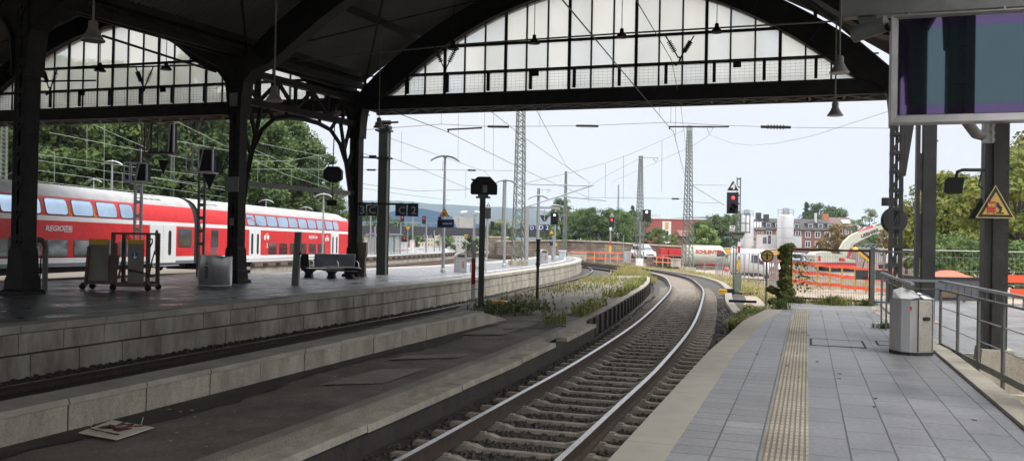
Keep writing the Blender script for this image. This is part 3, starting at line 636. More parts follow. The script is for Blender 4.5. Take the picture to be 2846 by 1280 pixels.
# ------------------------------------------------------------------ the train shed
GY = 32.5
BAYS = [-12.3, -4.7, 2.9, 10.4, 17.8, 25.6, GY]; NB = len(BAYS) - 1
RX = 2.85                              # street-side column row
def rowx(y):                           # platform column row, splayed as in the photograph
    return -17.75 - (GY - y) * .115 if y > 10 else -20.34
MID_R = lambda y: (RX + rowx(y)) / 2
def arch(cx, half, top=11.25, n=26, d=0.):
    b = 3.95 / (half - .55) ** 2
    pts = [(cx + u, top - b * u * u + d) for u in [(-half + 2 * half * i / n) for i in range(n + 1)]]
    return pts
def rib_mesh(xl, xr, y, th=.34, depth=.82, hb=5.7):
    cx, half = (xl + xr) / 2, (xr - xl) / 2 - .22
    inn = arch(cx, half - .45); out = arch(cx, half + .1, 11.25 + depth)
    inn = [(xl + .22, hb), (xl + .26, 6.6), (xl + .40, 7.15)] + [p for p in inn if p[1] > 7.45] + [(xr - .40, 7.15), (xr - .26, 6.6), (xr - .22, hb)]
    out = [(xl - .02, hb), (xl - .02, 6.6), (xl - .02, 7.4)] + [p for p in out if p[1] > 7.9] + [(xr + .02, 7.4), (xr + .02, 6.6), (xr + .02, hb)]
    # resample both to the same count
    def rs(p, n=44):
        ls = [0]
        for i in range(1, len(p)): ls.append(ls[-1] + math.dist(p[i], p[i - 1]))
        o = []
        for k in range(n + 1):
            s = ls[-1] * k / n; i = max(j for j in range(len(ls)) if ls[j] <= s + 1e-9); i = min(i, len(p) - 2)
            f = (s - ls[i]) / max(1e-6, ls[i + 1] - ls[i]); o.append((p[i][0] + (p[i + 1][0] - p[i][0]) * f, p[i][1] + (p[i + 1][1] - p[i][1]) * f))
        return o
    a, b = rs(inn), rs(out); g = MB()
    for off, t in ((0, th), (0, th + .16)):
        pass
    for i in range(len(a) - 1):
        g.prism([a[i], a[i + 1], b[i + 1], b[i]], 'y', y - th / 2, y + th / 2)
    # flange plates along the lower edge
    for i in range(len(a) - 1):
        def nrm(p, q, o): dx, dz = q[0] - p[0], q[1] - p[1]; l = math.hypot(dx, dz) or 1; return (p[0] + dz / l * o, p[1] - dx / l * o)
        p0, p1 = a[i], a[i + 1]; g.prism([nrm(p0, p1, .0), nrm(p1, (2 * p1[0] - p0[0], 2 * p1[1] - p0[1]), .0), nrm(p1, (2 * p1[0] - p0[0], 2 * p1[1] - p0[1]), .05), nrm(p0, p1, .05)], 'y', y - th / 2 - .12, y + th / 2 + .12)
    # stiffeners
    for i in range(4, len(a) - 4, 4):
        for s in (-1, 1):
            m = ((a[i][0] + b[i][0]) / 2, (a[i][1] + b[i][1]) / 2)
            g.bar((a[i][0], y + s * (th / 2 + .03), a[i][1]), (b[i][0], y + s * (th / 2 + .03), b[i][1]), .06, .05)
    return g
NAVES = [('street_nave', lambda y: rowx(y), lambda y: RX), ('platform_nave', lambda y: -39.7, lambda y: rowx(y)), ('third_nave', lambda y: -61, lambda y: -39.7)]
desc = {0: 'over the near tracks', 1: 'over the bench platform', 2: 'over the dark third nave'}
for ni, (nm, fl, fr) in enumerate(NAVES):
    for bi, y in enumerate(BAYS):
        if ni == 2 and bi < 4: continue
        o = rib_mesh(fl(y), fr(y), y).build('roof_arch', m_iron)
        pos = ['eighth', 'seventh', 'sixth', 'fifth', 'fourth', 'third', 'second', 'first'][bi + 1]
        tag(o, 'dark iron roof arch %s, %s from the glazed end' % (desc[ni], pos), 'roof arch', 'iron roof arches of the train shed')
# corrugated roof sheets on straight falls between purlins
def roof(name, ni, fl, fr):
    r_ = thing(name, ['corrugated roof over the near tracks', 'corrugated roof over the bench platform', 'corrugated roof of the farthest nave'][ni], 'roof', ((fl(0) + fr(0)) / 2, 0, 9))
    us = [-1, -.72, -.42, -.10, .10, .42, .72, 1]
    y0, y1 = (-12.8 if ni < 2 else 12.0), 33.0; step = .045 if ni < 2 else .2; ns = int((y1 - y0) / step); g = MB(); rows = []  # roof lengths cut back so more light reaches the hall
    for j in range(ns + 1):
        y = y0 + (y1 - y0) * j / ns; xl, xr = fl(min(y, GY)), fr(min(y, GY)); cx, half = (xl + xr) / 2, (xr - xl) / 2 + .25
        b = 3.95 / (half - 1.0) ** 2; w = .028 * math.sin(j * PI / 2.0) if step < .1 else 0
        row = []
        for u in us:
            X = u * half; z = 12.38 - b * X * X * (1 if abs(u) < .99 else .92); row.append((cx + X, y, z + w))
        rows.append(row)
    n = len(us); vs = [p for r in rows for p in r]
    g.add(vs, [(j * n + i, j * n + i + 1, (j + 1) * n + i + 1, (j + 1) * n + i) for j in range(ns) for i in range(n - 1)], 0, False)
    g.build('roof_sheet', m_roof, r_, world=True)
    g = MB()
    nb0 = 0 if ni < 2 else 4
    for k, u in enumerate(us):
        for yb in range(nb0, len(BAYS) - 1):
            ya, yb_ = BAYS[yb], BAYS[yb + 1]; pp = []
            for y in (ya, yb_ + (.3 if yb_ == GY else 0)):
                xl, xr = fl(min(y, GY)), fr(min(y, GY)); cx, half = (xl + xr) / 2, (xr - xl) / 2 + .25; b = 3.95 / (half - 1.0) ** 2
                pp.append((cx + u * half, y, 12.38 - b * (u * half) ** 2 * (1 if abs(u) < .99 else .92) - .16))
            g.bar(pp[0], pp[1], .12, .24)
    g.build('purlin', m_iron, r_, world=True)
    g = MB()
    for yb in range(nb0, len(BAYS) - 1):                       # wind braces crossing each bay
        ya, yb_ = BAYS[yb], BAYS[yb + 1]
        for (u, v) in ((-.95, -.45), (-.45, -.95), (.45, .95), (.95, .45), (-.42, .0), (.42, 0)):
            pp = []
            for y, uu in ((ya, u), (yb_, v)):
                xl, xr = fl(y), fr(y); cx, half = (xl + xr) / 2, (xr - xl) / 2 + .25; b = 3.95 / (half - 1.0) ** 2
                pp.append((cx + uu * half, y, 12.38 - b * (uu * half) ** 2 - .3))
            g.bar(pp[0], pp[1], .07, .05)
    g.build('wind_brace', m_iron, r_, world=True)
    g = MB()
    for f_, s in ((fl, 1), (fr, -1)):
        if ni == 0 and f_ is fr: g.bar((RX + .2, -12.8, 8.35), (RX + .2, 33, 8.35), .5, .5)
        elif f_ is fl: g.bar((f_(-12), -12.8, 8.3), (f_(10), 10, 8.3), .7, .3); g.bar((f_(10), 10, 8.3), (f_(GY), GY - .3, 8.3), .7, .3)
    g.build('gutter', m_iron, r_, world=True)
for ni, (nm, fl, fr) in enumerate(NAVES): roof('shed_roof', ni, fl, fr)

# glazed end screens: beam, walkway rail, mullions, panes
def gable(ni, xl, xr, label):
    t = thing('end_screen', label, 'glazed gable', ((xl + xr) / 2, GY, 6.9))
    cx, half = (xl + xr) / 2, (xr - xl) / 2 - .22 - .45; b = 3.95 / (half + .45 - .55) ** 2
    zt = lambda x: 11.25 - b * (x - cx) ** 2
    g = MB(); y1 = GY + 1.35
    g.b(xl + .2, xr - .2, GY - .06, GY + .02, 6.88, 7.36); g.b(xl + .2, xr - .2, y1 - .06, y1 + .02, 6.88, 7.36)
    for yy in (GY - .16, y1 - .06): g.b(xl + .2, xr - .2, yy, yy + .2, 6.85, 6.88); g.b(xl + .2, xr - .2, yy, yy + .2, 7.36, 7.40)
    x = xl + .5; k = 0
    while x < xr - 1.2:                                    # lattice under the beam
        g.bar((x, GY, 6.86), (x + 1.15, y1, 6.86), .13, .03); g.bar((x + 1.15, GY, 6.85), (x, y1, 6.85), .13, .03)
        g.b(x - .05, x + .05, GY, y1, 6.86, 7.2); x += 1.15
    for x0, x1 in ((xl + 3.2, xr - 3.0), ): g.b(x0, x1, GY + .03, y1 - .07, 6.90, 6.93)
    g.build('beam', m_iron, t, world=True)
    dx = .857; n0 = int((xr - xl - .6) / dx); x0 = cx - n0 * dx / 2 + (.0 if n0 % 2 else 0)
    heavy = MB(); light = MB(); pane = MB(); hz = (8.22, 9.30)
    xs = [x0 + i * dx for i in range(n0 + 1)]
    for i, x in enumerate(xs):
        z1 = zt(x) + .25
        if z1 < 7.6: continue
        (heavy if i % 3 == 1 else light).b(x - (.055 if i % 3 == 1 else .028), x + (.055 if i % 3 == 1 else .028), GY + .0, GY + .09, 7.36, z1)
    for z in hz:
        w = math.sqrt(max(0, (11.25 - z) / b)) + .1
        heavy.b(cx - w, cx + w, GY - .012, GY + .075, z - .05, z + .05)
    light.b(cx - half, cx + half, GY - .55, GY - .51, 8.12, 8.17)                 # walkway handrail
    for i in range(int(2 * half / 1.714)):
        x = xs[0] + .35 + i * 1.714
        if zt(x) > 8.3: light.b(x - .055, x + .055, GY - .56, GY - .47, 7.38, 8.14)
    fine = MB()
    for k in range(int(2 * half / .17)):
        x = cx - half + .1 + k * .17
        if zt(x) > 8.25: fine.b(x - .002, x + .002, GY - .532, GY - .524, 7.40, 8.12)
    for k in range(6): fine.b(cx - half + .9, cx + half - .9, GY - .534, GY - .526, 7.48 + k * .11, 7.486 + k * .11)
    z = 7.36; up = arch(cx, half + .30, 11.4)
    pane.prism([(p[0], max(7.36, p[1])) for p in up], 'y', GY + .045, GY + .051)
    heavy.build('mullion', m_iron, t, world=True); light.build('glazing_bar', m_iron, t, world=True)
    fine.build('mesh_guard', m_ironb, t, world=True)
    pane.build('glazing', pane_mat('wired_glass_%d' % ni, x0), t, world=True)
    for x in ((-9.9, -2.45) if ni == 0 else (-31.6, -27.1)):
        g = MB(); g.b(x - .14, x + .14, GY - .60, GY - .55, 7.86, 8.10); g.build('dark_plate', m_blackm, t, world=True)
    return t
gable(0, rowx(GY), RX, 'wide arched screen of wired glass above the near tracks')
gable(1, -39.7, rowx(GY), 'arched screen of wired glass above the bench platform and train')
gable(2, -61, -39.7, 'glazed end screen of the farthest nave, nearly hidden by a column')

# ------------------------------------------------------------------ columns
def column_parts(t, h=7.6, w=.40, mat=m_iron, base=True, flare=True):
    g = MB(); a = w / 2
    for s in (-1, 1):
        g.b(s * a - .03, s * a + .03, -a - .03, a + .03, 0, h)                 # two channels
        for q in (-1, 1): g.b(min(s * a, s * (a - .14)), max(s * a, s * (a - .14)), q * a - .022, q * a + .022, 0, h)
    z = .3
    while z < h - .4:                                      # lacing bars between the channels
        for q in (-1, 1):
            g.bar((-a + .05, q * (a + .03), z), (a - .05, q * (a + .03), z + .38), .07, .02, up=(0, q, 0)); g.bar((-a + .05, q * (a + .03), z + .38), (a - .05, q * (a + .03), z + .76), .07, .02, up=(0, q, 0)) if 0 else None
            g.b(-a, a, q * (a + .035) - .012, q * (a + .035) + .012, z + .36, z + .50)
        z += .76
    g.b(-a + .02, a - .02, -a * .55, a * .55, 0, h)
    g.build('shaft', mat, t)
    if base:
        g = MB(); g.lathe([(w * 1.5, 0), (w * 1.45, .10), (w * 1.2, .14), (w * 1.15, .40), (w * 1.05, .48), (w * .95, 1.15), (w * .75, 1.3)], 4, M=Matrix.Rotation(PI / 4, 3, 'Z'), smooth=False)
        g.build('plinth', mat, t)
    g = MB()
    zz = .4
    while zz < h - .2:                                     # rivet heads
        for s in (-1, 1):
            for q in (-1, 1): g.box((s * (a - .05), q * (a + .05), zz), (.028, .02, .028))
        zz += .16
    g.build('rivet', mat, t)
cols = {}
for i, y in enumerate(BAYS):
    lab = {NB: 'black iron column under the end beam behind the brown cabinet', NB - 1: 'black iron column between the bench platform bins and the lattice arch', NB - 2: 'massive black iron column beside the wall cabinet'}.get(i, 'black iron platform column in the dark hall, number %d from the open end' % (NB + 1 - i))
    t = thing('iron_column', lab, 'column', (rowx(y), y, 0), 0, 'iron columns along the bench platform'); cols[y] = t; column_parts(t, w=.36)
for i, y in enumerate(BAYS):
    t3 = thing('iron_column', 'black iron column of the far row in the dark hall, number %d from the open end' % (NB + 1 - i), 'column', (-39.7, y, 0), 0, 'iron columns of the far row'); column_parts(t3, base=False, w=.36)
    if i >= NB - 2: continue
    t2 = thing('iron_column', 'grey iron column on the street side behind the viewer, number %d from the open end' % (NB + 1 - i), 'column', (RX, y, -.3), 0, 'street side columns'); column_parts(t2, w=.42, mat=m_irong, h=8.2)
# the three street-side columns in view
t = thing('lattice_column', 'dark lattice iron column at the end of the railing', 'column', (RX - .10, GY - .6, -.3)); g = MB()
for dx, dy in ((-.13, -.15), (-.13, .15), (.17, -.15), (.17, .15)): g.b(dx - .055, dx + .055, dy - .05, dy + .05, 0, 7.9)
g.b(-.02, .06, -.1, .1, 0, 7.9)
g.build('leg', m_irong, t); g = MB(); z = .1
while z < 7.4:
    for dy in (-.17, .17): g.bar((-.13, dy, z), (.17, dy, z + .62), .07, .025, up=(0, 1, 0))
    for dy in (-.2, .2): g.b(-.19, .23, dy - .012, dy + .012, z - .06, z + .06)
    z += .62
g.build('bracing', m_irong, t); g = MB(); g.prism([(.24, 4.3), (.30, 4.3), (.75, 7.6), (.24, 7.6)], 'y', -.1, .1); g.build('bracket', m_irong, t)
t = thing('iron_column', 'grey slotted iron column behind the steel litter bin', 'column', (2.80, 24.2, -.3)); g = MB()
g.b(-.25, -.17, -.2, .2, 0, 8.2); g.b(-.10, .20, -.2, .2, 0, 8.2); z = 0
while z < 8: g.b(-.17, -.10, -.17, .17, z, z + .9 if z > 2 else z + 1.1); z += 1.7
for z in (1.5, 3.3, 4.6, 5.6): g.b(.20, .25, -.05, .05, z, z + .03)
g.build('shaft', m_irong, t); g = MB(); g.b(-.34, .30, -.3, .3, 0, .12); g.build('plinth', m_conc_d, t)
wc = thing('iron_column', 'stout grey iron column carrying the yellow train warning sign', 'column', (3.02, 16.7, -1.5)); g = MB()
g.b(-.22, -.10, -.2, .18, 1.2, 9.6); g.b(-.10, .13, -.24, .24, 1.2, 9.6); g.b(.13, .16, -.1, .1, 1.2, 9.6)
g.build('shaft', m_irong, wc); g = MB(); g.prism([(-.42, .8), (.36, .8), (.36, .95), (.26, 1.05), (.22, 1.5), (-.25, 1.5), (-.29, 1.05), (-.42, .95)], 'y', -.34, .34); g.b(-.48, .42, -.5, .5, .0, .8); g.build('plinth', m_conc_d, wc)
g = MB(); zz = 1.9
while zz < 9: g.box((-.075, -.245, zz), (.022, .02, .022)); g.box((.105, -.245, zz), (.022, .02, .022)); zz += .17
g.build('rivet', m_irong, wc)

# longitudinal lattice arch between the platform columns
def link(y0, y1, label):
    t = thing('lattice_girder', label, 'girder', (rowx((y0 + y1) / 2), (y0 + y1) / 2, 6.4))
    def pt(y, z): return (rowx(y), y, z)
    g = MB(); g.bar(pt(y0, 7.28), pt(y1, 7.28), .30, .22); g.bar(pt(y0, 6.28), pt(y1, 6.28), .30, .22); g.build('chord', m_iron, t, world=True)
    g = MB(); n = 7; L_ = (y1 - y0) / n
    for k in range(n):
        a, b = y0 + k * L_, y0 + (k + 1) * L_
        if k % 2: g.bar(pt(a, 6.35), pt(b, 7.2), .1, .12)
        else: g.bar(pt(a, 7.2), pt(b, 6.35), .1, .12)
        g.bar(pt(b, 6.35), pt(b, 7.2), .1, .12)
    g.build('lacing', m_iron, t, world=True)
    g = MB(); L2 = y1 - y0
    for s in (0, 1):
        def q(f, z): f = f if not s else 1 - f; return pt(y0 + L2 * f, z)
        g.tube([q(.025, .9), q(.035, 2.4), q(.06, 3.6), q(.10, 4.6), q(.165, 5.35), q(.26, 5.85), q(.38, 6.02), q(.5, 6.06)], [.13, .13, .12, .11, .1, .1, .1, .1], 4, smooth=False)
        g.bar(q(.09, 4.5), q(.02, 5.5), .10, .12); g.bar(q(.13, 5.0), q(.07, 6.2), .10, .12); g.bar(q(.26, 5.85), q(.2, 6.3), .1, .1)
        g.bar(q(.36, 6.0), q(.36, 6.3), .1, .1); g.bar(q(.01, 4.05), q(.075, 4.05), .08, .1); g.bar(q(.10, 4.6), q(.165, 6.2), .1, .12)
    g.build('arched_brace', m_iron, t, world=True)
link(BAYS[-2], BAYS[-1], 'black lattice arch girder joining the two columns at the open end')
t = thing('tie_bar', 'grey horizontal bar joining two black columns above the bench', 'tie bar', (rowx(28), 28, 3.5)); g = MB(); g.bar((rowx(25.7), 25.7, 3.42), (rowx(32.3), 32.3, 3.42), .12, .17); g.build('bar', m_girder, t, world=True)
ya_ = BAYS[-2]
for x0, x1, z0, z1 in ((-.26, .26, 3.1, 3.6), (-.16, .16, 6.0, 6.45), (-.05, .1, 1.95, 2.2)):
    g = MB(); g.b(rowx(ya_) + x0, rowx(ya_) + x1, ya_ - .32, ya_ - .27, z0, z1); g.build('plate', m_girder, cols[ya_], world=True)

# ------------------------------------------------------------------ hanging lamps
def lamp_proto(label, loc, rod):
    t = thing('pendant_lamp', label, 'lamp', loc, 0, 'bell shaped pendant lamps')
    g = MB(); g.lathe([(.215, 0), (.225, .02), (.19, .06), (.165, .10), (.125, .17), (.10, .225), (.092, .24), (.092, .36), (.075, .39), (.03, .40)], 20); g.lathe([(.205, .004), (.14, .12), (.08, .2)], 20); g.build('shade', M('lamp_shade', (.26, .25, .23), .5, .2, col2=(.17, .16, .14), ns=9), t)
    g = MB(); g.lathe([(.0, .012), (.10, .016), (.195, .030)], 20); g.build('lens', M('lamp_lens', (.42, .20, .16), .25, col2=(.35, .16, .13)), t)
    g = MB(); g.tube([(0, 0, .39), (0, 0, rod)], .022, 8); g.build('rod', m_girder, t)
    return t
def lampat(px, py, d): p = P(px, py, d=d); return (p.x, p.y, p.z)
L0 = lamp_proto('pendant lamp nearest the massive column, reddish lens under its shade', lampat(258, 115, 17), 5.6)
dup(L0, lampat(2333, 204, 20), 0, 'pendant lamp hung high beside the blank display screen')
dup(L0, lampat(2321, 322, 25), 0, 'lower pendant lamp in front of the open sky by the display')
dup(L0, lampat(762, 282, 22.5), 0, 'pendant lamp in front of the lattice arch girder')
dup(L0, lampat(1053, 355, 34.5), 0, 'pendant lamp under the end beam beside the green post', scale=(1, 1, 1))
# small shades strung on a pipe below the arches
pp = thing('lamp_pipe', 'long thin pipe with small lamp shades across the near nave', 'pipe', (-8, 28, 8.3)); g = MB()
g.tube([(-17.9, 28, 8.02), (-11.4, 28, 8.30), (-5.8, 28, 8.36), (2.4, 28, 8.36)], .028, 8); g.build('pipe', m_girder, pp, world=True)
sm = None
for px, py, nm in ((1260, 113, 'by the arch foot'), (1485, 97, 'over the middle panes'), (1728, 80, 'right of the middle mullions'), (1992, 66, 'near the falling arch')):
    c = P(px, py + 18, Y=28); lab = {1260: 'small dark lamp shade beside the hanging insulators', 1485: 'small dark lamp shade clamped to the pipe with a bracket box', 1728: 'small dark conical lamp shade high on the pipe above the mast', 1992: 'small dark conical lamp shade on the pipe near the end arch'}[px]
    if sm is None:
        sm = thing('small_lamp', lab, 'lamp', c, 0, 'small conical lamps on the pipe'); g = MB(); g.lathe([(.20, -.08), (.20, -.05), (.07, .08), (.06, .2), (.03, .22)], 14); g.build('shade', m_iron, sm); g = MB(); g.tube([(0, 0, .2), (0, 0, 2.0)], .012, 6); g.build('rod', m_iron, sm)
    else: dup(sm, c, 0, lab)
for px, py, lab in ((105, 190, 'small dark lamp shade half behind the massive column'), (278, 192, 'small dark lamp shade in front of the pale panes by the hanging lamp'), (462, 188, 'small dark lamp shade near the heavy middle mullion')):
    c = P(px, py, d=31); dup(sm, c, 0, lab)
pp = thing('lamp_pipe', 'long thin pipe with small shades across the bench platform nave', 'pipe', (-28, 30, 8.6)); g = MB()
a = P(0, 196, d=33); b = P(600, 180, d=31); g.tube([a, b], .03, 8); g.tube([P(100, 226, d=30), P(266, 224, d=30)], .03, 6); g.build('pipe', m_iron, pp, world=True)
# overhead line insulators hung in V shape
def vee(label, px, py, d, w, h, grp='V shaped hanging insulators'):
    c = P(px, py, d=d); t = thing('hanging_insulator', label, 'insulator', c, yaw, grp)
    for s in (-1, 1):
        g = MB(); a, b = Vector((s * w / 2, 0, h)), Vector((s * .03, 0, 0)); g.tube([a, b], .018, 6)
        n = 7
        for k in range(n):
            f = .28 + .5 * k / n; p = a.lerp(b, f); q = a.lerp(b, f + .03); g.tube([p, q], [.075, .05], 8)
        g.build('insulator_rod', m_ironb, t)
    g = MB(); g.tube([(-.03, 0, 0), (.03, 0, 0), (.0, 0, -.12), (-.1, 0, -.2)], .03, 6); g.build('clamp', m_iron, t)
    return t
vee('V shaped insulator pair hanging near the foot of the near arch', 1237, 190, 26, .75, .75)
vee('V shaped insulator pair hanging in the middle of the near nave', 1888, 160, 22, .72, .55)
vee('V shaped insulator pair beside the massive column', 138, 244, 25, .45, .6)
vee('V shaped insulator pair in front of the heavy mullion of the bench nave', 400, 240, 25, .5, .55)
for (x1, y1, x2, y2, d1, d2, lb) in ((425, 88, 640, 205, 24, 30, 'thin iron tie rod slanting across the bench nave glazing'), (285, 100, 600, 200, 24, 29, 'long iron tie rod slanting past the hanging lamp')):
    g = MB(); g.tube([P(x1, y1, d=d1), P(x2, y2, d=d2)], .022 if x1 > 400 else .035, 6); solo('tie_rod', g, m_iron, lb, 'tie rod')

# ------------------------------------------------------------------ blank display screen on its beam
t = thing('display_screen', 'large blank dark display screen in a grey frame hung from a beam', 'display', (1.21, 15.0, 3.62)); Wd = 3.0; Hd = 1.66
g = MB(); F0 = [(0, 0), (Wd, 0), (Wd, Hd), (0, Hd)]; F1 = [(.10, .12), (Wd - .1, .12), (Wd - .1, Hd - .04), (.10, Hd - .04)]
n = 4; vs = [(x, -.04, z) for x, z in F0] + [(x, .02, z) for x, z in F1]
g.add(vs, [(i, (i + 1) % 4, 4 + (i + 1) % 4, 4 + i) for i in range(4)]); g.b(-.012, Wd + .012, .03, .30, -.012, Hd + .012); g.frame(F0, [(-.02, -.02), (Wd + .02, -.02), (Wd + .02, Hd + .02), (-.02, Hd + .02)], 'y', -.04, .04)
g.build('casing', M('screen_frame', (.24, .235, .23), .4, .3), t)
mp_ = M('screen_border', (.125, .095, .19), .025, .92, col2=(.115, .088, .175), bs=1); ms_ = M('screen_glass', (.085, .128, .14), .025, .92, col2=(.078, .118, .13))
g = MB(); g.frame(F1, [(.28, .27), (Wd - .28, .27), (Wd - .28, Hd - .20), (.28, Hd - .20)], 'y', .012, .02); g.build('bezel', mp_, t)
g = MB(); g.b(.28, Wd - .28, .012, .02, .27, Hd - .20); g.build('panel', ms_, t)
t = thing('bracket_beam', 'heavy grey steel beam carrying the display screen from the columns', 'beam', (.48, 15.6, 5.48)); g = MB(); g.b(0, 7, 0, .28, 0, .025); g.b(0, 7, .1, .18, .025, .46); g.b(0, 7, 0, .28, .46, .485); g.b(0, .03, 0, .28, 0, .485); g.b(0, 7, -.01, .02, 0, .48); g.build('beam', m_girder, t)
g = MB(); g.prism([(.25, 0), (.55, 0), (.44, -.28), (.36, -.28)], 'y', .1, .13); g.build('hanger', m_girder, t)
g = MB(); g.tube([(1.0, -.1, -.0), (1.0, .1, -.35)], .03, 6); g.tube([(2.4, .0, 0), (2.4, -.3, -.25)], .03, 6); g.build('strut', m_girder, t)
c = P(2420, 85, d=14.3); t = thing('pipe_light', 'short fat grey tube lamp under the steel beam beside the display', 'lamp', c); g = MB(); g.tube([P(2372, 98, d=14.5), P(2464, 66, d=14.1)], .13, 16); g.build('tube', m_girder, t, world=True)
g = MB(); g.tube([P(2338, 2, d=14.3), P(2337, 75, d=14.3)], .016, 6); solo('conduit', g, m_girder, 'thin vertical conduit hanging from the end of the grey beam', 'conduit')
t = thing('support_arm', 'bent steel tube arm clamped to the column below the display', 'arm', (2.9, 16.2, 3.6)); g = MB(); g.tube([P(2672, 318, d=14.2), P(2712, 372, d=14.4), P(2738, 378, d=14.6)], .085, 10, 0); g.build('tube', m_girder, t, world=True)
g = MB(); a = P(2747, 362, d=14.5); g.box(a, (.16, .1, .42)); [g.box(a + Vector((dx, -.06, dz)), (.05, .06, .05)) for dx in (-.06, .06) for dz in (-.17, -.05, .07, .18)]; g.build('clamp', m_galv, t, world=True)
# floodlight and warning sign on the stout column
t = thing('floodlight', 'dark floodlight on a bent arm beside the warning sign column', 'floodlight', P(2655, 510, d=14.8)); g = MB(); g.tube([P(2740, 472, d=14.8), P(2675, 472, d=14.8), P(2661, 477, d=14.8), P(2657, 495, d=14.8)], .028, 8); g.tube([P(2728, 478, d=14.8), P(2724, 500, d=14.8), P(2720, 515, d=14.7), P(2732, 524, d=14.7)], .014, 6); g.build('arm', m_irong, t, world=True)
g = MB(); g.prism([(-.12, -.17), (.09, -.17), (.13, .10), (-.11, .10)], 'y', -.09, .1); g.prism([(-.17, -.14), (-.12, -.17), (-.11, .10), (-.16, .05)], 'y', -.09, .05); g.build('housing', m_blackm, t)
# ------------------------------------------------------------------ furniture of the bench platform
def G0(px, py, z=0.): return P(px, py, z=z)
def scale_at(p): return (p - EYE).dot(cF) / FPX
# oval steel bin
b0 = G0(597, 793); t = thing('litter_bin', 'wide oval steel waste bin with a dipped top on the dark platform', 'bin', b0, yaw)
g = MB(); n = 40; vs = []
for z in (0, .05, .05, .98):
    for k in range(n):
        a = 2 * PI * k / n; r = 1 if z > .04 else .97; x, y = .54 * math.cos(a) * r, .36 * math.sin(a) * r
        zz = z if z < .9 else .98 - .10 * math.exp(-((x - .28) / .22) ** 2) * (1 if y < .2 else .6)
        vs.append((x, y, zz))
g.add(vs, [(i * n + k, i * n + (k + 1) % n, (i + 1) * n + (k + 1) % n, (i + 1) * n + k) for i in range(3) for k in range(n)], 0, True)
g.build('drum', m_steel, t)
g = MB(); vs = [(.50 * math.cos(2 * PI * k / n), .32 * math.sin(2 * PI * k / n), .86) for k in range(n)]; g.add(vs, [tuple(range(n))]); g.build('lid', m_black, t)
def curve_text(): pass
text('Abfall –', .17, m_black, t, (-.15, -.352, .5), (PI / 2, -PI / 2, .04), bold=.02)
g = MB(); g.lathe([(.05, 0), (.05, .02)], 12, c=(-.36, -.245, .56), M=Matrix.Rotation(-PI / 2, 3, 'X')); g.build('lock', m_black, t)
# hooded bins further out
def hood_bin(px, py, label):
    t = thing('hooded_bin', label, 'bin', G0(px, py), yaw + .25, 'hooded steel bins out on the open platform')
    g = MB(); out = [(-.27, 0), (.27, 0), (.27, .74)] + [(.27 * math.cos(a), .74 + .2 * math.sin(a)) for a in [k * PI / 10 for k in range(1, 10)]] + [(-.27, .74)]
    g.prism(out, 'y', -.2, .2); g.build('body', m_galv, t)
    g = MB(); g.prism([(.29 * math.cos(a), .74 + .22 * math.sin(a)) for a in [k * PI / 10 for k in range(0, 11)]] + [(.25 * math.cos(a), .74 + .18 * math.sin(a)) for a in [k * PI / 10 for k in range(10, -1, -1)]], 'y', -.215, .215); g.build('hood', m_steel, t)
    g = MB(); g.b(-.17, .17, -.204, -.20, .74, .84); g.b(-.2, -.12, -.204, -.2, .5, .53); g.build('slot', m_black, t)
    text('Abfall', .13, m_sred, t, (.10, -.204, .38), (PI / 2, -PI / 2, 0), bold=.02)
    return t
hb = hood_bin(1279, 756, 'steel bin with a rounded hood beside the lamp post')
dup(hb, G0(1510, 731), yaw + .3, 'distant steel bin with a rounded hood at the platform curve')
# bag stand
t = thing('bag_stand', 'clear plastic waste bag on a stand beside the hooded bin', 'bag stand', G0(1322, 756), yaw)
g = MB(); g.tube([(-.25, -.2, 0), (-.25, -.2, .72), (.5, -.2, .72), (.5, -.2, 0)], .02, 6); g.tube([(-.25, .2, 0), (-.25, .2, .72), (.5, .2, .72), (.5, .2, 0)], .02, 6); g.build('frame', m_galv, t)
g = MB(); g.lathe([(.18, .02), (.33, .12), (.36, .4), (.3, .7)], 10, c=(.12, 0, 0)); g.build('bag', m_bag, t)
g = MB(); [g.lathe([(0, 0), (.06, .03), (.05, .09), (0, .12)], 8, c=(rnd.uniform(-.1, .35), rnd.uniform(-.15, .1), rnd.uniform(.08, .2))) for _ in range(7)]; g.build('rubbish', m_wood, t)
# bench
t = thing('bench', 'dark wire mesh bench with chrome armrests beside the black column', 'bench', G0(925, 772), yaw - .12)
for x in (-.98, -.05, .72): g = MB(); g.prism([(x - .17, 0), (x + .17, 0), (x + .11, .12), (x + .15, .32), (x - .15, .32), (x - .11, .12)], 'y', -.14, .14); g.build('pedestal', m_blackm, t)
g = MB(); g.tube([(-1.3, 0, .33), (1.1, 0, .33)], .035, 8)
for x in (-.98, -.05, .72):
    g.bar((x, 0, .12), (x - .3, 0, .33), .05, .05); g.bar((x, 0, .12), (x + .3, 0, .33), .05, .05)
g.build('beam', m_blackm, t)
g = MB(); g.prism([(-.42, .42), (.1, .38), (.14, .40), (.14, .42), (-.42, .46)], 'x', -.85, 1.12); g.build('seat', M('bench_mesh', (.34, .35, .39), .4, .25, col2=(.22, .23, .27), ns=3), t)
g = MB(); g.prism([(.10, .42), (.14, .42), (.30, .92), (.26, .92)], 'x', -.85, .82); g.build('backrest', MATS['bench_mesh'], t)
g = MB(); g.tube([(-.85, .28, .93), (.82, .28, .93)], .022, 8); g.tube([(-.3, -.42, .44), (1.12, -.42, .44)], .026, 8); g.tube([(-.3, -.36, .30), (1.08, -.36, .30)], .018, 8); g.build('rail', m_steel, t)
for x in (-.72, .28, 1.1):
    g = MB(); g.tube([(x - .25, .2, .68), (x - .14, .05, .68), (x - .02, -.18, .62), (x + .06, -.36, .48), (x + .08, -.42, .43)], .02, 8); g.build('armrest', m_steel, t)
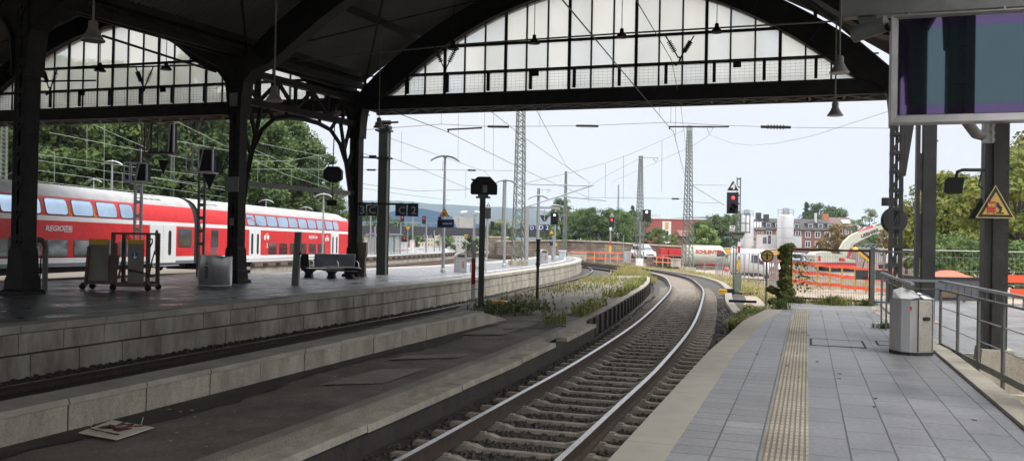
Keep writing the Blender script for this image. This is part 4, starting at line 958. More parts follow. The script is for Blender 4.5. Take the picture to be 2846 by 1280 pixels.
g = MB(); g.prism([(-1.38, .40), (-.98, .40), (-1.02, .93), (-1.3, .93)], 'y', -.02, .02); g.prism([(-1.4, .38), (-.98, .38), (-.98, .44), (-1.4, .44)], 'y', -.4, 0); g.build('end_seat', m_blackm, t)
# square post with small box
t = thing('square_post', 'short slightly leaning square grey post in front of the bench', 'post', G0(824, 791), yaw); g = MB(); g.prism([(-.15, 0), (.07, 0), (.13, 1.78), (-.07, 1.78)], 'y', -.1, .1); g.build('shaft', m_girder, t)
g = MB(); g.b(.10, .15, -.13, -.1, 1.0, 1.12); g.build('box', m_black, t)
# brown cabinet
t = thing('cabinet', 'narrow brown two part cabinet beside the end column', 'cabinet', G0(1003, 768), yaw); g = MB(); g.b(-.22, .18, -.2, .2, 0, .82); g.build('lower_box', m_wood, t); g = MB(); g.b(-.22, .22, -.22, .22, .83, 1.42); g.b(-.05, -.02, -.225, -.22, 1.1, 1.25); g.build('upper_box', m_wood, t)
# green catenary post
t = thing('catenary_post', 'thick dark green steel post topped by a black insulator', 'post', G0(1062, 763), yaw * .4); g = MB(); g.b(-.2, .2, -.22, -.19, 0, 6.35); g.b(-.2, .2, .19, .22, 0, 6.35); g.b(-.02, .02, -.19, .19, 0, 6.35); g.b(-.2, -.17, -.2, .2, 0, 6.35); g.b(.14, .17, -.2, .2, 0, 6.35); g.build('shaft', m_greend, t)
for z in (5.05, 6.25): g = MB(); g.b(-.36, .30, -.26, .26, z, z + .07); g.build('collar_plate', m_irong, t)
g = MB(); g.b(-.24, .24, -.24, .24, 6.36, 6.5); g.build('cap_plate', m_irong, t)
g = MB(); g.tube([(-.45, 0, 6.62), (.6, 0, 6.66)], .045, 8); [g.tube([(x, 0, 6.64), (x + .05, 0, 6.64)], .11, 10) for x in (-.3, -.2, -.1, 0, .1, .2)]; g.build('insulator', m_ironb, t)
# wall cabinet and pipe by the massive column
t = thing('wall_cabinet', 'grey brown steel cabinet fixed to the massive column', 'cabinet', G0(79, 803), yaw); g = MB(); g.b(-.33, .33, -.5, -.2, .85, 1.5); g.build('casing', M('cabinet_grey', (.23, .215, .19), .55, col2=(.17, .155, .135), ns=3), t)
g = MB(); g.b(-.1 + .09, .24, -.504, -.5, 1.24, 1.31); g.build('nameplate', m_girder, t); g = MB(); g.b(-.004, .004, -.503, -.5, .86, 1.49); g.build('door_gap', m_black, t)
t = thing('standpipe', 'grey standpipe bent at the top beside the wall cabinet', 'pipe', G0(124, 804), yaw); g = MB(); g.tube([(0, 0, 0), (0, 0, 1.2), (-.03, 0, 1.32), (-.12, 0, 1.40), (-.25, 0, 1.42)], .075, 12); g.build('pipe', m_girder, t); g = MB(); g.tube([(-.15, 0, 0), (-.12, 0, .95), (-.02, 0, .98)], .02, 6); g.build('thin_pipe', m_iron, t)
# mobile wheelchair lift
t = thing('wheelchair_lift', 'rusty mobile wheelchair lift with folded ramp and yellow edges', 'lift', G0(330, 805), yaw); S = .0106
mr_ = M('lift_frame', (.15, .095, .075), .7, col2=(.09, .065, .055), ns=4); mp2 = M('lift_panel', (.24, .225, .185), .6, col2=(.17, .155, .125), ns=2)
g = MB()
for x, y in ((-.05, -.3), (.95, -.3), (-.05, .4), (.95, .4)): g.b(x - .05, x + .05, y - .04, y + .04, .1, 1.66)
for y in (-.3, .4): g.b(-.05, .95, y - .03, y + .03, 1.60, 1.66); g.b(-.1, 1.0, y - .05, y + .05, .12, .24)
for x in (-.05, .95): g.b(x - .04, x + .04, -.3, .4, .12, .2)
g.bar((.1, -.3, 1.0), (.0, -.3, .2), .06, .06); g.bar((.28, -.32, 1.1), (.12, -.32, .35), .05, .05); g.bar((.02, -.3, 1.35), (.02, -.3, .2), .1, .07)
g.tube([(.3, -.3, 1.63), (.38, -.3, 1.45)], .015, 5); g.tube([(.35, -.3, 1.63), (.45, -.3, 1.45)], .015, 5)
g.build('frame', mr_, t)
g = MB(); g.b(.40, .84, -.36, -.31, .22, 1.44); g.build('panel', mp2, t); g = MB(); g.b(.38, .86, -.365, -.33, 1.34, 1.46); g.build('edge_stripe', m_yellow, t)
g = MB(); g.b(.52, .68, -.368, -.36, .90, 1.10); g.build('sticker', M('sticker_blue', (.03, .13, .36), .5), t)
g = MB(); g.lathe([(.02, 0), (.02, .003)], 10, c=(.59, -.369, 1.07), M=Matrix.Rotation(PI / 2, 3, 'X')); g.bar((.59, -.371, 1.05), (.60, -.371, .99), .018, .004); g.bar((.60, -.371, .99), (.64, -.371, .99), .016, .004); g.bar((.64, -.371, .99), (.65, -.371, .94), .016, .004)
g.lathe([(.035, 0), (.043, .002), (.035, .004)], 14, c=(.60, -.369, .955), M=Matrix.Rotation(PI / 2, 3, 'X')); g.build('pictogram', m_white, t)
g = MB(); g.tube([(.95, -.3, 1.5), (1.06, -.3, 1.48), (1.06, -.3, 1.38), (.97, -.3, 1.2)], .02, 6); g.tube([(.45, -.42, .6), (.75, -.42, .55), (1.05, -.36, .47)], .025, 6); g.tube([(1.0, -.3, .5), (1.06, -.3, .85), (1.14, -.3, 1.15)], .02, 6); g.b(.95, 1.14, -.38, -.28, .4, .46); g.build('lever', m_black, t)
g = MB(); g.prism([(-.92, .2), (-.28, .2), (-.30, 1.42), (-.86, 1.42)], 'y', -.06, .0); g.build('ramp_board', mp2, t); g = MB(); g.b(-.86, -.30, -.07, .012, 1.30, 1.46); g.build('ramp_edge', m_yellow, t)
g = MB(); g.bar((-.92, -.1, .12), (-.84, -.1, 1.25), .07, .06); g.b(-.95, -.05, -.1, .0, .16, .26); g.b(-.3, -.2, -.05, .3, .2, 1.0); g.build('ramp_frame', mr_, t)
for x, y in ((-1.0, -.1), (-.88, .25), (.0, -.38), (.98, -.34), (.98, .4)):
    g = MB(); g.lathe([(.04, -.03), (.09, -.025), (.09, .025), (.04, .03)], 12, c=(x, y, .09), M=Matrix.Rotation(PI / 2 + .4, 3, 'X')); g.b(x - .03, x + .03, y - .03, y + .03, .09, .2); g.build('wheel', m_rubber, t)
# platform lamps: post and two leaf shaped shades
def plat_lamp(label, px, py, h, base=None, d=None):
    p = base or G0(px, py); t = thing('platform_lamp', label, 'lamp post', p, yaw + .1, 'double shade platform lamps')
    g = MB(); g.tube([(0, 0, 0), (0, 0, h * .5), (0, 0, h)], [.085, .075, .055], 10); g.lathe([(.11, 0), (.11, .18), (.085, .2)], 10); g.build('post', m_galv, t)
    for s in (-1, 1):
        g = MB(); vs = []; nx = 8; ny = 4
        for i in range(nx + 1):
            f = i / nx
            for j in range(-ny, ny + 1):
                w = .24 * math.sqrt(max(.02, math.sin(PI * min(1, .12 + .86 * f)))); v = j / ny
                vs.append((s * (.06 + f * .62), v * w, h + .10 - .24 * f * f - .05 * v * v))
        m = 2 * ny + 1; fs = [(i * m + j, i * m + j + 1, (i + 1) * m + j + 1, (i + 1) * m + j) for i in range(nx) for j in range(m - 1)]
        g.add(vs, fs, 0, True); g.add([(x, y, z - .10 * math.sqrt(max(0, 1 - ((k_ % m) / ny - 1) ** 2)) - .01) for k_, (x, y, z) in enumerate(vs)], fs, 0, True); g.build('shade', m_galv, t)
    g = MB(); g.lathe([(.09, -.05), (.10, .04), (.05, .13), (0, .15)], 10, c=(0, 0, h)); g.build('head', m_grey, t)
    return t
def lamp_h(px, ytop, p): return P(px, ytop, d=(p - EYE).dot(cF)).z - p.z
p = G0(1231, 757); plat_lamp('tall double shaded lamp post behind the station name sign', 0, 0, lamp_h(1240, 435, p), p)
p = G0(1401, 741); plat_lamp('double shaded lamp post just before the big lattice mast', 0, 0, lamp_h(1405, 502, p), p)
p = P(1494, 737, d=58); p.z = 0; plat_lamp('double shaded lamp post beside the blue direction signs', 0, 0, lamp_h(1492, 545, p), p)
p = P(1541, 724, d=72); p.z = 0; plat_lamp('small far double shaded lamp above the sign gantry', 0, 0, lamp_h(1534, 571, p), p)
for px, yt, d, lb in ((307, 450, 58, 'double shaded lamp showing above the red carriage'), (257, 500, 75, 'lower double shaded lamp above the red carriage roof'), (897, 541, 66, 'lamp with two pale shades above the far carriage'), (737, 557, 80, 'small lamp shade behind the far carriage roof'), (848, 577, 90, 'lowest lamp shade just above the far carriage roof')):
    p = P(px, 680, d=d); p.z = -.4; plat_lamp(lb, 0, 0, lamp_h(px, yt, p), p)

# triangular signs
def tri(s, inset=0): h = s * .866; return [(-s / 2 + inset * 1.73, inset), (s / 2 - inset * 1.73, inset), (0, h - inset * 2)]
def tri_sign(t, z, s, ybase, cols_, inv=False, dx=0):
    for k, (ins, m, nm) in enumerate(cols_):
        pts = [(x + dx, (z + v) if not inv else (z - v)) for x, v in tri(s, ins)]
        g = MB(); g.prism(pts, 'y', ybase - .006 * k - .012, ybase - .006 * k); g.build(nm, m, t)
wt = thing('warning_sign', 'yellow triangular warning sign with a red train on the column', 'sign', P(2765, 606, d=14.5), yaw - .05); s = .63
m_ysign = M('sign_yellow', (.62, .40, .09), .5, col2=(.50, .32, .07), ns=4); m_ytrim = M('sign_trim', (.68, .55, .22), .5)
tri_sign(wt, 0, s, 0, [(0, m_ytrim, 'rim'), (.016, m_black, 'border'), (.058, m_ysign, 'face')])
g = MB(); g.prism([(-.07 + x, .10 + z) for x, z in ((-.06, 0), (.06, 0), (.068, .02), (.07, .15), (.062, .16), (-.062, .16), (-.07, .15), (-.068, .02))], 'y', -.032, -.027)
g.bar((-.13, -.03, .07), (-.12, -.03, .10), .012, .004); g.bar((-.02, -.03, .06), (-.03, -.03, .10), .012, .004); g.bar((-.14, -.03, .27), (-.0, -.03, .27), .006, .008); g.build('train_pictogram', m_sred, wt)
g = MB(); g.b(-.128, -.076, -.036, -.033, .185, .235); g.b(-.066, -.014, -.036, -.033, .185, .235); g.b(-.125, -.11, -.036, -.033, .125, .14); g.b(-.03, -.015, -.036, -.033, .125, .14); g.build('train_window', m_ysign, wt)
g = MB(); g.lathe([(.022, 0), (.022, .004)], 10, c=(.03, -.028, .235), M=Matrix.Rotation(PI / 2, 3, 'X')); g.bar((.03, -.03, .215), (.09, -.03, .15), .05, .004, up=(0, 1, 0)); g.bar((.03, -.03, .2), (.005, -.03, .19), .015, .004, up=(0, 1, 0)); g.bar((.09, -.03, .15), (.06, -.03, .10), .03, .004, up=(0, 1, 0)); g.bar((.01, -.03, .09), (.13, -.03, .085), .02, .004, up=(0, 1, 0)); g.build('figure_pictogram', m_black, wt)
wt2 = thing('warning_sign', 'dark back of a second triangular sign on the stout column', 'sign', P(2745, 608, d=14.95), yaw - .75); tri_sign(wt2, 0, .62, .02, [(0, m_black, 'plate')])
# platform number boards
def board(label, px0, px1, py0, py1, d, mats, txt, arrow=False, post=None):
    c = P((px0 + px1) / 2, py1, d=d); k = d / FPX; w, h = (px1 - px0) * k, (py1 - py0) * k
    t = thing('platform_sign', label, 'sign', c, yaw, 'hanging platform letter and number signs')
    g = MB(); g.b(-w / 2, w / 2, -.06, .06, 0, h); g.build('board', mats[0], t)
    for (s, x, sz) in txt: text(s, h * sz, mats[1], t, (w * x, -.066, h * .5), (PI / 2, 0, 0), bold=.012)
    g = MB(); g.b(-.03, .03, -.03, .03, h, h + .12); g.build('hanger', m_galv, t)
    return t
bt = thing('sign_bar', 'thin dark bar carrying four hanging letter boards', 'bar', P(1060, 566, d=36.2), yaw); g = MB(); g.b(-1.2, 1.52, -.04, .04, -.04, .04); g.build('bar', m_blackm, bt)
board('dark hanging board with the figure 3 half behind the column', 997, 1018, 568, 600, 36.2, (m_dblue, m_letter), [('3', 0, 1.0)])
board('dark hanging board with the letter C next to the column', 1020, 1050, 569, 599, 36.2, (m_dblue, m_letter), [('C', 0, .95)])
board('dark hanging board with the letter C beyond the green post', 1099, 1130, 570, 600, 36.2, (m_dblue, m_letter), [('C', .08, .95)])
board('dark hanging board with the figure 2', 1132, 1162, 570, 601, 36.2, (m_dblue, m_letter), [('2', .1, .95)])
# blue boards further out, on a gantry arm
gt = thing('sign_gantry', 'grey gantry arm on a post carrying a signal and blue signs', 'gantry', P(1463, 728, d=70) * 1, yaw); gt.location.z = 0; XF[gt.name] = Matrix.Translation(gt.location) @ Matrix.Rotation(yaw, 4, 'Z')
k = 70 / FPX; g = MB(); H_ = lamp_h(1463, 573, Vector((gt.location))); g.b(-.14, .14, -.14, .14, 0, H_); g.build('post', m_galv, gt); g = MB(); g.b(-.1, 2.55, -.12, .12, H_ - .18, H_ + .0); g.build('arm', m_galv, gt)
board('narrow blue edge sign left of the first D', 1465, 1471, 626, 641, 70.2, (m_blue, m_white), [])
board('blue hanging sign with the first letter D', 1472, 1488, 626, 641, 70.2, (m_blue, m_white), [('D', -.08, 1.)])
board('blue hanging sign with the second letter D', 1494, 1510, 624, 641, 70.2, (m_blue, m_white), [('D', .1, 1.)])
board('blue hanging sign with the figure 2 beside the second D', 1511, 1526, 624, 641, 70.2, (m_blue, m_white), [('2', .15, 1.)])
for (px, lb) in ((1513, 'dark back of an inverted triangle sign under the gantry'),):
    t = thing('speed_sign', lb, 'sign', P(px, 616, d=70), yaw); g = MB(); g.prism([(-.38, .52), (.38, .52), (.12, .03), (-.12, .03)], 'y', -.03, .0); g.build('plate', m_irong, t); g = MB(); g.b(-.03, .03, -.06, -.03, .1, 1.0); g.build('post', m_galv, t)
def sigbox(label, px0, px1, py0, py1, d, light=None, grp='railway light signals', post=None, hood=True):
    c = P((px0 + px1) / 2, py1, d=d); k = d / FPX; w, h = (px1 - px0) * k, (py1 - py0) * k
    t = thing('railway_signal', label, 'signal', c, yaw, grp); g = MB(); g.b(-w / 2, w / 2, -.08, .1, 0, h); g.build('backboard', m_blackm, t)
    if light:
        x, z, col, em = light; g = MB(); g.lathe([(0, .02), (w * .12, .015), (w * .14, 0)], 14, c=(x * w, -.085, z * h), M=Matrix.Rotation(PI / 2, 3, 'X')); g.build('lamp', M('signal_' + ('red' if col[0] > col[1] * 2 else 'white'), col, .3, emit=(*col, em)), t)
    if hood:
        g = MB()
        for z in (.22, .5, .78):
            for x in (-.2, .2): g.tube([(x * w, -.08, z * h), (x * w, -.2, z * h - .02)], w * .13, 10, cap=False)
        g.build('lens_hood', m_black, t)
    if post:
        g = MB(); g.b(-.06, .06, 0, .1, post - c.z, 0); g.build('post', m_galv, t)
    return t
sigbox('black signal box with one white lamp hung from the gantry', 1530, 1551, 589, 624, 70, (0, .76, (1, 1, 1), 3))
# lamp post type sign: station name and warning triangle
p = P(1229, 757, d=39.6); p.z = 0; ns = thing('station_sign', 'dark blue station name sign on the tall lamp post', 'sign', P(1235, 632, d=39), yaw - .35); k = 39 / FPX
g = MB(); g.b(-.16, .46, -.03, .03, 0, .36); g.build('board', m_blue, ns); g = MB(); g.b(-.30, -.16, -.1, .1, 0, .34); g.build('end_box', m_dblue, ns); text('Aachen Hbf', .13, m_white, ns, (.15, -.034, .18), bold=.012, sx=.75)
ts = thing('warning_sign', 'yellow warning triangle above the station name sign', 'sign', P(1235, 601, d=39), yaw); tri_sign(ts, 0, .44, 0, [(0, m_black, 'rim'), (.02, m_yellow, 'face')]); g = MB(); g.b(-.07, .06, -.025, -.02, .07, .16); g.b(-.09, .08, -.025, -.02, .06, .07); g.build('pictogram', m_sred, ts)
g = MB(); c = P(1223, 606, d=39); g.box(c, (.14, .1, .12)); solo('loudspeaker', g, m_black, 'tiny black speaker box under the warning triangle', 'speaker')
ts2 = thing('warning_sign', 'small orange warning triangle beside the blue direction signs', 'sign', P(1533, 650, d=70), yaw); tri_sign(ts2, 0, .42, 0, [(0, m_black, 'rim'), (.02, m_yellow, 'face')])
t = thing('sign_post', 'pale post with small boxes under the orange warning triangle', 'post', P(1536, 727, d=70.5), yaw); g = MB(); g.tube([(0, 0, -.1), (0, 0, 2.1)], .12, 10); g.build('post', m_galv, t); g = MB(); g.b(-.25, -.02, -.16, -.12, 1.3, 1.6); g.build('box', m_blue, t); g = MB(); g.b(.2, .34, -.16, -.1, 1.25, 1.5); g.build('lamp_box', m_yellow, t)
# monitors for the driver with cameras
t = thing('monitor_post', 'grey post with two boxed driver monitors and cameras on top', 'monitors', P(1316, 726, d=62), yaw); t.location.z = 0; XF[t.name] = Matrix.Translation(t.location) @ Matrix.Rotation(yaw, 4, 'Z')
k = 62 / FPX; z0 = P(1286, 633, d=62).z; g = MB(); g.b(-.09, .09, -.09, .09, 0, z0 + .95); g.b(-.95, .2, -.05, .05, z0 + .84, z0 + .92); g.build('post', m_galv, t)
g = MB(); g.prism([(-1.05, z0), (-.05, z0), (-.05, z0 + .75), (-1.05, z0 + .78)], 'y', -.6, -.1); g.prism([(-1.5, z0 + .72), (-1.06, z0 + .8), (-1.06, z0 + .0), (-1.15, z0 - .02)], 'y', -.55, -.1); g.build('monitor_hood', M('hood_grey', (.52, .51, .48), .5), t)
for x, a in ((-.75, .2), (.25, -.3)): g = MB(); g.tube([(x - .2, -.2, z0 + 1.1 - a * .2), (x + .2, .1, z0 + 1.1 + a * .2)], .085, 8); g.build('camera', m_white, t)
# hooded signal on the dark post between the tracks
c = G0(1336, 858, -.4); t = thing('railway_signal', 'black hooded dwarf signal on a dark post between the sunk tracks', 'signal', c, yaw); k = scale_at(c)
zt = P(1342, 541, d=(c - EYE).dot(cF)).z - c.z; g = MB(); g.b(-.085, -.06, -.08, .08, 0, zt); g.b(.06, .085, -.08, .08, 0, zt); g.b(-.06, .06, -.02, .02, 0, zt); g.b(-.2, .22, -.1, .1, zt - .1, zt - .05); g.b(-.14, .16, -.1, .1, zt - .05, zt); g.build('post', m_greend, t)
g = MB(); g.prism([(x * k, -(y - 541) * k + zt) for x, y in ((-32, 540), (-34, 536), (-34, 513), (-28, 504), (-17, 493), (-10, 491), (20, 491), (37, 509), (40, 514), (40, 536), (38, 540))], 'y', -.12, .16)
g.prism([(x * k, -(y - 541) * k + zt) for x, y in ((-33, 499), (-20, 500), (-22, 505), (-30, 503))], 'y', -.4, -.1); g.prism([(x * k, -(y - 541) * k + zt) for x, y in ((-20, 500), (22, 498), (16, 506), (-16, 506))], 'y', -.36, -.1); g.build('head', m_blackm, t)
g = MB(); g.b(-.0, .125, -.128, -.12, zt + .07, zt + .27); g.build('plate', m_letter, t); text('N', .13, m_black, t, (.06, -.132, zt + .21), bold=.02); text('202', .085, m_black, t, (.06, -.132, zt + .115), bold=.01)
M('dirty_white', (.5, .5, .48), .6)
for z0_, z1_ in ((.30, .73), (1.48, 2.02)): g = MB(); g.b(-.29, -.17, -.15, -.12, z0_, z1_); g.build('white_board', MATS['dirty_white'], t); g = MB(); g.b(-.29, -.17, -.15, -.12, .73, 1.48); g.build('red_board', m_sred, t)
c2 = G0(1493, 836, -.4); t = thing('marker_post', 'thin dark post standing in the weeds between the tracks', 'post', c2); k = scale_at(c2); zt = P(1493, 664, d=(c2 - EYE).dot(cF)).z - c2.z
g = MB(); g.tube([(0, 0, 0), (0, 0, zt * .55)], .05, 8); g.tube([(0, 0, zt * .55), (0, 0, zt)], .06, 8); [g.tube([(0, 0, z), (0, 0, z + .06)], .085, 8) for z in (zt * .58, zt * .8, zt * .97)]; g.build('shaft', m_irong, t)
for px, py, z, s, lb in ((1389, 852, -.38, (.40, .3, .19), 'yellow trackside box at the end of the low wall'), (2009, 816, -.70, (.36, .3, .2), 'yellow trackside box between curve and cable trough')):
    c = G0(px, py, z); t = thing('track_box', lb, 'box', c, yaw * .5, 'yellow trackside boxes'); g = MB(); a, b, h = s[0] / 2, s[1] / 2, s[2]; g.b(-a, a, -b, b, 0, h * .75); g.build('body', m_yellow, t); g = MB(); g.prism([(-a - .015, h * .75), (a + .015, h * .75), (a - .02, h), (-a + .02, h)], 'y', -b - .015, b + .015); g.build('lid', m_yellow, t)
# derailment connection at the curve
t = thing('rail_cable', 'black cable box clamped to the outer rail of the curve', 'cable', (-3.3, 42.3, -.7)); g = MB(); g.b(-.35, .1, -.2, .2, -.02, .22); g.build('box', m_blackm, t); g = MB(); g.tube([(.1, 0, .05), (.5, .05, .02), (.9, .1, .04), (1.2, .3, .06)], .05, 6); g.build('cable', m_blackm, t)

# ------------------------------------------------------------------ lattice masts
def lattice(label, base, h, w0, w1, mat=m_green, rows=None, arm=None, grp='lattice catenary masts', plinth=True, rz=None):
    t = thing('lattice_mast', label, 'mast', base, yaw + .3 if rz is None else rz, grp); g = MB(); th = .10 if w0 > .8 else .06
    for sx in (-1, 1):
        for sy in (-1, 1): g.bar((sx * w0 / 2, sy * w0 / 2, 0), (sx * w1 / 2, sy * w1 / 2, h), th, th)
    g.build('leg', mat, t); g = MB(); z = 0.; k = 0
    while z < h - .3:
        w = w0 + (w1 - w0) * z / h; dz = min(w * .85, h - z - .02); w2 = w0 + (w1 - w0) * (z + dz) / h
        for sy in (-1, 1):
            g.bar((-w / 2, sy * w / 2, z), (w2 / 2, sy * w2 / 2, z + dz), .045, .03); g.bar((w / 2, sy * w / 2, z), (-w2 / 2, sy * w2 / 2, z + dz), .055, .03)
            g.bar((sy * w / 2, -w / 2, z), (sy * w2 / 2, w2 / 2, z + dz), .055, .03)
        z += dz; k += 1
    g.build('bracing', mat, t); g = MB(); g.b(-w1 / 2 - .05, w1 / 2 + .05, -w1 / 2 - .05, w1 / 2 + .05, h, h + .1); g.build('cap', mat, t)
    if plinth: g = MB(); g.b(-w0 * .75, w0 * .75, -w0 * .75, w0 * .75, -.3, .28); g.build('plinth', m_conc, t)
    return t
def mast_at(label, px, py, z, ytop, w0px, w1px, d=None, **kw):
    b = G0(px, py, z) if d is None else P(px, py, d=d); dd = (b - EYE).dot(cF); k = dd / FPX; h = P(px, ytop, d=dd).z - b.z
    return lattice(label, b, h, w0px * k * .78, w1px * k * .78, **kw), b, dd, h
mast_at('big green lattice mast standing on the bench platform', 1440, 736, 0, 270, 38, 22)
m2, b2, d2, h2 = mast_at('green lattice mast beside the curve with a long top bar', 1910, 751, -.8, 352, 30, 12)
mast_at('slim grey green lattice mast with a bracket at the far weeds', 1776, 738, -.8, 436, 26, 9, mat=m_green)
mast_at('slender distant lattice mast behind the platform end', 1569, 700, -.8, 478, 12, 5, d=120, plinth=False)
mast_at('far lattice mast just behind the lamp near the big mast', 1398, 700, -.8, 505, 12, 6, d=115, plinth=False)
mast_at('very distant small lattice mast left of the signal', 1494, 700, -.8, 525, 9, 6, d=125, plinth=False)
mast_at('lattice mast in front of the forest above the train', 477, 600, -.8, 420, 12, 10, d=88, mat=m_green, plinth=False)
mast_at('lattice mast in the forest gap at the edge of the picture', 8, 560, -.8, 340, 20, 16, d=62, mat=m_green, plinth=False)
mast_at('thin antenna mast on the skyline between the trees', 1716, 700, -.8, 513, 7, 3, d=260, mat=m_grey, plinth=False)
def cantilever(label, pts, r=.035):
    g = MB(); [g.tube(p_, r, 6) for p_ in pts]; o = solo('cantilever_arm', g, m_galv, label, 'cantilever', 'catenary cantilever arms'); return o
D1 = 56.0
cantilever('cantilever arm reaching from the big mast over the platform', [[P(1456, 511, d=D1), P(1645, 516, d=D1)], [P(1452, 578, d=D1), P(1650, 514, d=D1)], [P(1560, 545, d=D1), P(1685, 557, d=D1)]], .045)
cantilever('cantilever arm reaching from the curve mast towards the signal', [[P(1925, 513, d=d2), P(2020, 514, d=d2)], [P(1924, 515, d=d2), P(2014, 570, d=d2)], [P(1895, 559, d=d2), P(1998, 564, d=d2)]], .045)
cantilever('short top arm with hanging V on the curve mast', [[P(1915, 353, d=d2), P(1986, 354, d=d2)], [P(1965, 356, d=d2), P(1972, 374, d=d2), P(1981, 356, d=d2)]], .04)
cantilever('short top arm with hanging V on the slim mast', [[P(1783, 437, d=88), P(1830, 438, d=88)], [P(1816, 440, d=88), P(1822, 450, d=88), P(1829, 440, d=88)]], .05)
cantilever('small arm with hanging V on the distant mast', [[P(1498, 526, d=125), P(1530, 526, d=125)], [P(1520, 527, d=125), P(1525, 533, d=125), P(1530, 527, d=125)]], .06)
# ------------------------------------------------------------------ signals
s4b = G0(2049, 811, -.8); d4 = (s4b - EYE).dot(cF); k4 = d4 / FPX
def q4(px, py): v = P(px, py, d=d4); return ((px - 2049) * k4, v.z - s4b.z)
t = thing('railway_signal', 'large signal with red lamp and white edged figure 4 triangle', 'signal', s4b, yaw)
zt = q4(2049, 493)[1]; g = MB(); x0 = -.09; x1 = .075
g.b(x0 - .02, x0 + .02, -.05, .05, 0, zt); g.b(x1 - .02, x1 + .02, -.05, .05, 0, zt)
z = .2
while z < zt: g.b(x0, x1, -.03, .03, z, z + .07); z += .42
g.b(-.32, .14, -.2, .2, 0, 1.5) if 0 else g.b(-.2, .16, -.14, .14, 0, .85); g.b(x0 - .14, x0 - .1, -.05, .05, 0, q4(0, 640)[1]); g.build('mast', m_green, t)
a = q4(2014, 593); b = q4(2045, 535); g = MB(); g.b(a[0], b[0], -.26, -.12, a[1], b[1]); g.build('backboard', m_blackm, t)
c = q4(2030, 550); g = MB(); g.lathe([(0, .03), (.075, .02), (.085, 0)], 16, c=(c[0], -.262, c[1]), M=Matrix.Rotation(PI / 2, 3, 'X')); g.build('lamp', M('signal_red', (.9, .02, .03), .3, emit=(1, .04, .05, 2.2)), t)
g = MB(); [g.tube([(x_, -.26, z_), (x_, -.42, z_ - .02)], .07, 10, cap=False) for x_, z_ in ((c[0], c[1] - .3), (c[0] - .12, c[1] - .52), (c[0] + .12, c[1] - .42), (c[0], c[1] - .62))]; g.build('lens_hood', m_black, t)
c = q4(2029.5, 532); tri_sign(t, c[1], 40 * k4, -.2, [(0, m_white, 'triangle_rim'), (.045, m_dblue, 'triangle_face')], dx=c[0]); text('4', .42, m_white, t, (c[0], -.226, c[1] + .23), bold=.03)
a = q4(2022, 642); b = q4(2037, 627); g = MB(); g.b(a[0], b[0], -.24, -.22, a[1], b[1]); g.build('plate', m_white, t); text('04\nZR1', .145, m_black, t, ((a[0] + b[0]) / 2, -.244, (a[1] + b[1]) / 2), bold=.012)
a = q4(2020, 646); b = q4(2077, 594); g = MB(); zb, zt_ = a[1], b[1]; g.b(a[0], .5, -.3, .45, zb, zb + .06)
for x, y in ((-.15, -.3), (.5, -.3), (.5, .45), (-.15, .45), (.05, -.3)): g.b(x - .02, x + .02, y - .02, y + .02, zb, zt_)
for z in (zt_, (zb + zt_) / 2): g.b(-.15, .5, -.32, -.28, z - .02, z + .02); g.b(.48, .52, -.3, .45, z - .02, z + .02)
g.prism([(a[0], zb), (.3, zb), (.15, zb - .3), (-.2, zb - .3)], 'y', -.2, .2); g.build('platform_cage', m_green, t)
def slab(n, m, y0, y1): a = q4(2045.5, y1); b = q4(2053, y0); g = MB(); g.b(a[0], b[0], -.2, -.17, a[1], b[1]); g.build(n, m, t)
slab('white_board', m_white, 672, 683); slab('red_board', m_sred, 683, 702); slab('white_board', m_white, 702, 711); 
g = MB(); a = q4(2044, 755); b = q4(2053, 721); g.prism([(a[0], b[1]), (b[0], b[1]), ((a[0] + b[0]) / 2 + .02, a[1]), ((a[0] + b[0]) / 2 - .02, a[1])], 'y', -.21, -.17); g.build('orange_board', m_yellow, t)
# signals with platforms in front of the forest
def cage_signal(label, px0, px1, py0, py1, d, base_z, box, arrow=None, post=True, hang=None):
    c = P((px0 + px1) / 2, py1, d=d); k = d / FPX; w, h = (px1 - px0) * k, (py1 - py0) * k; t = thing('railway_signal', label, 'signal', (c.x, c.y, base_z if post else c.z), yaw, 'caged signals in front of the forest'); z0 = (c.z - base_z) if post else 0
    m = m_galv if not hang else m_irong
    g = MB()
    for x in (-w / 2, -w / 2 + w * .24):
        for y in (-.3, .3): g.b(x - .018, x + .018, y - .018, y + .018, z0, z0 + h)
    for y in (-.3, .3):
        for z in (z0, z0 + h): g.b(-w / 2, w / 2, y - .02, y + .02, z - .02, z + .02)
        g.b(-w / 2, -w / 2 + w * .24, y - .015, y + .015, z0 + h * .5, z0 + h * .5 + .03)
    g.b(-w / 2, w / 2, -.3, .3, z0 - .05, z0 - .02); g.build('cage', m, t)
    g = MB(); bx0, bx1 = -w / 2 + w * box[0], -w / 2 + w * box[1]; bz0, bz1 = z0 + h * box[2], z0 + h * box[3]; g.b(bx0, bx1, -.22, .1, bz0, bz1); g.build('backboard', m_blackm, t)
    g = MB(); g.b(bx1 - .02, bx1 + .03, -.3, -.22, bz0, bz1); g.bar((bx0, -.26, bz0), (bx0 + (bx1 - bx0) * .3, -.26, bz1), .04, .04); g.build('edge_bar', m_galv, t)
    if post:
        g = MB()
        for x in (-.11, .11): g.b(x - .04, x + .04, -.05, .05, 0, z0)
        z = .2
        while z < z0 - .1: g.b(-.11, .11, -.04, .04, z, z + .12); z += .5
        g.build('mast', m_galv if not arrow else m_girder, t)
    if arrow:
        g = MB(); ax, az, aw, ah = arrow; g.prism([(ax - aw / 2, az + z0), (ax + aw / 2, az + z0), (ax, az - ah + z0)], 'y', -.24, -.2); g.build('arrow_plate', m_blackm, t)
    return t
cage_signal('caged signal on a ladder mast above the wheelchair lift', 354, 417, 454, 505, 32, -.5, (.5, .97, .05, .95))
cage_signal('caged signal with a black arrow plate beside the black column', 525, 600, 412, 478, 34, 0, (.45, .95, .03, .93), (.36, -.08, .5, .62))
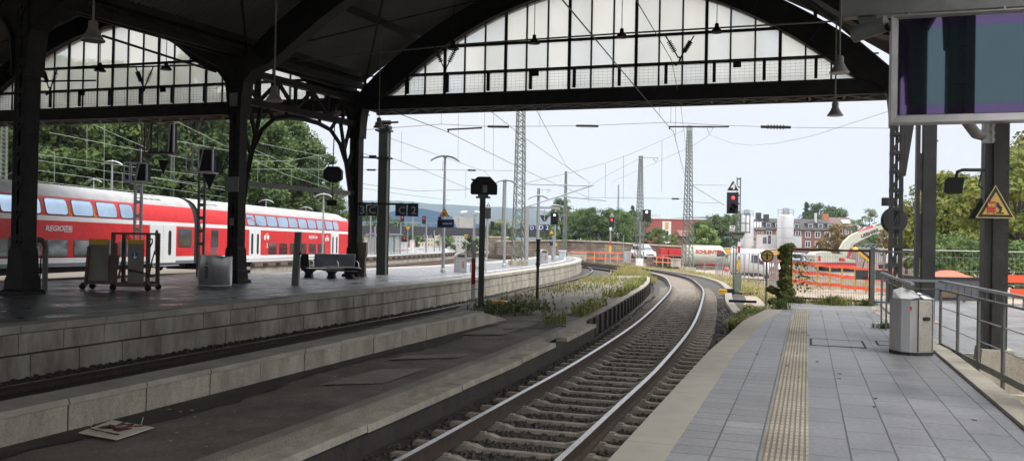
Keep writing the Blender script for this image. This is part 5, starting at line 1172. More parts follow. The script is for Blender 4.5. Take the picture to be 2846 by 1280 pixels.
cage_signal('hanging caged signal under the beam of the bench nave', 410, 491, 343, 425, 34.6, 0, (.80, .97, .0, .95), (.15, -.3, .42, .55), False, True)
t = thing('hanging_signal', 'black hooded signal hung from the lattice arch by a rod', 'signal', P(925, 505, d=31.5), yaw); k = 31.5 / FPX; g = MB(); g.prism([(x * k, (505 - y) * k) for x, y in ((-24, 497), (-24, 474), (-14, 463), (16, 463), (26, 474), (26, 497), (18, 503), (8, 508), (-10, 505))], 'y', -.15, .15); g.build('head', m_blackm, t); g = MB(); g.tube([(-.01, 0, .5), (.03, 0, 2.3)], .02, 6); g.tube([(0, 0, 0), (0, 0, -.7)], .016, 6); g.build('rod', m_iron, t); g = MB(); g.b(-.18, .16, -.1, .1, -.85, -.66); g.build('lower_box', m_ironb, t)
t = thing('line_sensor', 'slim arm with a black camera reaching out from the end column', 'camera', P(1002, 436, d=34.3), yaw); g = MB(); g.tube([(0, 0, 0), (.35, 0, -.02)], .03, 6); g.tube([(0, 0, .12), (.2, 0, .12), (.36, 0, .04)], .01, 5); g.build('arm', m_iron, t); g = MB(); g.b(.34, .62, -.07, .07, -.05, .07); g.build('head', m_black, t)
def post_signal(label, px, pyb, z, d, box, light, tri4=None, board_=True):
    b = P(px, pyb, d=d); b.z = z; k = d / FPX; t = thing('railway_signal', label, 'signal', b, yaw, 'signals along the curve'); f = lambda y: P(px, y, d=d).z - z
    g = MB(); g.tube([(0, 0, 0), (0, 0, f(box[3]))], .09, 8); g.build('post', m_galv, t)
    x0, x1 = (box[0] - px) * k, (box[1] - px) * k; g = MB(); g.b(x0, x1, -.15, .05, f(box[3]), f(box[2])); g.build('backboard', m_blackm, t)
    if light:
        g = MB(); c = ((light[0] - px) * k, f(light[1])); g.lathe([(0, .02), (.10, .01), (.11, 0)], 12, c=(c[0], -.15, c[1]), M=Matrix.Rotation(PI / 2, 3, 'X')); g.build('lamp', MATS['signal_red'] if light[2] == 'r' else MATS['signal_white'], t)
    if tri4:
        s = tri4 * k; tri_sign(t, f(box[2] - 2), s, -.12, [(0, m_white, 'triangle_rim'), (s * .07, m_dblue, 'triangle_face')], dx=(x0 + x1) / 2); text('4', s * .55, m_white, t, ((x0 + x1) / 2, -.145, f(box[2] - 2) + s * .3), bold=.03)
    return t
t = post_signal('distant signal with figure 4 triangle above the orange netting', 1695, 730, -.8, 96, (1691, 1705, 604, 631), (1698, 611, 'r'), 13); k = 96 / FPX
g = MB(); g.b(-.12, .12, -.14, -.1, 1.1, 1.9); g.build('orange_board', m_yellow, t); g = MB(); g.b(-.12, .12, -.14, -.1, 1.9, 2.3); g.build('red_board', m_sred, t); g = MB(); g.b(-.12, .12, -.14, -.1, 3.55, 3.9); g.build('plate', m_white, t)
t = post_signal('tall caged signal with one white lamp at the far weeds', 1777, 740, -.8, 86.5, (1783, 1806, 582, 616), (1794, 589, 'w')); k = 86.5 / FPX
f_ = lambda y: P(1777, y, d=86.5).z + .8
g = MB(); [g.b(x - .03, x + .03, -.4, -.34, f_(653), f_(610)) for x in (-.65, -.05, .4)]; g.b(-.7, .55, -.4, .4, f_(655), f_(652)); g.b(-.7, .5, -.4, -.36, f_(620), f_(618)); g.build('cage', m_green, t); g = MB(); g.b(-.35, .35, -.2, .2, 0, .75); g.build('base_box', m_white, t)
post_signal('black signal with figure 4 triangle behind the hooded signal', 1353, 715, -.5, 76, (1347, 1362, 577, 607), None, 16)
for px, y0, y1, d, lb in ((1368, 615, 638, 74, 'dark signal under a thin gantry beam left of the big mast'), (1451, 620, 640, 74, 'dark signal hanging beside the legs of the big mast'), (1118, 599, 616, 92, 'dark signal with one lamp above the platform roofs'), (1178, 600, 622, 92, 'second dark signal on the thin gantry by the figure 2 board'), (1124, 657, 672, 92, 'small signal showing a red lamp under the thin gantry')):
    sigbox(lb, px - 5, px + 5, y0, y1, d, (0, .7, (.9, .02, .03), 1.5) if d == 92 else None, 'small distant signals', hood=False)
t = thing('signal_gantry', 'thin yellowish beam carrying small signals by the big mast', 'gantry', P(1362, 617, d=74), yaw); g = MB(); g.b(0, 2.75, -.06, .06, -.02, .09); g.build('beam', M('gantry_tan', (.40, .35, .24), .6), t)
t = thing('signal_gantry', 'pale thin gantry over the distant platforms', 'gantry', P(1113, 618, d=92.4), yaw); g = MB(); g.b(0, 2.8, -.06, .06, -.02, .08); [g.b(x - .05, x + .05, -.05, .05, -4.2, 0) for x in (.05, 2.7)]; g.build('frame', m_galv, t)
for px, py, d, lb in ((1134, 629, 90, 'yellow inverted triangle with figure 4 on the thin gantry'), (1296, 650, 90, 'small yellow inverted triangle with figure 4 beside the yellow houses')):
    t = thing('speed_sign', lb, 'sign', P(px, py, d=d), yaw, 'yellow speed triangles'); tri_sign(t, .0, .55, 0, [(0, m_black, 'rim'), (.03, m_yellow, 'face')], inv=True); text('4', .26, m_black, t, (0, -.02, -.17), bold=.03); g = MB(); g.b(-.03, .03, 0, .04, -3.2, -.1); g.build('post', m_galv, t)

# ------------------------------------------------------------------ overhead wires
wn = 0
def wire(label, pts, r=.011, mat=None, sag=0):
    P_ = [P(x, y, d=d) for x, y, d in pts]
    g = MB(); g.tube(P_, r, 5, cap=False); return solo('overhead_wire', g, mat or m_irong, label, 'wire', 'overhead line wires')
m_wirel = M('lit_wire_green', (.30, .40, .30), .6)  # wires before the forest: their lit green-grey is put into the colour
wire('contact wire running high over the near track past the glazed screen', [(1563, 0, 12.5), (1859, 352, 37), (1872, 366, 39), (1906, 500, 60)], .012)
wire('catenary wire rising steeply from the curve into the near nave', [(1768, 0, 14), (1866, 166, 24), (1893, 300, 40), (1905, 400, 55), (1908, 480, 65)], .009)
wire('contact wire over the sunk second track', [(1087, 308, 30), (1245, 367, 38), (1358, 423, 46), (1425, 456, 52), (1510, 497, 60), (1640, 550, 75)], .014)
wire('contact wire passing behind the top of the big mast', [(1366, 311, 34), (1457, 382, 44), (1573, 462, 60), (1640, 508, 72)], .012)
wire('thin wire dropping steeply to the slender distant mast', [(1488, 300, 40), (1573, 460, 80), (1620, 497, 95)], .013)
wire('thin wire sloping behind the tall lamp post', [(1087, 385, 42), (1215, 430, 52), (1345, 475, 65), (1380, 510, 80)], .011)
wire('thin wire sloping to the hooded signal', [(1085, 437, 42), (1250, 502, 55), (1305, 526, 62)], .013)
wire('low sagging wire beyond the green post', [(1003, 510, 60), (1160, 531, 62), (1305, 526, 64)], .014)
wire('low wire near the hill ridge', [(1003, 522, 70), (1120, 540, 74), (1250, 556, 80)], .014)
wire('rising wire from the big mast to the top of the curve mast', [(1455, 510, 56), (1600, 476, 62), (1683, 453, 68), (1760, 425, 74), (1840, 390, 78), (1915, 355, 82)], .012)
wire('faint rising wire behind the slim mast', [(1640, 515, 75), (1700, 480, 80), (1778, 440, 88)], .012)
wire('slack wire from the curve mast to the street side', [(1972, 375, 80), (2035, 398, 70), (2090, 404, 60), (2160, 398, 52), (2260, 377, 44), (2480, 306, 34)], .009)
wire('faint wire falling from the V arm of the curve mast', [(1972, 375, 82), (1930, 402, 84), (1850, 440, 88), (1700, 505, 100)], .011)
sp = [(1000, 362, 37.0), (1105, 354, 37.2), (1227, 345, 37.6), (1340, 351, 38), (1500, 351, 38.6), (1640, 349, 39), (1860, 340, 39.5), (2020, 349, 40), (2240, 355, 40.5), (2560, 357, 42)]
wire('cross span wire with insulators outside the end beam', sp, .010)
wire('lower cross span with small insulators by the lamp post', [(1000, 471, 66), (1215, 472, 66), (1425, 474, 66)], .014)
wire('lower cross span between the curve masts', [(1590, 549, 88), (1770, 550, 88), (1900, 552, 88)], .016)
def insul(label, px, py, d, wpx, r, n=6):
    c = P(px, py, d=d); w = wpx * d / FPX; t = thing('insulator', label, 'insulator', c, yaw, 'ribbed insulators on the cross spans'); g = MB(); g.tube([(-w / 2, 0, 0), (-w * .3, 0, 0)], r * .6, 8); g.tube([(w * .3, 0, 0), (w / 2, 0, 0)], r * .6, 8); g.tube([(-w * .3, 0, 0), (w * .3, 0, 0)], r * .5, 8)
    for i in range(n): x = -w * .26 + w * .52 * i / (n - 1); g.tube([(x - .012, 0, 0), (x + .012, 0, 0)], r, 10)
    g.build('body', m_ironb, t)
insul('dark ribbed insulator on the cross span left of the big mast', 1385, 352, 38.2, 60, .085)
insul('dark ribbed insulator on the cross span in the middle of the sky', 1632, 350, 39, 62, .085)
insul('spiky dark insulator on the cross span near the curve mast', 2156, 353, 40, 82, .11)
insul('tiny insulator on the lower span beside the green post', 1032, 472, 66, 24, .11, 3); insul('tiny insulator on the lower span by the tall lamp', 1311, 473, 66, 22, .11, 3); insul('tiny insulator on the span left of the curve mast', 1877, 552, 88, 20, .12, 3)
for (x0, y0, x1, y1, d, lb) in ((1243, 360, 1340, 355, 37.8, 'dark steady arm tube beside the dark insulator'), (1858, 352, 2026, 352, 39.4, 'long dark steady arm tube across the top of the curve mast')):
    g = MB(); g.tube([P(x0, y0, d=d), P(x1, y1, d=d)], .038, 8); g.tube([P(x0 + 3, y0, d=d), P(x0 + 3, y0 + 8, d=d)], .03, 6); solo('steady_arm', g, m_irong, lb, 'arm')
for i, (x, y0, y1, d) in enumerate(((1227, 316, 345, 37.6), (1274, 313, 440, 60), (1347, 312, 423, 46), (1372, 312, 470, 66), (1116, 365, 450, 66), (1462, 388, 477, 50), (1501, 308, 350, 38.6), (1833, 296, 319, 34), (1865, 295, 340, 39), (1878, 294, 392, 45), (1840, 390, 535, 78), (1733, 433, 555, 70), (1683, 455, 548, 70), (1295, 475, 550, 66), (1231, 446, 475, 60), (1637, 505, 560, 75))):
    wire(['short', 'thin'][i % 2] + ' vertical dropper wire ' + ['under the end beam by the steady arm', 'between tall lamp and hooded signal', 'meeting the sloping wire near the big mast', 'left of the big mast at mid height', 'right of the green post', 'right of the big mast', 'under the beam in the open middle', 'meeting the near contact wire', 'on the crest of the cross span', 'left of the curve mast top', 'from the rising wire near the curve mast', 'beside the slim mast', 'over the small antenna', 'below the lower span by the signal', 'crossing the lower span at the lamp', 'off the end of the platform arm'][i], [(x, y0, d), (x - 1, y1, d)], .007 * d / 40)
fw = [((252, 342, 45), (330, 378, 50), (406, 410, 55)), ((137, 368, 50), (330, 407, 58), (552, 446, 70)), ((90, 427, 55), (300, 455, 64), (552, 487, 76)), ((90, 443, 55), (300, 476, 64), (626, 520, 80)), ((89, 471, 55), (300, 500, 64), (626, 548, 80)), ((89, 502, 55), (250, 520, 62), (378, 532, 66)),
      ((489, 337, 50), (560, 372, 56), (628, 407, 60)), ((493, 392, 50), (626, 417, 58), (760, 436, 66)), ((420, 493, 55), (560, 517, 62), (626, 528, 66)), ((720, 397, 60), (820, 418, 66), (913, 438, 70)), ((705, 415, 60), (800, 456, 66), (913, 505, 74)), ((702, 449, 60), (800, 447, 60), (931, 425, 60)), ((702, 470, 70), (800, 470, 70), (930, 471, 70)), ((690, 440, 60), (800, 487, 70), (920, 525, 80))]
for i, pts in enumerate(fw): wire('pale overhead wire before the forest, ' + ['steepest one near the hanging lamp', 'upper long one', 'middle long one', 'long one just under the middle pair', 'long low one', 'lowest one above the carriage roof', 'steep one behind the hanging caged signal', 'long one behind the arrow signal', 'short low one between the signals', 'upper one under the lattice arch', 'steep one under the lattice arch', 'rising one under the lattice arch', 'level one under the lattice arch', 'lowest one under the lattice arch'][i], pts, .016, m_wirel)
for i, (x, y0, y1, d) in enumerate(((290, 345, 525, 55), (242, 342, 460, 55), (152, 430, 505, 58), (393, 412, 450, 55), (340, 480, 540, 60), (886, 430, 520, 70), (717, 448, 520, 70), (810, 470, 520, 75), (567, 380, 404, 55))): wire('pale dropper before the forest ' + ['beside the first lamp', 'near the hanging lamp', 'near the massive column', 'over the caged signal', 'above the carriage windows', 'near the hanging signal', 'by the black column', 'in the middle of the arch', 'right of the hanging cage'][i], [(x, y0, d), (x - 1, y1, d)], .014, m_wirel)
# ------------------------------------------------------------------ double deck train
A_, B_, C_ = Vector((-33.0, 30.9)), Vector((-35.7, 46.9)), Vector((-39.1, 72.8))
tdir = (C_ - A_).normalized(); tnor = Vector((tdir.y, -tdir.x))        # towards the camera side
RZ0, SL = -.44, -.0092                                                # rail height and gradient
def tray(px, py=640):
    r = cF + cR * ((px - W0 / 2) / FPX) + cU * ((H0 / 2 - py) / FPX); o = Vector((EYE.x, EYE.y)); dd = Vector((r.x, r.y))
    t = ((A_ - o).dot(tnor)) / dd.dot(tnor); p = o + dd * t; return (p - A_).dot(tdir)
PROF = [(-.03, .42), (0, .60), (0, .84), (0, 1.35), (0, 2.0), (0, 2.58), (.015, 2.80), (.05, 3.05), (.12, 3.35), (.22, 3.62), (.27, 3.72), (.45, 3.98), (.75, 4.20), (1.1, 4.32), (1.4, 4.36)]   # inset, height
PM = [1, 2, 3, 3, 3, 2, 3, 3, 3, 3, 4, 4, 4, 4]      # material per band: skirt, sill, red, stripe, roof
tm = [m_tdark, m_tsk, m_white, m_red, m_tgrey]
HALF = 1.4
def inset(z):
    for (i0, z0), (i1, z1) in zip(PROF, PROF[1:]):
        if z0 <= z <= z1: return i0 + (i1 - i0) * (z - z0) / (z1 - z0)
    return 0
def car(label, s0, s1, nose=False):
    base = A_ + tdir * s0 - tnor * HALF; t = thing('train_carriage', label, 'train carriage', (base.x, base.y, RZ0 + SL * s0), math.atan2(tdir.y, tdir.x), 'coupled carriages of the red train')
    Ln = s1 - s0; g = MB(); N_ = 10; segs = [i * Ln / N_ for i in range(N_ + 1)]
    if nose: segs = [x for x in segs if x < Ln - 4] + [Ln - 3.6, Ln - 2.6, Ln - 1.7, Ln - .9, Ln - .3, Ln]
    def ringp(x):
        pr = [(HALF - i, z) for i, z in PROF]; full = [(-y, z) for y, z in pr] + [(y, z) for y, z in reversed(pr)]
        if nose and x > Ln - 3.7:
            f = (x - (Ln - 3.7)) / 3.7; out = []
            for y, z in full: zz = min(z, 4.36 - 2.3 * max(0, f) ** 1.6); out.append((y * (1 - .32 * f ** 2.2), zz))
            return out
        return full
    rings = [[(x, y, z + SL * x) for y, z in ringp(x)] for x in segs]; n = len(rings[0])
    vs = [p for r in rings for p in r]
    for k in range(n - 1):
        b = k if k < len(PROF) - 1 else (n - 2 - k); b = max(0, min(len(PM) - 1, b)) if k != len(PROF) - 1 else len(PM) - 1
        g.add([], [])
        o = len(g.v)
        if k == 0: g.v += vs; o0 = o
        fs = [(o0 + i * n + k, o0 + (i + 1) * n + k, o0 + (i + 1) * n + k + 1, o0 + i * n + k + 1) for i in range(len(rings) - 1)]
        g.f += fs; g.m += [PM[b]] * len(fs); g.s += [PM[b] in (3, 4)] * len(fs)
    g.add(rings[0], [tuple(range(n))], 0); g.add(rings[-1], [tuple(range(n))[::-1]], 3)
    g.build('body', tm, t)
    g = MB(); g.b(.6, Ln - .6, -1.2, 1.2, .12 + SL * Ln / 2, .5); g.build('underframe', m_tdark, t)
    for x in (2.6, 5.2, Ln - 5.2, Ln - 2.6):
        g = MB(); [g.lathe([(.2, -.06), (.46, -.05), (.46, .05), (.2, .06)], 18, c=(x, s * .75, .46 + SL * x), M=Matrix.Rotation(PI / 2, 3, 'X')) for s in (-1, 1)]; g.build('wheelset', m_rubber, t)
    return t, Ln
def side(t, s0, sa, sb, z0, z1, off=.012):     # rounded window outline on the curved side
    x0, x1 = min(sa, sb) - s0, max(sa, sb) - s0; return x0, x1
def window(t, s0, px0, px1, z0, z1, mat, fm, r=.10, fw=.05, nm='window'):
    x0, x1 = sorted((tray(px0) - s0, tray(px1) - s0)); 
    def outline(e):
        a = []
        for cx, cz, a0 in ((x1 - r, z1 - r, 0), (x0 + r, z1 - r, 90), (x0 + r, z0 + r, 180), (x1 - r, z0 + r, 270)):
            for k in range(5): g_ = rad(a0 + 22.5 * k); a.append((cx + (r + e) * math.cos(g_), cz + (r + e) * math.sin(g_)))
        return a
    def onside(p, off): return (p[0], -(HALF - inset(p[1])) - off, p[1] + SL * p[0])
    zc = [z0 + (z1 - z0) * k / 5 for k in range(6)]
    # pane: horizontal strips following the bowed side
    g = MB(); o_ = outline(0); xa = lambda z: (x0 + (r - math.sqrt(max(0, r * r - max(0, (z0 + r - z), (z - z1 + r)) ** 2))), x1 - (r - math.sqrt(max(0, r * r - max(0, (z0 + r - z), (z - z1 + r)) ** 2))))
    zs = [z0, z0 + r * .3, z0 + r, (z0 * 2 + z1) / 3, (z0 + 2 * z1) / 3, z1 - r, z1 - r * .3, z1]; vs = []
    for z in zs: a, b = xa(z); vs += [onside((a, z), .020), onside((b, z), .020)]
    g.add(vs, [(2 * i, 2 * i + 1, 2 * i + 3, 2 * i + 2) for i in range(len(zs) - 1)], 0, True); w = g.build(nm, mat, t)
    g = MB(); a, b = outline(fw), outline(0); n = len(a); vs = [onside(p, .012) for p in a] + [onside(p, .028) for p in b]
    g.add(vs, [(i, (i + 1) % n, n + (i + 1) % n, n + i) for i in range(n)]); g.build('frame', fm, w)
    return w
def doors(t, s0, px0, px1, z0=.50, z1=2.62):
    x0, x1 = sorted((tray(px0) - s0, tray(px1) - s0)); xm = (x0 + x1) / 2
    for a, b in ((x0, xm - .012), (xm + .012, x1)):
        g = MB(); g.prism([(a, z0 + SL * a), (b, z0 + SL * b), (b, z1 + SL * b), (a, z1 + SL * a)], 'y', -HALF - .02, -HALF + .05); d_ = g.build('door', m_white, t)
        cx = (a + b) / 2; rr = .15; g = MB(); o = [(cx + rr * math.cos(rad(k * 20)), 2.18 + rr * math.sin(rad(k * 20)) + SL * cx) for k in range(10)] + [(cx + rr * math.cos(rad(k * 20)), 1.05 + rr * math.sin(rad(k * 20)) + SL * cx) for k in range(9, 19)]
        g.prism(o, 'y', -HALF - .03, -HALF - .02); g.build('door_window', m_tdark, d_)
    g = MB(); g.b(xm - .012, xm + .012, -HALF - .01, -HALF, z0 + SL * xm, z1 + SL * xm); g.build('door_gap', m_black, t)
    g = MB(); g.b(x0, x1, -HALF - .25, -HALF, .30 + SL * xm, .36 + SL * xm); g.build('step', m_galv, t)
sJ = tray(549)
s_end = tray(1003)
c1, L1 = car('near red double deck carriage with wide bright upper windows', sJ - 26.8, sJ - .35); o1 = sJ - 26.8
c2, L2 = car('far red double deck carriage tapering to a sloped cab end', sJ + .35, s_end, True); o2 = sJ + .35
g = MB(); p0, p1 = A_ + tdir * (sJ - .36) - tnor * HALF, A_ + tdir * (sJ + .36) - tnor * HALF; z_ = RZ0 + SL * sJ
vs = []
for p in (p0, p1):
    for y, z in [(-HALF + .12 + i, z) for i, z in PROF] + [(HALF - .12 - i, z) for i, z in reversed(PROF)]: q = p - tnor * y; vs.append((q.x, q.y, z * .985 + z_))
n = len(PROF) * 2; g.add(vs, [(k, (k + 1) % n, n + (k + 1) % n, n + k) for k in range(n)]); o = g.build('gangway', m_tdark, None); o.parent = c1
o.data.transform(XF[c1.name].inverted())
m_tfr = M('window_frame_dark', (.05, .045, .05), .5)
for a, b in ((-60, -10), (2, 60), (66, 114), (129, 189), (204, 260), (273, 326), (337, 371)):
    if tray(a) > o1 + .5: window(c1, o1, a, b, 2.88, 3.60, m_twin, m_tfr, .14)
for a, b in ((-40, 27), (60, 114), (132, 188), (207, 260), (276, 320), (332, 372)):
    if tray(a) > o1 + .5: window(c1, o1, a, b, .92, 1.66, m_twinl, m_tfr, .08)
doors(c1, o1, 416, 489); window(c1, o1, 497, 532, 1.42, 2.42, m_twinl, m_tfr, .08)
for a, b in ((689, 709), (713, 741), (744, 771), (775, 802), (805, 828), (832, 854), (858, 879), (883, 903), (907, 926), (929, 942)): window(c2, o2, a, b, 2.88, 3.60, m_twin, m_tfr, .12)
for a, b in ((747, 769), (777, 799), (807, 829), (833, 852), (860, 878), (885, 903)): window(c2, o2, a, b, .92, 1.66, m_twinl, m_tfr, .08)
window(c2, o2, 588, 606, 1.42, 2.42, m_twinl, m_tfr, .08)
doors(c2, o2, 693, 724); doors(c2, o2, 920, 941)
x0, x1 = sorted((tray(585) - o2, tray(606) - o2)); g = MB(); [g.b(x0, x1, -HALF - .012, -HALF, .92 + k * .07 + SL * x0, .96 + k * .07 + SL * x0) for k in range(7)]; g.build('louvre', m_tsk, c2)
def ttext(t, o_, body, px0, px1, z, mat, nm, bold=.02, shear=.2, z2=None):
    x0, x1 = sorted((tray(px0) - o_, tray(px1) - o_)); tx = text(body, 1, mat, t, ((x0 + x1) / 2, -HALF - .015, z + SL * x0), name=nm, bold=bold, shear=shear); w = tx.dimensions.x or 1
    bpy.context.view_layer.update(); xs = [v.co.x for v in tx.data.vertices]; w = max(xs) - min(xs); h_ = max(v.co.y for v in tx.data.vertices) - min(v.co.y for v in tx.data.vertices); k = (x1 - x0) / w; tx.scale = (k, k if not z2 else z2 / h_, 1)
ttext(c1, o1, 'REGIO', 125, 176, 2.20, m_white, 'lettering', z2=.25)
x0, x1 = tray(178) - o1, tray(200) - o1
g = MB(); zz = 2.06 + SL * x0; fr = [(x0, zz), (x1, zz), (x1, zz + .29), (x0, zz + .29)]; g.frame(fr, [(x0 + .035, zz + .035), (x1 - .035, zz + .035), (x1 - .035, zz + .255), (x0 + .035, zz + .255)], 'y', -HALF - .012, -HALF); g.build('emblem_frame', m_white, c1); ttext(c1, o1, 'DB', 181, 197, 2.205, m_white, 'emblem_letters', shear=0, z2=.16)
ttext(c2, o2, 'REGIO', 858, 875, 2.20, m_white, 'lettering', z2=.26); ttext(c2, o2, 'DB', 876, 882, 2.2, m_white, 'emblem_letters', shear=0, z2=.2)
ttext(c2, o2, '2', 741, 745, 1.5, m_white, 'class_number', shear=0, z2=.3)
for px in (741, 909):
    x = tray(px) - o2; g = MB()
    for dx in (-.24, .24): g.lathe([(.13, 0), (.19, .004), (.13, .008)], 14, c=(x + dx, -HALF - .008, 2.05 + SL * x), M=Matrix.Rotation(PI / 2, 3, 'X'))
    for a_, b_ in (((-.24, 2.05), (-.1, 2.35)), ((-.1, 2.35), (.2, 2.32)), ((-.12, 2.3), (.02, 2.08)), ((.02, 2.08), (.2, 2.32)), ((.24, 2.05), (.16, 2.45))): g.bar((x + a_[0], -HALF - .012, a_[1] + SL * x), (x + b_[0], -HALF - .012, b_[1] + SL * x), .035, .006, up=(0, 1, 0))
    g.build('bicycle_pictogram', m_white, c2)
for px in (197, 266):
    x = tray(px) - o1; g = MB()
    for k in range(16): a0 = Vector((x + rnd.uniform(-.17, .17), 0, rnd.uniform(2.86, 3.3))); b0_ = a0 + Vector((rnd.uniform(-.12, .12), 0, rnd.uniform(-.25, .25))); a0.z = min(3.4, max(2.86, a0.z)); b0_.z = min(3.45, max(2.85, b0_.z)); a0.y = -(HALF - inset(a0.z)) - .01; b0_.y = -(HALF - inset(b0_.z)) - .01; a0.z += SL * x; b0_.z += SL * x; g.bar(a0, b0_, .03, .008, up=(0, 1, 0))
    g.build('graffiti', m_yellow, c1)
for (pa_, pb_, t_, o_) in ((400, 470, c1, o1), (590, 625, c2, o2)):
    x0, x1 = tray(pa_) - o_, tray(pb_) - o_
    for k in range(4):
        a = x0 + (x1 - x0) * k / 4; b = a + (x1 - x0) / 4 - .1
        g = MB(); g.add([(a, -.93, 3.99 + .02 + SL * a), (b, -.93, 4.01 + SL * b), (b, -.50, 4.28 + SL * b), (a, -.50, 4.28 + SL * a)], [(0, 1, 2, 3)]); g.build('roof_grille', m_tsk, t_)
# ------------------------------------------------------------------ trees
def leafcloud(clumps, n, leaf, flat=.35):
    g = MB(); vs = []; fs = []
    for (c, r) in clumps:
        for _ in range(n):
            u = Vector((rnd.gauss(0, 1), rnd.gauss(0, 1), rnd.gauss(0, 1))).normalized() * r * (rnd.random() ** .45); u.z *= .75
            p = c + u; nrm = (u.normalized() + Vector((rnd.uniform(-.7, .7), rnd.uniform(-.7, .7), rnd.uniform(.0, 1.0)))).normalized()
            a = nrm.cross(Vector((rnd.uniform(-1, 1), rnd.uniform(-1, 1), rnd.uniform(-1, 1)))).normalized(); b = nrm.cross(a); s = leaf * rnd.uniform(.6, 1.35); o = len(vs)
            vs += [p - a * s, p - b * s * .62, p + a * s * .9 - nrm * s * flat, p + b * s * .62]; fs.append((o, o + 1, o + 2, o + 3))
    g.add(vs, fs); return g
def tree_shape(h, w, crown0, seed, nclump=46, nleaf=64, leaf=.28, conifer=False):
    r_ = random.Random(seed); cl = []; limbs = []
    for i in range(nclump):
        f = r_.random()
        if conifer: z = crown0 + (h - crown0) * f; rr = w / 2 * (1 - f) * 1.0 + .15
        else: z = crown0 + (h - crown0) * f; rr = w / 2 * math.sin(PI * min(1, (.16 + .80 * f))) ** .65
        a = r_.uniform(0, 2 * PI); q = rr * math.sqrt(r_.uniform(.12, 1)); cl.append((Vector((q * math.cos(a), q * math.sin(a), z)), (w * .105 + .12) * r_.uniform(.7, 1.3) * (.6 if conifer else 1)))
        if i % 4 == 0: limbs.append(cl[-1][0])
    tr = MB(); tr.tube([(0, 0, -.3), (.05 * w * r_.uniform(-.4, .4), 0, crown0), (.08 * w * r_.uniform(-.5, .5), .06 * w * r_.uniform(-.5, .5), crown0 + (h - crown0) * .75)], [h * .026, h * .02, h * .006], 8)
    for l in limbs: tr.tube([(0, 0, crown0 + (l.z - crown0) * .35), (l.x * .5, l.y * .5, crown0 + (l.z - crown0) * .65), tuple(l)], [h * .010, h * .007, h * .003], 5)
    return leafcloud(cl, nleaf, leaf), tr
PROTO = {}
def tree(kind, loc, label, group, scale=1.0, rz=None, cat='tree', name='broadleaf_tree'):
    rz = rnd.uniform(0, 6.28) if rz is None else rz; loc = tuple(loc)
    if kind not in PROTO:
        h, w, c0, seed, nc, nl, lf, mat, con = KINDS_[kind]; t = thing(name, label, cat, loc, rz, group); t.scale = (scale,) * 3
        cr, tr = tree_shape(h, w, c0, seed, nc, nl, lf, con); cr.build('crown', mat, t); tr.build('trunk', m_bark, t); PROTO[kind] = t; return t
    o = dup(PROTO[kind], loc, rz, label, group, scale); o['category'] = cat; return o
KINDS_ = {'dark1': (17, 9.5, 3.2, 3, 90, 120, .21, m_leafd, False), 'dark2': (15, 8.5, 2.5, 4, 84, 120, .21, m_leafd, False), 'mid1': (16, 9, 3.5, 5, 86, 120, .21, m_leafm, False), 'mid2': (13, 8, 2.2, 6, 80, 110, .20, m_leafm, False),
          'under': (5.5, 6, .2, 7, 44, 90, .18, m_leafd, False), 'far1': (9, 9, 1.2, 8, 80, 80, .22, m_leafm, False), 'far2': (8, 8.5, .8, 9, 76, 80, .22, m_leafd, False), 'maple': (8.2, 7.4, 1.6, 10, 90, 90, .17, m_leafy, False), 'maple2': (8, 6.8, 1.8, 12, 90, 90, .17, leaf_mat('green_yellow_leaves', (.075, .10, .028), (.15, .17, .04), (.27, .25, .05), .5), False),
          'russet': (5.5, 4.5, 1, 13, 50, 60, .16, m_leafo, False), 'birch': (9.5, 6, 2, 14, 50, 40, .2, leaf_mat('pale_grey_leaves', (.13, .16, .08), (.19, .22, .10), (.26, .27, .13), .6), False), 'light': (4.5, 4, .4, 15, 46, 60, .2, m_leafl, False), 'conifer': (13, 5.5, 2, 16, 80, 36, .3, m_leafd, True), 'bush': (2.6, 3.2, .1, 17, 40, 60, .11, m_leafm, False)}
# forest on the slope behind the train
fl_ = []
row = [(-40, 78, 'dark1', 1.0), (55, 84, 'mid1', 1.0), (140, 90, 'dark2', 1.15), (225, 86, 'mid2', 1.2), (300, 94, 'mid1', 1.05), (385, 90, 'dark1', .95), (455, 98, 'mid2', 1.3), (530, 94, 'dark2', 1.2), (600, 98, 'mid1', 1.1), (668, 103, 'dark1', 1.0), (735, 100, 'mid2', 1.14), (800, 104, 'mid1', .98), (855, 103, 'dark2', .88), (905, 106, 'mid2', .72), (940, 110, 'dark2', .42)]
back = [(0, 104, 'mid1', 1.35), (100, 108, 'dark1', 1.3), (195, 112, 'mid1', 1.3), (280, 110, 'dark1', 1.3), (365, 114, 'mid1', 1.3), (450, 116, 'dark1', 1.3), (540, 116, 'mid1', 1.25), (625, 120, 'dark1', 1.15), (705, 122, 'mid1', 1.12), (775, 122, 'dark1', 1.05), (840, 124, 'mid2', 1.05)]
adj = {'dark1': 'dark broad tree', 'dark2': 'dark dense tree', 'mid1': 'green leafy tree', 'mid2': 'lighter green tree'}
wherr = ['left of the massive column', 'behind the massive column', 'right of the massive column', 'above the carriage windows', 'behind the first platform lamp', 'behind the ladder mast signal', 'behind the hanging signal cage', 'behind the arrow plate signal', 'just left of the black column', 'just right of the black column', 'in the arch beside the black column', 'in the middle of the lattice arch', 'right of the arch middle', 'behind the hanging hooded signal', 'lowest at the forest edge']
for i, (px, d, kd, sc) in enumerate(row):
    p = P(px, 620, d=d); sc *= 1.16 if px < 560 else 1.0; tree(kd, (p.x, p.y, -.6), adj[kd] + ' of the front forest row, ' + wherr[i], 'trees of the forest behind the train', sc, i * 1.7)
for i, (px, d, kd, sc) in enumerate(back):
    p = P(px, 620, d=d); tree(kd, (p.x, p.y, .5), 'tall ' + adj[kd] + ' of the back forest row, ' + wherr[min(i, 13)], 'trees of the forest behind the train', sc, i * 2.3 + 1)
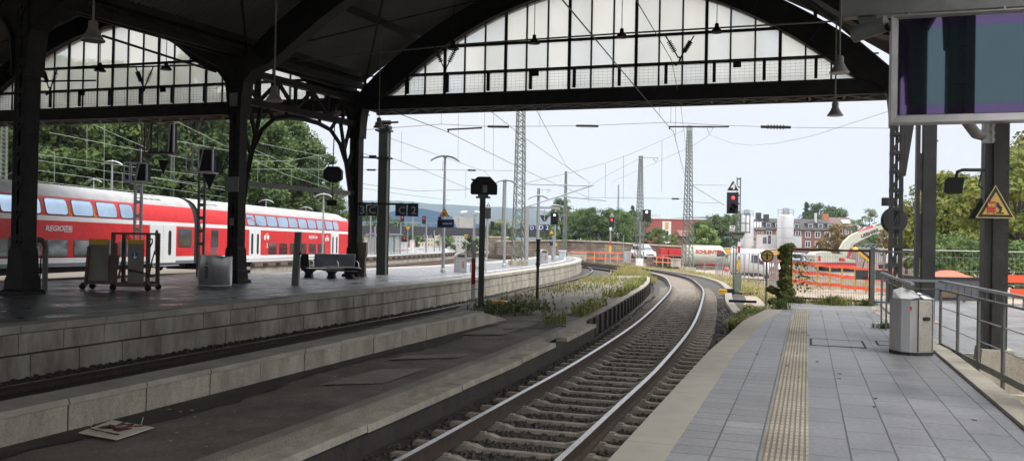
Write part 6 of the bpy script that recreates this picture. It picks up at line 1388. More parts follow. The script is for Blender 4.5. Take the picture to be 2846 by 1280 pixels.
for i, (px, d) in enumerate(((20, 78), (110, 80), (200, 82), (290, 84), (380, 86), (470, 88), (560, 90), (640, 92), (720, 94), (800, 96), (880, 98))):
    p = P(px, 640, d=d); tree('under', (p.x, p.y, -.8), 'dark undergrowth bush below the forest, ' + wherr[i], 'bushes under the forest', .95 + .2 * (i % 3), i, 'bush', 'forest_bush')
g = MB(); pts = [P(px, 640, d=d) for px, d in ((-300, 118), (-60, 122), (200, 128), (450, 132), (700, 137), (930, 142))]; vs = []
for p in pts: n_ = Vector((p.x, p.y, 0)).normalized(); vs += [(p.x - n_.x * 26, p.y - n_.y * 26, -1.0), (p.x, p.y, 5.5), (p.x + n_.x * 40, p.y + n_.y * 40, 9)]
g.add(vs, [(3 * i + k, 3 * i + 3 + k, 3 * i + 4 + k, 3 * i + 1 + k) for i in range(len(pts) - 1) for k in (0, 1)], 0, True); struct('slope', g, M('forest_floor', (.05, .045, .028), .95, col2=(.025, .024, .015), ns=.3, bump=.5, bs=2))
# trees behind the stone wall and around the houses
for px, d, kd, sc, z, lb in ((1560, 150, 'mid2', .62, .3, 'green tree where the platform meets the hills'), (1610, 155, 'far1', .72, .5, 'rounded tree behind the stone wall, left of the distant signal'), (1655, 150, 'far2', .82, .5, 'dark tree behind the stone wall with thin limbs'), (1712, 150, 'far1', .72, .5, 'green tree behind the stone wall right of the distant signal'), (1762, 155, 'far2', .80, .5, 'dark tree behind the slim mast'), (1757, 190, 'conifer', .66, .5, 'pointed conifer rising behind the slim mast'),
                             (1830, 140, 'far1', .36, .5, 'bush in front of the red brown building'), (1868, 142, 'light', .52, .5, 'pale bush before the white panel of the red brown building'), (1950, 165, 'far1', .60, .2, 'green tree left behind the delivery van'), (1990, 170, 'far2', .82, .2, 'dark tree behind the delivery van'), (2030, 175, 'far1', .78, .2, 'green tree behind the large signal'), (1962, 125, 'light', .95, -.5, 'small pale bright green tree above the delivery van'),
                             (2285, 300, 'far2', 1.65, 2, 'big dark tree above the roofs of the brick house'), (2318, 300, 'far1', 1.3, 2, 'green tree above the chimney of the brick house'), (2240, 300, 'conifer', 1.2, 0, 'ragged conifer above the brick house roof'), (2418, 190, 'birch', 1.05, -1, 'pale grey green birch behind the excavator boom'), (2330, 150, 'russet', 1.15, -1.2, 'olive and russet tree in front of the brick house'), (2285, 145, 'russet', .7, -1.5, 'small russet tree below the brick windows'), (2380, 170, 'birch', .8, -1.5, 'pale tree left of the excavator arm'), (2440, 150, 'far1', .55, -1.5, 'low green tree behind the excavator arm')):
    p = P(px, 670, d=d); tree(kd, (p.x, p.y, z), lb, 'trees around the far houses', sc, px * .7)
for px, d, kd, sc, lb in ((2620, 62, 'maple', .92, 'yellowing tree between the slotted column and the sign column'), (2672, 66, 'maple2', .98, 'greener tree behind the floodlight'), (2585, 72, 'maple2', .78, 'small green tree just right of the slotted column'), (2835, 52, 'maple', 1.0, 'bright yellowing tree right of the sign column'), (2890, 58, 'maple2', 1.25, 'tall green tree at the right picture edge'), (2790, 64, 'maple2', 1.0, 'green tree directly behind the sign column'), (2520, 95, 'russet', 1.25, 'russet tree between lattice column and slotted column')):
    p = P(px, 690, d=d); tree(kd, (p.x, p.y, -1.0), lb, 'street trees behind the railing', sc, px * .9)
for px, d, sc, lb in ((2610, 40, .8, 'green shrub below the street trees beside the dark skip'), (2680, 38, .9, 'green shrub left of the sign column foot'), (2640, 44, 1.0, 'large green shrub behind the dark skip'), (2830, 44, .9, 'shrub between sign column and barrier boards')):
    p = P(px, 700, d=d); tree('bush', (p.x, p.y, -.5), lb, 'shrubs by the skip', sc, px, 'bush', 'shrub')

# ------------------------------------------------------------------ weeds
def blades(name, n, area, h0, h1, mat, label, w=.02, lean=.35, leafy=0):
    g = MB(); vs = []; fs = []
    for _ in range(n):
        q = area()
        if q is None: continue
        x, y, z, k = q; h = rnd.uniform(h0, h1) * k; a = rnd.uniform(0, 6.28); l = rnd.uniform(0, lean) * h; dx, dy = math.cos(a), math.sin(a); px_, py_ = -dy * w, dx * w; o = len(vs)
        vs += [(x - px_, y - py_, z), (x + px_, y + py_, z), (x + dx * l * .4 + px_ * .8, y + dy * l * .4 + py_ * .8, z + h * .6), (x + dx * l * .4 - px_ * .8, y + dy * l * .4 - py_ * .8, z + h * .6), (x + dx * l, y + dy * l, z + h)]
        fs += [(o, o + 1, o + 2, o + 3), (o + 3, o + 2, o + 4)]
        for _k in range(leafy):
            f = rnd.uniform(.3, 1); c = Vector((x + dx * l * f * .8, y + dy * l * f * .8, z + h * f)); s = w * rnd.uniform(1.2, 2.6); b = Vector((rnd.uniform(-1, 1), rnd.uniform(-1, 1), rnd.uniform(-.3, .6))).normalized(); e_ = b.cross(Vector((0, 0, 1))).normalized() * s * .6; o = len(vs); vs += [tuple(c), tuple(c + b * s + e_), tuple(c + b * s * 2.2), tuple(c + b * s - e_)]; fs.append((o, o + 1, o + 2, o + 3))
    g.add(vs, fs); return tag(g.build(name, mat), label, 'weeds', kind='stuff')
import mathutils
def clump(x, y, s=.35): return mathutils.noise.noise(Vector((x * s, y * s, 3.3))) * .5 + .5
t1c = path(T1, .5, 0); t2c = path(T2, .5, 0)
def between():                                      # overgrown strip between the two curves
    y = 24 + 62 * rnd.random() ** .8
    a = min(t2c, key=lambda q: abs(q[0].y - y)); b = min(t1c, key=lambda q: abs(q[0].y - y)); xa, xb = a[0].x + 1.55, b[0].x - (2.1 if y < 50 else 1.4)
    if xb < xa + .3: return None
    f = rnd.random(); x = xa + (xb - xa) * f; c = clump(x, y)
    dens = min(1, max(.0, (y - 27) / 24)) ** 1.4 * (1.3 - f * .6 if y < 48 else 1)
    if rnd.random() > dens * (c * 2.4 - .7): return None
    return x, y, -.37 if y < 47 else -.72, .3 + c * .6 * rnd.random() + max(0, (y - 46) / 16)
blades('weeds', 26000, between, .15, .45, m_weed, 'yellow green weeds filling the strip between the two curved tracks', .014, .5, 1)
blades('weeds', 8000, between, .10, .32, m_weedd, 'dark green low weeds between the two curved tracks', .018, .6, 1)
blades('dry_grass', 9000, between, .22, .6, m_dry, 'dry straw coloured grass between the two curved tracks', .012, .5, 0)
def edge2():
    y = rnd.uniform(26.5, 38); x = -9.5 + rnd.gauss(0, .5)
    if rnd.random() > clump(x, y, .6) * 1.7 - .35: return None
    return x, y, -.45, .7
blades('weeds', 900, edge2, .08, .28, leaf_mat('reddish_weeds', (.10, .085, .035), (.19, .17, .06), (.28, .18, .07), 1.8), 'dark reddish weeds along the sunk track beside the thin dark post', .022, .7, 3)
def near_patch():
    y = rnd.gauss(24.0, 1.0); x = rnd.gauss(-8.0, .45); return (x, y, -.37, .8)
blades('weeds', 380, near_patch, .10, .3, m_weedd, 'small dark weed patch at the end of the low wall', .03, .7, 3)
def ledge_tufts():
    y = rnd.uniform(20, 46); b = min(t1c, key=lambda q: abs(q[0].y - y)); x = b[0].x - 2.0 - abs(rnd.gauss(0, .3))
    if rnd.random() > clump(x, y, .8) * 2 - .75: return None
    return x, y, -.36, .8
blades('weeds', 2200, ledge_tufts, .15, .5, m_weed, 'weed tufts growing along the top of the curved ledge', .025, .6, 2)
def rside():                                       # right of the curve up to the fence
    y = 27 + 60 * rnd.random(); b = min(t1c, key=lambda q: abs(q[0].y - y)); x = b[0].x + 2.6 + abs(rnd.gauss(0, 1.6 if y > 46 else .8)) + (0 if y > 42 else (.6 if y > 33 else 1.6))
    if y < 45 and x > 1: return None
    if rnd.random() > clump(x, y, .45) * 1.7 - .25: return None
    return x, y, -.76 + (sitez(x, y) + .76) * min(1, max(0, (x - b[0].x - 5) / 6)), .7
blades('weeds', 8000, rside, .06, .26, m_weed, 'patchy yellow green weeds between the curve and the site fence', .016, .6, 2)
blades('dry_grass', 6500, rside, .06, .24, leaf_mat('rusty_grass', (.40, .24, .10), (.46, .33, .16), (.38, .36, .13), .9), 'rusty dry grass between the curve and the site fence', .016, .6, 1)
def corner():
    y = rnd.uniform(24.5, 30.5); x = rnd.uniform(-2.0, -.9) + (y - 27) * .05 + (27 - y) * .03
    if rnd.random() > clump(x, y, 1.1) * 1.8 - .3: return None
    return x, y, -.7, 1
blades('weeds', 2000, corner, .1, .32, m_weedd, 'dense weeds beside the end corner of the near platform', .028, .6, 3)
blades('weeds', 3200, corner, .12, .36, m_weed, 'bright yellowish weeds beside the end corner of the near platform', .026, .6, 2)
def tuft(cx, cy, r, z=0):
    def f(): a = rnd.uniform(0, 6.28); q = abs(rnd.gauss(0, r)); return cx + q * math.cos(a) * 1.5, cy + q * math.sin(a), z, 1
    return f
for (cx, cy, r, n, h, mt, lb) in ((.75, 26.4, .22, 520, .3, m_weed, 'bright grass tuft in the middle below the gate'), (-.35, 26.6, .18, 260, .22, m_weedd, 'weeds at the foot of the ivy post'), (-.62, 23.8, .09, 160, .28, m_weedd, 'small weed in the platform edge joint'), (1.55, 26.5, .12, 160, .22, m_weedd, 'weeds at the foot of the gate post'), (1.55, 19.6, .10, 150, .13, m_weedd, 'low weed in the paving beside the railing end'), (.2, 26.9, .25, 160, .1, m_dry, 'short dry weeds along the platform end')):
    blades('weed_tuft', n, tuft(cx, cy, r), .05, h, mt, lb, .012, .8, 2)

# ------------------------------------------------------------------ hills
def hill(name, pts, d0, depth, mat):
    g = MB(); vs = []; n = 60; xs = [p[0] for p in pts]
    for i in range(n + 1):
        px = xs[0] + (xs[-1] - xs[0]) * i / n; k = max(j for j in range(len(pts)) if pts[j][0] <= px + 1e-6); k = min(k, len(pts) - 2); f = (px - pts[k][0]) / (pts[k + 1][0] - pts[k][0]); f = f * f * (3 - 2 * f); py = pts[k][1] + (pts[k + 1][1] - pts[k][1]) * f + rnd.uniform(-1.1, 1.1)
        top = P(px, py, d=d0); b = P(px, 690, d=d0 * .62); dirv = Vector((top.x, top.y, 0)).normalized()
        vs += [(b.x, b.y, -8), (b.x * .4 + top.x * .6, b.y * .4 + top.y * .6, top.z * .5), (top.x, top.y, top.z), (top.x + dirv.x * depth, top.y + dirv.y * depth, top.z * .4)]
    g.add(vs, [(4 * i + k, 4 * i + 4 + k, 4 * i + 5 + k, 4 * i + 1 + k) for i in range(n) for k in range(3)], 0, True); return struct(name, g, mat)
m_hill = M('far_forest', (.03, .052, .036), .95, col2=(.018, .032, .024), ns=.02, bump=.0, fine=.3, bs=.08)
hill('hill', [(-900, 560), (300, 560), (900, 560), (1010, 556), (1100, 558), (1220, 566), (1350, 573), (1450, 579), (1560, 588), (1660, 602), (1760, 625), (1900, 650)], 2600, 900, m_hill)
hill('hill', [(1500, 628), (1620, 612), (1720, 607), (1830, 606), (1900, 604), (1980, 602), (2080, 618), (2200, 636), (2500, 640), (2800, 640), (3300, 630)], 2100, 700, m_hill)

# ------------------------------------------------------------------ far platforms and buildings on that side
p3r = path(P3R, 1.5, 0); p3l = path(P3L, 1.5, 0)
g = MB(); fan(g, [(p.x, p.y) for p, s in p3r] + [(p.x, p.y) for p, s in reversed(p3l)], -.05); struct('platform', g, M('far_paving', (.20, .20, .20), .6, col2=(.17, .17, .17), ns=1))
fw_ = thing('platform_wall', 'far dark platform wall with a black ribbed upper edge', 'wall', (-35, 70, -.9)); g = MB(); ribbon(g, p3r, -.05, -.05, -1, -.3); g.build('face', m_conc_d, fw_, world=True); g = MB(); g.sweep(p3r, [(-.4, -.34), (-.4, -.05), (.06, -.05), (.06, -.34)]); 
g.build('coping', m_wood, fw_, world=True); g = MB(); ribbon(g, p3r, -1.3, -1.05, -.045); struct('platform_marking', g, m_wline)
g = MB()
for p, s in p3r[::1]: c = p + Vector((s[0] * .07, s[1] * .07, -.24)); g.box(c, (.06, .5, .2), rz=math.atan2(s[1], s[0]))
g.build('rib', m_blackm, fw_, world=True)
# things standing on the far platform
def boxthing(name, label, cat, px0, px1, py0, py1, d, mat, dep=1.0, grp=None, extra=None, rz=yaw):
    c = P((px0 + px1) / 2, py1, d=d); k = d / FPX; w, h = (px1 - px0) * k, (py1 - py0) * k; t = thing(name, label, cat, c, rz, grp); g = MB(); g.b(-w / 2, w / 2, 0, dep, 0, h); g.build('body', mat, t)
    if extra: extra(t, w, h, dep)
    return t
def lidx(t, w, h, dp): g = MB(); g.b(-w / 2 - .05, w / 2 + .05, -.05, dp + .05, h, h + .08); g.build('lid', m_white, t); g = MB(); g.b(-.01, .01, -.01, 0, .05, h - .05); g.build('door_gap', m_grey, t)
boxthing('switch_cabinet', 'white switch cabinet on the far platform below the red lamp', 'cabinet', 1114, 1130, 675, 694, 88, m_white, .6, 'white cabinets on the far platform', lidx)
boxthing('switch_cabinet', 'tall narrow white cabinet on the far platform', 'cabinet', 1139, 1149, 669, 703, 88, m_white, .6, 'white cabinets on the far platform', lidx)
boxthing('switch_cabinet', 'low wide white chest on the far platform', 'cabinet', 1160, 1175, 690, 702, 88, m_white, .8, 'white cabinets on the far platform', lidx)
def shelter(label, px0, px1, py0, py1, d):
    c = P((px0 + px1) / 2, py1, d=d); k = d / FPX; w, h = (px1 - px0) * k, (py1 - py0) * k; t = thing('platform_shelter', label, 'shelter', c, yaw, 'glass shelters'); g = MB(); g.b(-w / 2 - .2, w / 2 + .2, -.6, 1.8, h - .12, h); g.build('roof', m_galv, t); [MB().b(x - .04, x + .04, y - .04, y + .04, 0, h - .12).build('post', m_galv, t) for x in (-w / 2, 0, w / 2) for y in (-.4, 1.6)]; g = MB(); g.b(-w / 2, w / 2, 1.55, 1.57, .2, h - .2); g.b(-w / 2, -w / 2 + .02, -.4, 1.55, .2, h - .2); g.build('glass_wall', m_bag, t)
shelter('glass platform shelter beside the green post', 1072, 1106, 649, 708, 86)
shelter('glass platform shelter left of the green post', 1024, 1052, 650, 706, 84)
for px, y0, y1, d, lb in ((1030, 600, 708, 82, 'thin grey pole under the C board'), (1042, 628, 706, 82, 'thin pole beside the shelter'), (1147, 600, 700, 90, 'grey pole left of the figure 2 board'), (1185, 625, 700, 92, 'grey pole with signals near the yellow house'), (1207, 640, 698, 95, 'thin pole in front of the yellow house'), (1222, 650, 697, 98, 'thin pole right of the yellow house')):
    b = P(px, y1, d=d); g = MB(); g.tube([b, P(px, y0, d=d)], .07, 6); solo('pole', g, m_galv, lb, 'pole', 'thin poles on the far platforms')
board('small blue sign far off with white figures 7 F', 1172, 1186, 653, 661, 92, (m_blue, m_white), [('7 F', 0, .8)]); board('small blue sign far off with white letters E 6', 1190, 1206, 653, 661, 92, (m_blue, m_white), [('E 6', 0, .8)])
board('small blue station sign on the far left platform', 1026, 1041, 644, 652, 82, (m_blue, m_white), [('Aachen', 0, .6)])
# distant pink white train piece and dark bridge
boxthing('train_carriage', 'distant red and white carriage behind the white cabinets', 'train carriage', 1100, 1150, 672, 696, 180, M('pale_red', (.5, .16, .18), .5), 3, None, lambda t, w, h, dp: (MB().b(-w / 2 - .01, w / 2 + .01, -.02, 0, h * .1, h * .35).build('stripe', m_white, t), MB().b(-w * .4, w * .4, -.03, 0, h * .55, h * .8).build('window_band', m_tsk, t)))
boxthing('train_carriage', 'distant red tank like carriage behind the big mast feet', 'train carriage', 1420, 1478, 680, 698, 190, M('pale_red2', (.5, .10, .12), .5), 3, None, lambda t, w, h, dp: (MB().b(-w / 2 - .01, w / 2 + .01, -.02, 0, 0, h * .25).build('stripe', m_white, t), MB().b(-w * .4, w * .4, -.03, 0, h * .6, h * .8).build('window_band', m_tsk, t)))
t = thing('road_bridge', 'long dark road bridge crossing low behind the far platforms', 'bridge', P(1150, 640, d=210), yaw); g = MB(); g.b(-14, 34, 0, 6, -1.1, .9); g.build('deck', M('bridge_dark', (.045, .045, .05), .7), t); g = MB(); [g.b(x, x + .12, -.05, .05, .9, 1.9) for x in range(-14, 34, 2)]; g.b(-14, 34, -.04, .04, 1.8, 1.9); g.build('parapet', m_grey, t); g = MB(); [g.b(x, x + 1, .5, 5, -6, -1.1) for x in (-12, 6, 22)]; g.build('pier', m_conc, t)
t = thing('arched_hall', 'long bluish curved roof rising behind the letter boards', 'hall', P(1150, 640, d=330), yaw); g = MB()
g.prism([(x, z) for x, z in ((-24, 0), (-24, 2.5), (-12, 6.2), (-2, 8.1), (3, 8.3), (10, 7.0), (20, 3.4), (28, 2.2), (28, 0))], 'y', 0, 30); g.build('roof', M('blue_roof', (.085, .15, .24), .6, col2=(.07, .125, .20), ns=.1), t)
def facade(t, w, h, y, cols, rows, mw, fr=None, z0=.8, ww=.5, wh=.55):
    cw, rh = w / cols, (h - z0) / rows
    for i in range(cols):
        for j in range(rows):
            x = -w / 2 + cw * (i + .5); z = z0 + rh * (j + .5); g = MB(); g.b(x - cw * ww / 2, x + cw * ww / 2, y - .06, y, z - rh * wh / 2, z + rh * wh / 2); wn_ = g.build('window', mw, t)
            if fr: g = MB(); a, b, c, d_ = x - cw * ww / 2, x + cw * ww / 2, z - rh * wh / 2, z + rh * wh / 2; e_ = min(.14, cw * .08); g.frame([(a - e_, c - e_), (b + e_, c - e_), (b + e_, d_ + e_), (a - e_, d_ + e_)], [(a, c), (b, c), (b, d_), (a, d_)], 'y', y - .1, y + .001); g.b(x - e_ / 2, x + e_ / 2, y - .09, y - .061, c, d_); g.build('frame', fr, wn_)
m_wdark = M('window_dark', (.035, .04, .045), .15)
m_cream = M('cream_render', (.62, .55, .36), .85, col2=(.55, .48, .31), ns=.4); m_grhouse = M('grey_render', (.42, .42, .40), .85, col2=(.36, .36, .34), ns=.4)
m_roofg = M('grey_roof_tiles', (.062, .056, .055), .8, col2=(.042, .038, .037), ns=.6, fine=.2, bs=1.5); m_roofr = M('red_roof_tiles', (.22, .09, .065), .85, col2=(.15, .065, .05), ns=.6, fine=.2, bs=1.5); m_roofb = M('brown_roof_tiles', (.15, .10, .085), .85, col2=(.10, .07, .06), ns=.6, fine=.2, bs=1.5)
def house(name, label, px0, px1, pyt, pyb, d, mw, cols, rows, roofm=None, rh=0, dep=10, grp=None, rz=yaw, frm=None, ww=.45):
    c = P((px0 + px1) / 2, pyb, d=d); k = d / FPX; w, h = (px1 - px0) * k, (pyb - pyt) * k; t = thing(name, label, 'house', c, rz, grp); g = MB(); g.b(-w / 2, w / 2, 0, dep, -3, h); g.build('wall', mw, t)
    if roofm:
        g = MB(); o_ = .4; zr = h + rh * k; g.add([(-w / 2 - o_, -o_, h - .1), (w / 2 + o_, -o_, h - .1), (w / 2 + o_, dep / 2, zr), (-w / 2 - o_, dep / 2, zr), (w / 2 + o_, dep + o_, h - .1), (-w / 2 - o_, dep + o_, h - .1)], [(0, 1, 2, 3), (3, 2, 4, 5), (0, 3, 5), (1, 4, 2), (0, 5, 4, 1)]); g.build('roof', roofm, t)
    facade(t, w, h, 0, cols, rows, m_wdark, frm, ww=ww); return t, w, h, k
house('apartment_house', 'cream yellow apartment house far off beyond the 7 F sign', 1162, 1204, 650, 702, 300, m_cream, 5, 4, None, 0, 10, 'apartment houses beyond the tracks', frm=m_white)
house('apartment_house', 'second cream house between the lamp post and the poles', 1206, 1238, 654, 702, 310, m_cream, 4, 4, None, 0, 10, 'apartment houses beyond the tracks', frm=m_white)
house('apartment_house', 'grey apartment house with balconies left of the hooded signal', 1240, 1296, 655, 702, 300, m_grhouse, 6, 4, None, 0, 10, 'apartment houses beyond the tracks', frm=m_white)
house('apartment_house', 'dark red house with white windows behind the hooded signal', 1343, 1376, 658, 700, 260, m_brickr, 4, 3, m_roofr, 10, 10, 'apartment houses beyond the tracks', frm=m_white)
house('apartment_house', 'pale house far off beneath the bridge by the green post', 1055, 1075, 660, 700, 300, m_grhouse, 3, 4, None, 0, 10, 'apartment houses beyond the tracks', frm=m_white)
for i, (px, py, d, kd, sc, lb) in enumerate(((1090, 690, 240, 'far2', 1.1, 'left of the white cabinets'), (1140, 690, 230, 'far1', .8, 'right of the white cabinets'), (1240, 695, 240, 'light', 1.3, 'before the grey house'), (1310, 700, 220, 'light', 1.2, 'below the monitors'), (1040, 690, 230, 'far1', 1.2, 'behind the glass shelter'), (1390, 690, 200, 'far1', .8, 'beside the brick tower wall'), (1520, 690, 170, 'mid2', .42, 'behind the blue 2 sign'))):
    p = P(px, py, d=d); tree(kd, (p.x, p.y, p.z - 1), 'small distant tree ' + lb, 'small trees by the far platforms', sc, i * 1.3)
for i, (px, py, w) in enumerate(((1085, 606, 14), (1110, 602, 10), (1150, 606, 16), (1185, 604, 12), (1215, 608, 16), (1245, 612, 12), (1275, 612, 14))):
    house('small_house', 'tiny red roofed house on the far hillside, ' + ['behind the green post', 'left of the figure 2 board', 'below the figure 2 board', 'right of the figure 2 board', 'behind the station sign', 'right of the station sign', 'behind the monitors'][i], px - w / 2, px + w / 2, py + 12, py + 24, 700, m_cream, 2, 1, m_roofr, 5, 8, 'red roofed houses on the hillside')
t = thing('brick_pier', 'broad brown masonry pier by the tracks left of the big mast', 'wall', P(1383, 712, d=150), yaw); g = MB(); g.b(-1.5, 1.8, 0, 4, -1, 3.2); g.build('masonry', m_stonewall, t); g = MB(); g.b(-1.6, 1.9, -.1, 4.1, 3.2, 3.4); g.build('coping', m_conc_d, t)

# ------------------------------------------------------------------ stone wall, buildings behind it
sw = thing('stone_wall', 'long rubble stone retaining wall behind the weeds and vans', 'wall', (-20, 108, -1)); pts = [P(1380, 700, d=124), P(1570, 700, d=121), P(1680, 700, d=119), P(1800, 700, d=120), P(1960, 700, d=122), P(2160, 700, d=126)]; tops = [672, 669, 673, 681, 690, 694]
g = MB(); vs = []; cp = MB(); cv = []
for p, ty, px in zip(pts, tops, (1380, 1570, 1680, 1800, 1960, 2160)):
    z = P(px, ty, d=(p - EYE).dot(cF)).z; n_ = Vector((p.x, p.y, 0)).normalized(); vs += [(p.x, p.y, -3), (p.x, p.y, z)]; cv += [(p.x - n_.x * .15, p.y - n_.y * .15, z), (p.x - n_.x * .15, p.y - n_.y * .15, z + .18), (p.x + n_.x * 1, p.y + n_.y * 1, z + .18), (p.x + n_.x * 30, p.y + n_.y * 30, z - .2)]
g.add(vs, [(2 * i, 2 * i + 2, 2 * i + 3, 2 * i + 1) for i in range(len(pts) - 1)]); g.build('masonry', m_stonewall, sw, world=True); cp.add(cv, [(4 * i + k, 4 * i + 4 + k, 4 * i + 5 + k, 4 * i + 1 + k) for i in range(len(pts) - 1) for k in range(3)]); cp.build('coping', m_conc_d, sw, world=True)
# red brown building
t, w, h, k = house('red_brown_building', 'flat roofed red brown building with a white and tan centre panel', 1808, 1992, 609, 690, 220, m_brickm, 1, 1, None, 0, 14)
for c in list(t.children):
    if c.name.startswith('window'): bpy.data.objects.remove(c)
g = MB(); f = lambda px: (px - 1900) * k; g.b(f(1840), f(1864), -.08, 0, 0, h - .6); g.build('white_panel', m_white, t); g = MB(); g.b(f(1847), f(1857), -.14, -.081, h - 2.6, h - .8); g.build('tan_panel', m_ochre, t); g = MB(); g.b(f(1847), f(1857), -.13, -.081, h - 4.3, h - 3.0); g.build('window', m_wdark, t); g = MB(); g.b(-w / 2 - .1, w / 2 + .1, -.15, 14, h, h + .28); g.build('roof_edge', m_white, t); g = MB(); g.b(f(1810), f(1840), 3, 8, h + .28, h + 1.25); g.build('roof_box', m_grhouse, t)
house('gable_house', 'small dark gabled house behind the curve mast', 1896, 1922, 655, 690, 170, m_brickr, 2, 1, m_roofr, 16, 8)
house('white_house', 'white house half hidden by trees behind the stone wall', 1612, 1640, 655, 690, 190, m_white, 2, 2, m_roofr, 6, 8)
house('white_house', 'pale house with a pink upper wall between the trees', 1640, 1690, 622, 690, 210, m_grhouse, 4, 3, m_roofr, 8, 8)
# brick terrace
t, w, h, k = house('brick_house', 'long dark brick house with grey roof, dormers and white windows', 2123, 2312, 637, 700, 230, m_brickr, 7, 2, m_roofg, 31, 12, frm=m_white)
for i, px in enumerate((2136, 2162, 2215, 2253, 2281, 2308)):
    x = (px - 2217.5) * k; g = MB(); g.b(x - .75, x + .75, .6, 4, h + .1, h + 1.75); d_ = g.build('dormer', m_roofg, t); g = MB(); g.b(x - .6, x + .6, .55, .6, h + .45, h + 1.5); g.build('window', m_white, d_); g = MB(); g.b(x - .48, x + .48, .52, .549, h + .55, h + 1.4); g.build('pane', m_twinl, d_)
for px, mt, hh in ((2120, m_roofg, 1.4), (2142, m_roofg, 1.0), (2282, m_white, 1.6)): x = (px - 2217.5) * k; g = MB(); g.b(x - .6 if mt is m_roofg else x - .12, x + .6 if mt is m_roofg else x + .12, 4, 5.2, h + 1.5, h + 31 * k + hh); g.build('chimney', mt, t)
t, w, h, k = house('brick_house', 'orange red gable end house left of the long brick house', 2092, 2123, 637, 700, 228, M('orange_brick', (.34, .115, .075), .85, col2=(.27, .09, .06), ns=.5), 3, 2, m_roofg, 30, 14, frm=m_white)
g = MB(); [g.bar((x, 1.2, h + .62), (x + .7, 3.8, h + 1.95), .35, .05) for x in (-.6, .1, .8)]; g.build('skylight', m_white, t)
t, w, h, k = house('brick_house', 'house with red brown roof and orange chimney behind the excavator', 2310, 2378, 628, 690, 240, m_brickr, 4, 2, m_roofb, 26, 12, frm=m_white)
g = MB(); x = (2304 - 2344) * k; g.b(x - .7, x + .7, 2.5, 4, h, h + 3.4); g.build('chimney', M('orange_chimney', (.5, .20, .10), .85), t); g = MB(); g.bar((1.5, 1.6, h + .85), (1.5, 3.2, h + 1.75), 2.2, .06); g.build('skylight', m_white, t)
# silos
def silo(label, px0, px1, pyt, pyb, d, legs=True):
    c = P((px0 + px1) / 2, pyb, d=d); k = d / FPX; r = (px1 - px0) * k / 2; h = (pyb - pyt) * k; t = thing('silo', label, 'silo', (c.x, c.y, -1.9), yaw, 'white silos on the construction site'); z0 = c.z + 1.9
    g = MB(); g.lathe([(.25, z0 - 1.4), (r, z0), (r, z0 + h), (r * .98, z0 + h + .04), (0, z0 + h + .2)], 28); g.build('tank', m_silo, t)
    g = MB(); [g.lathe([(r + .012, z0 + h * f), (r + .012, z0 + h * f + .05)], 28) for f in (.3, .6)]; g.build('seam', m_grey, t)
    g = MB(); [g.bar((r * .75 * sx, r * .75 * sy, 0), (r * .8 * sx, r * .8 * sy, z0 + .2), .14, .14) for sx in (-1, 1) for sy in (-1, 1)]; g.bar((-r * .75, -r * .75, .3), (r * .75, -r * .75, z0 - .1), .07, .07); g.bar((r * .75, -r * .75, .3), (-r * .75, -r * .75, z0 - .1), .07, .07); g.build('leg', m_grey, t)
    g = MB(); pts = [(r * math.cos(a), r * math.sin(a), z0 + h + .95) for a in [i * PI / 8 for i in range(17)]]; g.tube(pts, .03, 5); g.tube([(x, y, z - .45) for x, y, z in pts], .025, 5); [g.tube([(x, y, z0 + h), (x, y, z)], .025, 5) for x, y, z in pts[::2]]; g.build('railing', m_grey, t); g = MB(); g.b(-.35, .45, -.4, .4, z0 + h + .1, z0 + h + 1.2); g.build('filter_box', m_galv, t)
    g = MB(); [g.tube([(x, -r - .1, z0 - 1), (x, -r - .1, z0 + h)], .025, 5) for x in (-r * .8, -r * .8 + .35)]; [g.tube([(-r * .8, -r - .1, z0 - 1 + j * .4), (-r * .8 + .35, -r - .1, z0 - 1 + j * .4)], .018, 5) for j in range(int((h + 1) / .4))]; g.build('ladder', m_grey, t)
silo('white silo just right of the large signal', 2053, 2093, 602, 684, 150); silo('taller white silo in front of the long brick house', 2160, 2204, 599, 687, 140)
def contx(t, w, h, dp): g = MB(); g.b(-w * .06, w * .10, -.03, 0, h * .45, h * .95); g.build('dark_sign', m_black, t); g = MB(); g.b(-w * .0, w * .04, -.05, -.03, h * .55, h * .85); g.build('orange_mark', m_orange, t); g = MB(); g.b(-w * .38, -w * .15, -.03, 0, h * .45, h * .85); g.build('window', m_tsk, t)
boxthing('site_container', 'white site container with a dark sign before the silo', 'container', 2114, 2160, 652, 697, 142, m_silo, 2.5, 'white site containers', contx)
boxthing('site_container', 'white site container right of the taller silo', 'container', 2204, 2228, 653, 688, 142, m_silo, 2.5, 'white site containers', lambda t, w, h, dp: MB().b(-w / 2, w / 2, -.04, 0, h * .94, h).build('rim', m_grey, t))
boxthing('skip_container', 'orange steel container beside the delivery van', 'container', 2003, 2036, 693, 720, 118, m_yellow, 2.4, 'orange containers', lambda t, w, h, dp: MB().b(w * .30, w * .5, -.02, 0, .05, h * .9).build('dark_opening', m_black, t))
boxthing('skip_container', 'orange container behind the white van', 'container', 2146, 2172, 697, 736, 112, m_yellow, 2.4, 'orange containers', lambda t, w, h, dp: MB().b(-w / 2, w / 2, -.05, 0, h * .9, h).build('rim', m_ochre, t))
